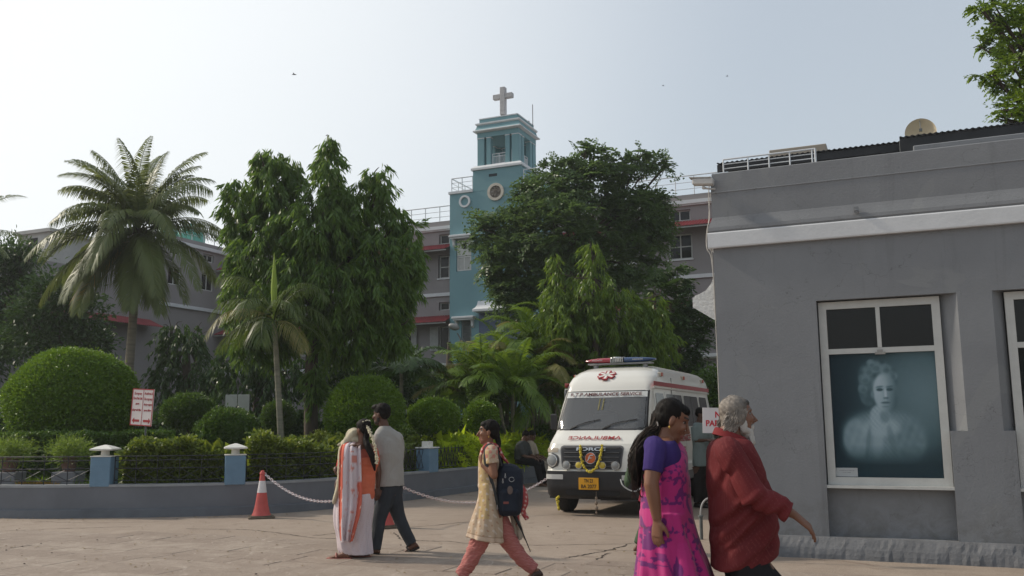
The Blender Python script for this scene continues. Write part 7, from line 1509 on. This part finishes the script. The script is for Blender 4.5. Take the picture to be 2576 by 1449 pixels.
# ------------------------------------------------------------------ woman in white and coral sari with a child on her arm
def sari_woman():
    f = Fig('person', 'woman in a white and coral sari seen from behind with jasmine in her dark hair', 895, 1300, 10.75); J = f.J; t = f.t; sk = (.16, .07, .042); fw = V3(-.45, .88, 0)
    m = MB(); T = head(m, J(914, 1081), math.radians(140), math.radians(12), 0, .97, .8); nb = J(911, 1112); hp = J(893, 1255)
    limb(m, [J(913, 1090), nb], [.046, .05]); torso(m, [(nb, .055, .05), (J(908, 1122), .15, .075), (J(903, 1150), .18, .10), (J(900, 1200), .15, .10), (hp, .18, .13), (hp - EZ * .1, .16, .12)], fw)
    sh, el, wr = J(868, 1138, .02), J(852, 1188, .10), J(862, 1160, .28); limb(m, [sh, el], [.048, .04]); joint(m, el, .04); limb(m, [el, wr], [.038, .026]); hand(m, wr, V3(.6, .3, .6), V3(.3, -.9, 0), curl=.8, s=.9)
    sh2, el2, wr2 = J(940, 1138, .10), J(946, 1185, .22), J(920, 1180, .38); limb(m, [sh2, el2], [.048, .04]); limb(m, [el2, wr2], [.038, .026]); hand(m, wr2, V3(-.8, .2, .3), V3(0, -.9, .2), curl=.8, s=.9)
    a1, a2 = J(868, 1398, -.08), J(918, 1398, .06); a1.z = a2.z = .085; limb(m, [hp + V3(-.08, 0, -.05), V3(-.12, .0, .5), a1], [.09, .055, .036]); limb(m, [hp + V3(.08, .0, -.05), V3(.06, .05, .5), a2], [.09, .055, .036]); foot(m, a1, V3(-.97, .12, 0), .24); foot(m, a2, V3(.95, .1, 0) * -1, .23)
    fuse(m, 'body', skinm, t, .007, 4, paint=skinpaint(sk, headpaint(T, sk)))
    X = lambda u, v: J(u, v).x; zz = lambda v: max(J(890, v).z, .045)
    co_ = np.array([.56, .13, .085]); wh = np.array([.60, .52, .54])
    def pick(co):                                            # picture-plane coordinates of each point, used only to lay out the border bands
        return co[:, 0], co[:, 2]
    b = MB(); limb(b, [sh.lerp(nb, .3), sh, sh.lerp(el, .55)], [.06, .06, .056]); limb(b, [sh2.lerp(nb, .3), sh2, sh2.lerp(el2, .6)], [.06, .06, .056]); torso(b, [(J(908, 1126), .12, .075), (J(906, 1140), .185, .10), (J(903, 1160), .19, .112), (J(900, 1195), .168, .112)], fw); fuse(b, 'blouse', cloth('blouse_coral', (.52, .13, .09)), t, .007, 5, .005, 3, 14)
    w = MB(); torso(w, [(J(925, 1150), .14, .10), (J(914, 1165), .185, .125), (J(906, 1190), .185, .13), (J(903, 1215), .18, .135), (J(900, 1245), .19, .15), (J(896, 1262), .19, .155)], fw); fuse(w, 'sari_wrap', cloth('sari_coral', (.60, .155, .085)), t, .0065, 3, .016, 11, 13, stretch=(.35, .35, 1.3))
    s = MB(); sec = []
    for v, ul, ur in ((1242, 850, 938), (1262, 843, 940), (1290, 838, 938), (1320, 839, 935), (1350, 846, 935), (1380, 852, 937), (1402, 858, 938)):
        sec.append(((X(ul, v) + X(ur, v)) / 2, .02, zz(v), (X(ur, v) - X(ul, v)) / 2, .20 - (v - 1242) * .0003))
    skirt(s, sec, .009, 7, 8, tw=2.2)
    def pk(co): n_ = np.sin(co @ [120, 60, 90]) * np.sin(co @ [50, -80, 130]); rgb = np.tile(wh, (len(co), 1)); rgb[n_ > .8] = (.52, .40, .42); return rgb
    fuse(s, 'sari_skirt', attrmat('sari_white', .8, .15, .2, 200), t, .0065, 3, .009, 5, 10, paint=pk, stretch=(1, 1, .3))
    # pallu falling from the left shoulder down the back: white with coral borders
    rows = []; q = [(1112, 866, 908, .02), (1122, 858, 907, -.10), (1140, 854, 907, -.155), (1170, 853, 908, -.18), (1210, 852, 909, -.185), (1250, 852, 910, -.19), (1290, 852, 906, -.23), (1320, 853, 898, -.24), (1350, 855, 890, -.235), (1362, 858, 886, -.23)]
    Q = catmull([list(a) for a in q], 60)
    for i, (v, ul, ur, dy) in enumerate(Q):
        s_ = i / 59; rows.append([J(ul + (ur - ul) * k, v + 2.5 * math.sin(k * 9 + 1) * s_, dy + (.014 + .018 * s_) * math.sin(k * 17 + 1.5 * s_) + .008 * math.sin(k * 31) - .05 * (1 - abs(2 * k - 1)) * (1 - s_) + .04 * k * (1 - s_)) for k in np.linspace(0, 1, 40)])
    pm = MB(); sheet(pm, rows, .006); me = pm.mesh('pallu', True); n = len(me.vertices); N = n // 2; rgb = np.zeros((n, 4)); rgb[:, 3] = 1; rg = np.random.default_rng(2)
    for i in range(n):
        j = i % N; r_, k = (j // 40) / 59, (j % 40) / 39; left, right = k < .24 - .12 * r_, k > (.80 if r_ > .45 else 1.1); c = co_ if (left or right) else wh
        if not (left or right) and ((k > .45 and abs(r_ - .28) < .03 and abs(k - .7) < .12) or (abs(k - .62) < .06 and math.sin(r_ * 40) > .93) or rg.random() < .02): c = np.array([.55, .22, .18])
        if (left or right) and rg.random() < .05: c = np.array([.75, .6, .5])
        if r_ > .96: c = wh if not right else co_
        rgb[i, :3] = c
    ca = me.color_attributes.new('Col', 'FLOAT_COLOR', 'POINT'); ca.data.foreach_set('color', rgb.astype(np.float32).ravel()); link('pallu', me, attrmat('sari_white', .8), t)
    h = MB(); TT = T.to_3x3(); E = lambda p, q: h.ell(T @ Vector(p), q, 16, 10, T=TT); E((-.020, 0, .045), (.096, .082, .084)); E((-.05, 0, .005), (.062, .078, .075)); E((.035, 0, .078), (.05, .062, .034))
    br = [T @ Vector((-.085, 0, -.01)), J(920, 1105, -.06), J(926, 1125, -.12), J(935, 1145, -.14), J(940, 1165, -.14), J(943, 1185, -.14)]; h.tube(br, [.045, .05, .052, .050, .040, .012], 12, smooth_n=22, flat=.7); fuse(h, 'hair', hairm, t, .0065, 2, .006, 5, 50, stretch=(1, 1, .2))
    j = MB(); rg = random.Random(8); P = catmull([list(p) for p in (J(926, 1074, -.10), J(932, 1090, -.15), J(938, 1108, -.19), J(944, 1128, -.21), J(948, 1150, -.21), J(947, 1166, -.20))], 46)
    for p in P:
        for _ in range(3): j.ell((p[0] + rg.uniform(-.014, .014), p[1] + rg.uniform(-.012, .012), p[2] + rg.uniform(-.01, .01)), (rg.uniform(.007, .012),) * 3, 6, 4)
    j.build('jasmine_garland', mat('jasmine', (.62, .56, .40), .8, .2, 30), t, smooth=True); j = MB()
    for _ in range(26): a = rg.uniform(-.9, .9); p = T @ Vector((-.085 * math.cos(a) - .01, .075 * math.sin(a), .085 + rg.uniform(-.008, .008))); j.ell(p, (rg.uniform(.007, .011),) * 3, 6, 4)
    j.build('hair_flowers', MATS['jasmine'], t, smooth=True)
    q = MB(); q.box(-.02, .27, -.05, .05, -.0, .014, T=T3(a1.x + .06, a1.y, 0.0) @ Matrix.Rotation(PI - .12, 4, 'Z') @ T3(-.0, 0, 0.002), bev=.006); q.box(-.05, .2, -.045, .045, 0.002, .016, T=T3(a2.x + .03, a2.y, 0) @ Matrix.Rotation(PI, 4, 'Z'), bev=.006)
    q.tube([a1 + V3(-.09, -.045, -.06), a1 + V3(-.10, 0, -.02), a1 + V3(-.09, .045, -.06)], .010, 7, smooth_n=8); q.build('sandals', mat('sandal_coral', (.36, .13, .10), .6), t)
    # the child on her arm
    c = thing('person', 'small child in red, carried on the shoulder under a cream cloth', 'child', f.o + J(862, 1150, .12)); K = lambda u, v, dy=0.0: J(u, v, dy) - J(862, 1150, .12); m = MB()
    T = head(m, K(893, 1103, .10), math.radians(70), math.radians(20), 0, .78, .6); torso(m, [(K(888, 1118, .12), .04, .04), (K(880, 1132, .14), .09, .065), (K(870, 1165, .16), .10, .075), (K(865, 1195, .18), .10, .08)], V3(.6, -.6, 0)); limb(m, [K(880, 1130, .06), K(868, 1132, -.02), K(880, 1124, -.10), K(896, 1119, -.13)], [.03, .026, .022, .018]); hand(m, K(896, 1119, -.13), V3(1, 0, .2), V3(0, .5, -1), s=.5)
    limb(m, [K(858, 1195, .15), K(846, 1180, .02), K(848, 1190, -.02)], [.04, .035, .028]); limb(m, [K(868, 1195, .2), K(850, 1215, .15), K(848, 1240, .12)], [.045, .036, .024])
    skc = (.10, .046, .03); fuse(m, 'body', skinm, c, .007, 4, paint=skinpaint(skc, headpaint(T, skc))); s = MB(); torso(s, [(K(886, 1119, .11), .055, .05), (K(880, 1130, .13), .105, .08), (K(872, 1160, .15), .115, .09), (K(866, 1190, .17), .11, .09)], V3(.6, -.6, 0)); limb(s, [K(882, 1124, .05), K(875, 1122, -.03), K(868, 1130, -.07)], [.05, .048, .036]); fuse(s, 'red_top', cloth('red_top', (.42, .03, .03)), c, .007, 4, .005, 4, 20)
    w = MB(); w.ell(K(892, 1096, .09), (.105, .10, .085), 16, 10); w.tube([K(906, 1092, .05), K(890, 1090, .02), K(872, 1110, .0), K(862, 1128, -.02), K(856, 1146, .0)], [.03, .055, .05, .045, .03], 10, smooth_n=16, flat=.8); w.tube([K(862, 1118, .08), K(858, 1150, .02), K(856, 1190, -.02), K(852, 1225, -.05), K(842, 1258, -.06), K(838, 1268, -.06)], [.05, .06, .055, .05, .04, .02], 12, smooth_n=22, flat=.6); w.tube([K(905, 1112, .0), K(898, 1106, .0), K(882, 1104, .0)], [.02, .03, .03], 8)
    w.tube([K(868, 1112, .05), K(858, 1118, .0), K(848, 1120, -.01)], [.03, .018, .006], 8)
    fuse(w, 'cream_cloth', cloth('wrap_cream', (.48, .43, .31), .06), c, .007, 3, .014, 9, 16)
sari_woman()
# ------------------------------------------------------------------ man in pale shirt beside the ambulance
def shirt_man():
    f = Fig('person', 'man in a pale blue grey shirt standing beside the open side of the ambulance', 1765, 1200, 16.6); J = f.J; t = f.t; sk = (.10, .05, .032); fw = V3(.75, -.6, 0)
    m = MB(); T = head(m, J(1763, 1043), math.radians(-30), math.radians(18), 0, 1, 1); nb = J(1760, 1062); hp = J(1764, 1166); limb(m, [J(1762, 1050), nb], [.055, .06]); torso(m, [(nb, .07, .06), (J(1762, 1068), .17, .09), (J(1764, 1090), .19, .12), (hp, .16, .11), (hp - EZ * .1, .15, .1)], fw)
    for su, eu, ev, wu, wv, dy in ((1748, 1750, 1109, 1778, 1107, -.10), (1778, 1784, 1108, 1787, 1107, .05)): sh, el, wr = J(su, 1074, dy), J(eu, ev, dy * 1.3), J(wu, wv, -.28); limb(m, [sh, el], [.05, .042]); limb(m, [el, wr], [.04, .027]); hand(m, wr, V3(.9, -.3, .1), V3(0, .3, -1), curl=.7)
    A = []
    for du, dy in ((-9, -.05), (7, .07)): a = J(1764 + du, 1262, dy); a.z = .09; A.append(a); limb(m, [hp + V3(du * .01, dy, -.05), V3(a.x * .8 + hp.x * .2, dy, .5), a], [.085, .057, .038]); foot(m, a, fw, .25)
    fuse(m, 'body', skinm, t, .010, 3, paint=skinpaint(sk, headpaint(T, sk))); s = MB(); torso(s, [(J(1760, 1063), .085, .075), (J(1762, 1067), .18, .10), (J(1764, 1085), .215, .14), (J(1766, 1120), .21, .145), (J(1767, 1160), .215, .15), (J(1767, 1172), .215, .15)], fw)
    for su, eu, ev, dy in ((1748, 1750, 1109, -.10), (1778, 1784, 1108, .05)): limb(s, [J(su, 1074, dy), J(eu, ev, dy * 1.3)], [.078, .072])
    fuse(s, 'shirt', cloth('shirt_pale', (.20, .25, .25), .08), t, .009, 4, .010, 4, 12); p = MB()
    for a, dy in zip(A, (-.05, .07)): limb(p, [hp + V3(0, dy, .05), hp + V3(0, dy, -.1), V3(a.x * .8 + hp.x * .2, dy, .5), a], [.12, .115, .085, .075])
    fuse(p, 'trousers', cloth('trouser_dark', (.028, .026, .026)), t, .010, 4, .008, 6, 12); h = MB(); TT = T.to_3x3(); h.ell(T @ Vector((-.02, 0, .052)), (.098, .083, .082), T=TT); h.ell(T @ Vector((-.05, 0, .01)), (.062, .078, .068), T=TT); fuse(h, 'hair', hairm, t, .009, 2)
    q = MB()
    for a in A: foot(q, a, fw, .28, 1.15, 0, .085)
    q.build('shoes', mat('shoe_black', (.02, .018, .016), .5), t, smooth=True)
shirt_man()
# ------------------------------------------------------------------ two people sitting on the garden wall
def sitters():
    for k, (lab, hu, hv, dy, tc, pc, cap) in enumerate((('person in a dark checked shirt sitting on the garden wall, nearer of the two', 1323, 1097, 0, (.055, .06, .058), (.012, .012, .013), False), ('person in a cream shirt sitting on the garden wall, behind the dark shirted one', 1339, 1096, .35, (.36, .31, .24), (.28, .25, .20), False))):
        Y = 22.55; f = Fig('person', lab, hu, 1150, Y + dy); J = f.J; t = f.t; sk = (.12, .06, .038); fw = V3(.85, -.5, 0); m = MB(); T = head(m, J(hu, hv), math.radians(-30), math.radians(25), 0, 1.0); nb = J(hu - 7, 1108); hp = J(hu - 12, 1156); hp.z = .64
        limb(m, [J(hu - 3, 1100), nb], [.055, .06]); torso(m, [(nb, .07, .06), (J(hu - 8, 1114), .17, .09), (J(hu - 11, 1130), .19, .12), (hp, .17, .12)], fw); kn = hp + V3(.40, -.18, -.08); an = kn + V3(.12, -.06, -.48); an.z = .09
        for s_ in (-1, 1):
            l = V3(.5, .85, 0) * .10 * s_; limb(m, [hp + l, kn + l], [.08, .06]); limb(m, [kn + l, an + l], [.058, .038]); foot(m, an + l, fw, .25); sh = J(hu - 8, 1117) + l * 1.8; el = sh + V3(.10, -.05, -.26); wr = kn + l * .8 + V3(-.04, 0, .12); limb(m, [sh, el, wr], [.05, .042, .027]); hand(m, wr, V3(.7, -.4, -.4), V3(-.3, 0, -1), curl=.4)
        fuse(m, 'body', skinm, t, .011, 3, paint=skinpaint(sk, headpaint(T, sk))); s = MB(); torso(s, [(nb, .085, .075), (J(hu - 8, 1113), .18, .10), (J(hu - 10, 1122), .215, .13), (J(hu - 12, 1140), .205, .14), (hp + EZ * .0, .20, .15)], fw)
        for s_ in (-1, 1): l = V3(.5, .85, 0) * .10 * s_; sh = J(hu - 8, 1117) + l * 1.8; limb(s, [sh, sh + V3(.10, -.05, -.26)], [.075, .066])
        fuse(s, 'shirt', cloth('sit_shirt_%s' % ('dark' if k == 0 else 'cream'), tc, .25 if k == 0 else .06, .2), t, .010, 4, .010, 3, 12); p = MB()
        for s_ in (-1, 1): l = V3(.5, .85, 0) * .10 * s_; limb(p, [hp + l * .8, kn + l, kn + l * 1.05 + V3(.03, -.01, -.06), an + l], [.115, .088, .082, .075], k=18)
        torso(p, [(hp + EZ * .05, .18, .13), (hp - EZ * .09, .17, .13)], fw); fuse(p, 'trousers', cloth('sit_trousers_%s' % ('dark' if k == 0 else 'cream'), pc), t, .010, 4, .008, 4, 12)
        h = MB(); TT = T.to_3x3(); h.ell(T @ Vector((-.02, 0, .052)), (.100, .085, .085), T=TT); h.ell(T @ Vector((-.05, 0, .01)), (.064, .080, .070), T=TT); fuse(h, 'hair', hairm, t, .010, 2)
sitters()
# ------------------------------------------------------------------ person in green mostly hidden behind the woman in pink
def green_person():
    f = Fig('person', 'person in green trousers and shawl, mostly hidden behind the woman in pink', 1625, 1300, 10.9); J = f.J; t = f.t; sk = (.13, .065, .042); fw = V3(.98, 0, 0); m = MB(); T = head(m, J(1655, 1093), 0, .1, 0, .92); nb = J(1650, 1118); hp = J(1640, 1245)
    limb(m, [J(1654, 1102), nb], [.045, .05]); torso(m, [(nb, .06, .05), (J(1649, 1126), .14, .08), (J(1647, 1160), .16, .1), (J(1645, 1200), .13, .09), (hp, .16, .12)], fw); A = []
    for u, dy, kz in ((1607, -.05, .5), (1662, .08, .5)): a = J(u, 1360, dy); a.z = .10; A.append((a, dy)); k = hp.lerp(a, .5) + V3(.04, 0, 0); limb(m, [hp + V3(0, dy, 0), k, a], [.08, .055, .036]); foot(m, a, fw, .23, pitch=.25 if u < 1620 else 0)
    for dy in (-.16, .16): sh = nb + V3(0, dy, -.06); limb(m, [sh, sh + V3(.02, 0, -.26), sh + V3(.14, 0, -.40)], [.045, .037, .025]); hand(m, sh + V3(.14, 0, -.40), V3(.6, 0, -.6), V3(0, -dy, 0), s=.85)
    fuse(m, 'body', skinm, t, .009, 3, paint=skinpaint(sk, headpaint(T, sk))); gm = cloth('green_cloth', (.060, .095, .055), .12); s = MB(); torso(s, [(nb, .08, .07), (J(1649, 1124), .155, .09), (J(1646, 1160), .18, .12), (J(1643, 1210), .17, .13), (J(1641, 1262), .20, .16)], fw); fuse(s, 'tunic', cloth('tunic_maroon', (.22, .02, .04)), t, .009, 4, .008, 4, 12)
    s = MB(); limb(s, [J(1640, 1135, -.12), J(1612, 1150, -.14), J(1590, 1180, -.14), J(1578, 1210, -.14), J(1576, 1226, -.14)], [.05, .08, .095, .075, .02], 14, 22, .5); limb(s, [J(1625, 1150, -.12), J(1610, 1185, -.14), J(1600, 1222, -.13)], [.06, .08, .05], 12, 14, .6); fuse(s, 'shawl', gm, t, .008, 3, .014, 5, 14)
    e = MB(); e.tube([J(1561, 1206, -.16), J(1566, 1220, -.19), J(1580, 1231, -.19), J(1597, 1236, -.18), J(1612, 1228, -.15)], .008, 6, smooth_n=14); e.build('shawl_edge', mat('edge_white', (.5, .5, .48), .7), t); p = MB()
    for a, dy in A: limb(p, [hp + V3(0, dy, .02), hp.lerp(a, .5) + V3(.04, 0, 0), a + V3(0, 0, .01)], [.12, .088, .062], k=16)
    fuse(p, 'trousers', gm, t, .009, 3, .010, 7, 14); q = MB()
    for a, dy in A: q.box(a.x - .06, a.x + .19, a.y - .045, a.y + .045, a.z - .098, a.z - .08, bev=.006).tube([a + V3(.03, -.045, -.07), a + V3(.05, 0, -.02), a + V3(.03, .045, -.07)], .012, 6, smooth_n=6)
    q.build('sandals', mat('sandal_tan', (.20, .12, .08), .7), t)
green_person()
# ================================================================== cones, chain, signs, lamp, birds
def cone(u, v, label, rz):
    g = gp(u, v); t = thing('traffic_cone', label, 'cone', g, rz, 'red and white traffic cones'); cr = mat('cone_red', (.48, .085, .075), .6, .12, 5, .1, 50, dirt=(.34, .10, .08), dscale=7, damt=.4)
    MB().box(-.21, .21, -.21, .21, 0, .028, bev=.010).box(-.17, .17, -.17, .17, .0275, .045, bev=.006).build('foot', mat('cone_foot', (.11, .085, .06), .85, .25, 10, .3), t)
    MB().lathe([(.155, .045), (.150, .06), (.135, .09), (.108, .20), (.078, .40), (.0775, .41)], n=30).build('lower_body', cr, t, smooth=True)
    MB().lathe([(.0775, .4102), (.062, .52), (.050, .60)], n=30).build('white_band', mat('cone_white', (.62, .60, .60), .6, .08, 6, 0, dirt=(.42, .38, .37), dscale=8), t, smooth=True)
    MB().lathe([(.050, .6002), (.040, .68), (.038, .70), (.045, .705), (.045, .73), (.030, .745), (.026, .765), (0, .77)], n=24).build('tip', cr, t, smooth=True)
    return g
c1 = cone(657, 1303, 'red and white cone standing alone near the wall, chain hooked to its tip', .3)
c2 = cone(966, 1327, 'red and white cone half hidden behind the man in the grey shirt', .5)
c3 = gp(1430, 1352)
def chain():
    t = thing('plastic_chain', 'pale plastic chain sagging between the cones and towards the ambulance', 'chain', c1); a = c1 + Vector((.03, 0, .72)); P = []
    b = c2 + Vector((0, 0, .72)); c = at(1212, 1232, 15.1); c = Vector(c)
    for (p, q, sag) in ((a, b, .40), (b, c + Vector((1.2, 1.0, .18)), .42)):
        n = int((q - p).length / .042)
        for i in range(n): s = i / n; P.append(p.lerp(q, s) - Vector((0, 0, sag * 4 * s * (1 - s))))
    for col_, off in (('chain_red', 0), ('chain_white', 1)):
        V = []; F = []
        for i in range(off * 1, len(P) - 1):
            if ((i // 1) % 2) != off: continue
            d = (P[i + 1] - P[i]).normalized(); u = Vector((0, 0, 1)) if i % 2 else Vector((0, 1, 0)); s = d.cross(u).normalized(); m = MB(); c_ = (P[i] + P[i + 1]) / 2
            R = [c_ + d * .030 * math.cos(w) + s * .018 * math.sin(w) - t.location for w in np.linspace(0, 2 * PI, 9)]; m.tube(R, .0062, 5, caps=False); k = len(V); V += m.v; F += [tuple(x + k for x in f) for f in m.f]
        MB().add(V, F).build('faded_links' if off == 0 else 'white_links', mat(col_, (.55, .42, .42) if off == 0 else (.66, .64, .64), .5), t, smooth=True)
chain()
def direction_sign():
    g = gpt(356, 17.3); g = (at(356, 1200, 16.1).x, 16.15, GZ); t = thing('direction_sign', 'white direction sign with red border, red writing and two arrows on a thin pole', 'sign', g)
    MB().tube([(0, .03, 0), (0, .03, 1.35)], .017, 8).build('pole', mat('sign_pole', (.10, .11, .12), .5), t); B0 = Vector(g); c = at(358, 1024.5, 16.12) - B0; Wd, Hh = .49, .64
    # board turned so its right side is nearer; the tilt of the picture is real: it leans slightly
    T_ = Matrix.Translation(c) @ Matrix.Rotation(math.radians(-24), 4, 'Z') @ Matrix.Rotation(math.radians(3.2), 4, 'Y')
    wd = Wd / math.cos(math.radians(24)) * .93
    def bx(m, x0, x1, y0, y1, z0, z1): return m.box(x0, x1, y0, y1, z0, z1, T=T_)
    board = bx(MB(), -wd / 2, wd / 2, -.006, .006, -Hh / 2, Hh / 2).build('board', mat('sign_white', (.66, .60, .58), .5, .04, 3), t)
    rd = mat('sign_red', (.36, .03, .035), .55, .06); b = MB(); w = .017
    bx(b, -wd / 2, wd / 2, -.0095, -.0065, Hh / 2 - w, Hh / 2); bx(b, -wd / 2, wd / 2, -.0095, -.0065, -Hh / 2, -Hh / 2 + w); bx(b, -wd / 2, -wd / 2 + w, -.0092, -.0065, -Hh / 2 + w, Hh / 2 - w); bx(b, wd / 2 - w, wd / 2, -.0092, -.0065, -Hh / 2 + w, Hh / 2 - w); bx(b, .006, .016, -.0092, -.0065, -Hh / 2 + w, Hh / 2 - w)
    b.build('border', rd, t); ar = MB(); z = -Hh / 2 + .085
    for s, x in ((-1, -.12), (1, .135)): q = ar.prism([(x + s * .085, z), (x + s * .04, z + .05), (x + s * .04, z + .02), (x - s * .08, z + .02), (x - s * .08, z - .02), (x + s * .04, z - .02), (x + s * .04, z - .05)], -.010, -.0065)
    ar.v = [tuple(T_ @ Vector(p)) for p in ar.v]; ar.build('arrows', rd, t); TA = 'NotoSansTamil-VariableFont_wdth,wght.woff2'
    for s_, x, z, sz, wdh, fn in (('Emergency', -.115, .235, .062, .17, None), ('Chest Pain Unit', -.118, .150, .062, .215, None), ('அவசர', -.115, .055, .05, .09, TA), ('நெஞ்சுவலி பிரிவு', -.118, -.055, .05, .21, TA), ('Accident &', .128, .240, .062, .19, None), ('Emergency', .130, .145, .062, .185, None), ('விபத்து மற்றும்', .130, .045, .05, .19, TA), ('அவசர பிரிவு', .130, -.055, .05, .17, TA)):
        text('sign_text', s_, sz, rd, t, T_ @ T3(x, -.0075, z) @ XZ, width=wdh, bold=.001 if fn else .0016, fnt=fn)
direction_sign()
def no_parking():
    Y = 10.3; g = Vector((at(1812, 1300, Y).x, Y, 0)); t = thing('no_parking_sign', 'white board with red lettering on a post, half hidden behind the older man', 'sign', g)
    c = at(1815, 1058, Y) - g; hw, hh = (40 / CAMF * Y), (30 / CAMF * Y) ; hw = .21; hh = .14
    MB().tube([(c.x + .04, .02, 0), (c.x + .04, .02, c.z + hh - .02)], .016, 8).build('post', mat('sign_pole', (1, 1, 1)), t)
    T_ = Matrix.Translation(c) @ Matrix.Rotation(math.radians(1.5), 4, 'Y'); MB().box(-hw, hw, -.005, .005, -hh, hh, T=T_).build('board', mat('np_white', (.64, .60, .60), .5, .03), t)
    rr = mat('np_red', (.50, .025, .04), .5)
    text('sign_text', 'NO', .09, rr, t, T_ @ T3(-.01, -.006, .062) @ XZ, width=.125, bold=.0035); text('sign_text', 'PARKING', .09, rr, t, T_ @ T3(.0, -.006, -.035) @ XZ, width=.35, bold=.003)
    b = gp(1767, 1357); t = thing('bent_pipe', 'bent grey pipe hoop set in a thicker stub in the yard, beside the older man', 'pipe', b); k = lambda u, v: at(u, v, b.y) - b
    MB().tube([k(1765, 1357), k(1763, 1296)], .022, 10).tube([k(1763, 1300), k(1762.5, 1296)], .034, 10).build('stub', mat('pipe_grey', (.11, .12, .12), .6, .2, 8), t, smooth=True)
    MB().tube([k(1763, 1300), k(1763, 1285), k(1766, 1270), k(1773, 1259), k(1783, 1254), k(1792, 1262), k(1794, 1300), k(1794, 1352)], .013, 8, smooth_n=30).build('hoop', mat('pipe_light', (.33, .33, .33), .5, .1), t, smooth=True)
no_parking()
def street_lamp():
    Y = 30.0; base = Vector((at(1166, 900, Y).x, Y, GZ)); t = thing('street_lamp', 'grey street lamp head on a curved arm beside the teal tower', 'street lamp', base); k = lambda u, v: at(u, v, Y) - base
    MB().tube([(0, 0, 0), (0, 0, k(1165, 872).z), k(1163, 866), k(1156, 848), k(1150, 838)], [.05, .035, .03, .025, .022], 8, smooth_n=26).build('pole', mat('lamp_steel', (.16, .17, .17), .5), t, smooth=True)
    c = k(1142, 822); m = MB(); T_ = Matrix.Translation(c) @ Matrix.Rotation(.35, 4, 'Y'); m.ell((0, 0, 0), (.19, .11, .10), 16, 9, T=None); m.v = [tuple(T_ @ Vector(p)) for p in m.v]; m.build('housing', mat('lamp_grey', (.30, .29, .28), .5, .1, 5), t, smooth=True)
    m = MB().ell((.0, 0, -.045), (.14, .085, .075), 14, 8); m.v = [tuple(T_ @ Vector(p)) for p in m.v]; m.build('glass_bowl', glass('bowl', (.20, .19, .18), .15), t, smooth=True)
street_lamp()
def white_panel():
    Y = 23.5; g = Vector(gpt(596, Y)); t = thing('metal_panel', 'white painted metal double panel standing among the bushes', 'panel', g); c = at(596, 1020, Y) - g; w, h = 30 / CAMF * Y, 27 / CAMF * Y
    pm = mat('panel_white', (.42, .43, .40), .6, .08, 3, 0, dirt=(.22, .20, .16), dscale=4, damt=.5)
    for s in (-1, 1): MB().box(min(s * .01, s * w), max(s * .01, s * w), -.02, .02, c.z - h, c.z + h, bev=.004).build('door_leaf', pm, t)
    m = MB().box(-.03, .03, -.05, .0, c.z - .12, c.z - .02); m.tube([(-w, 0, 0), (-w, 0, c.z + h)], .02, 6).tube([(w, 0, 0), (w, 0, c.z + h)], .02, 6); m.build('frame', mat('panel_frame', (.10, .10, .09), .7), t)
white_panel()
def birds():
    for u, v, Y, s, lab in ((740, 188, 60, .16, 'small dark bird flying high left of the tower'), (1829, 192, 90, .13, 'tiny distant bird flying above the annex end'), (1668, 216, 90, .12, 'tiny distant bird flying right of the cross')):
        c = at(u, v, Y); t = thing('bird', lab, 'bird', c, 0, 'birds in the sky'); m = MB(); m.tube([(-s, 0, 0), (-s * .3, 0, .02), (s * .6, 0, .01), (s, 0, 0)], [.01, s * .22, s * .2, .01], 7, smooth_n=9)
        m.add([(-.03, 0, .02), (.05, 0, .02), (.02, s * 1.1, .07), (-.05, s * 1.3, .05)], [(0, 1, 2, 3)]); m.add([(-.03, 0, .02), (.05, 0, .02), (.02, -s * 1.1, .07), (-.05, -s * 1.3, .05)], [(0, 1, 2, 3)])
        m.build('body', mat('bird_dark', (.03, .03, .032), .8), t)
birds()
# ================================================================== hazy air
def haze():
    m = bpy.data.materials.new('haze'); m.use_nodes = True; t = m.node_tree; t.nodes.remove(t.nodes['Principled BSDF'])
    v = t.nodes.new('ShaderNodeVolumePrincipled'); v.inputs['Color'].default_value = (.9, .93, .96, 1); v.inputs['Density'].default_value = .0008; v.inputs['Anisotropy'].default_value = .3
    t.links.new(v.outputs[0], t.nodes['Material Output'].inputs['Volume'])
    setp(MB().box(-75, 70, -20, 105, -1, 21).build('haze', m), kind='stuff')
haze()
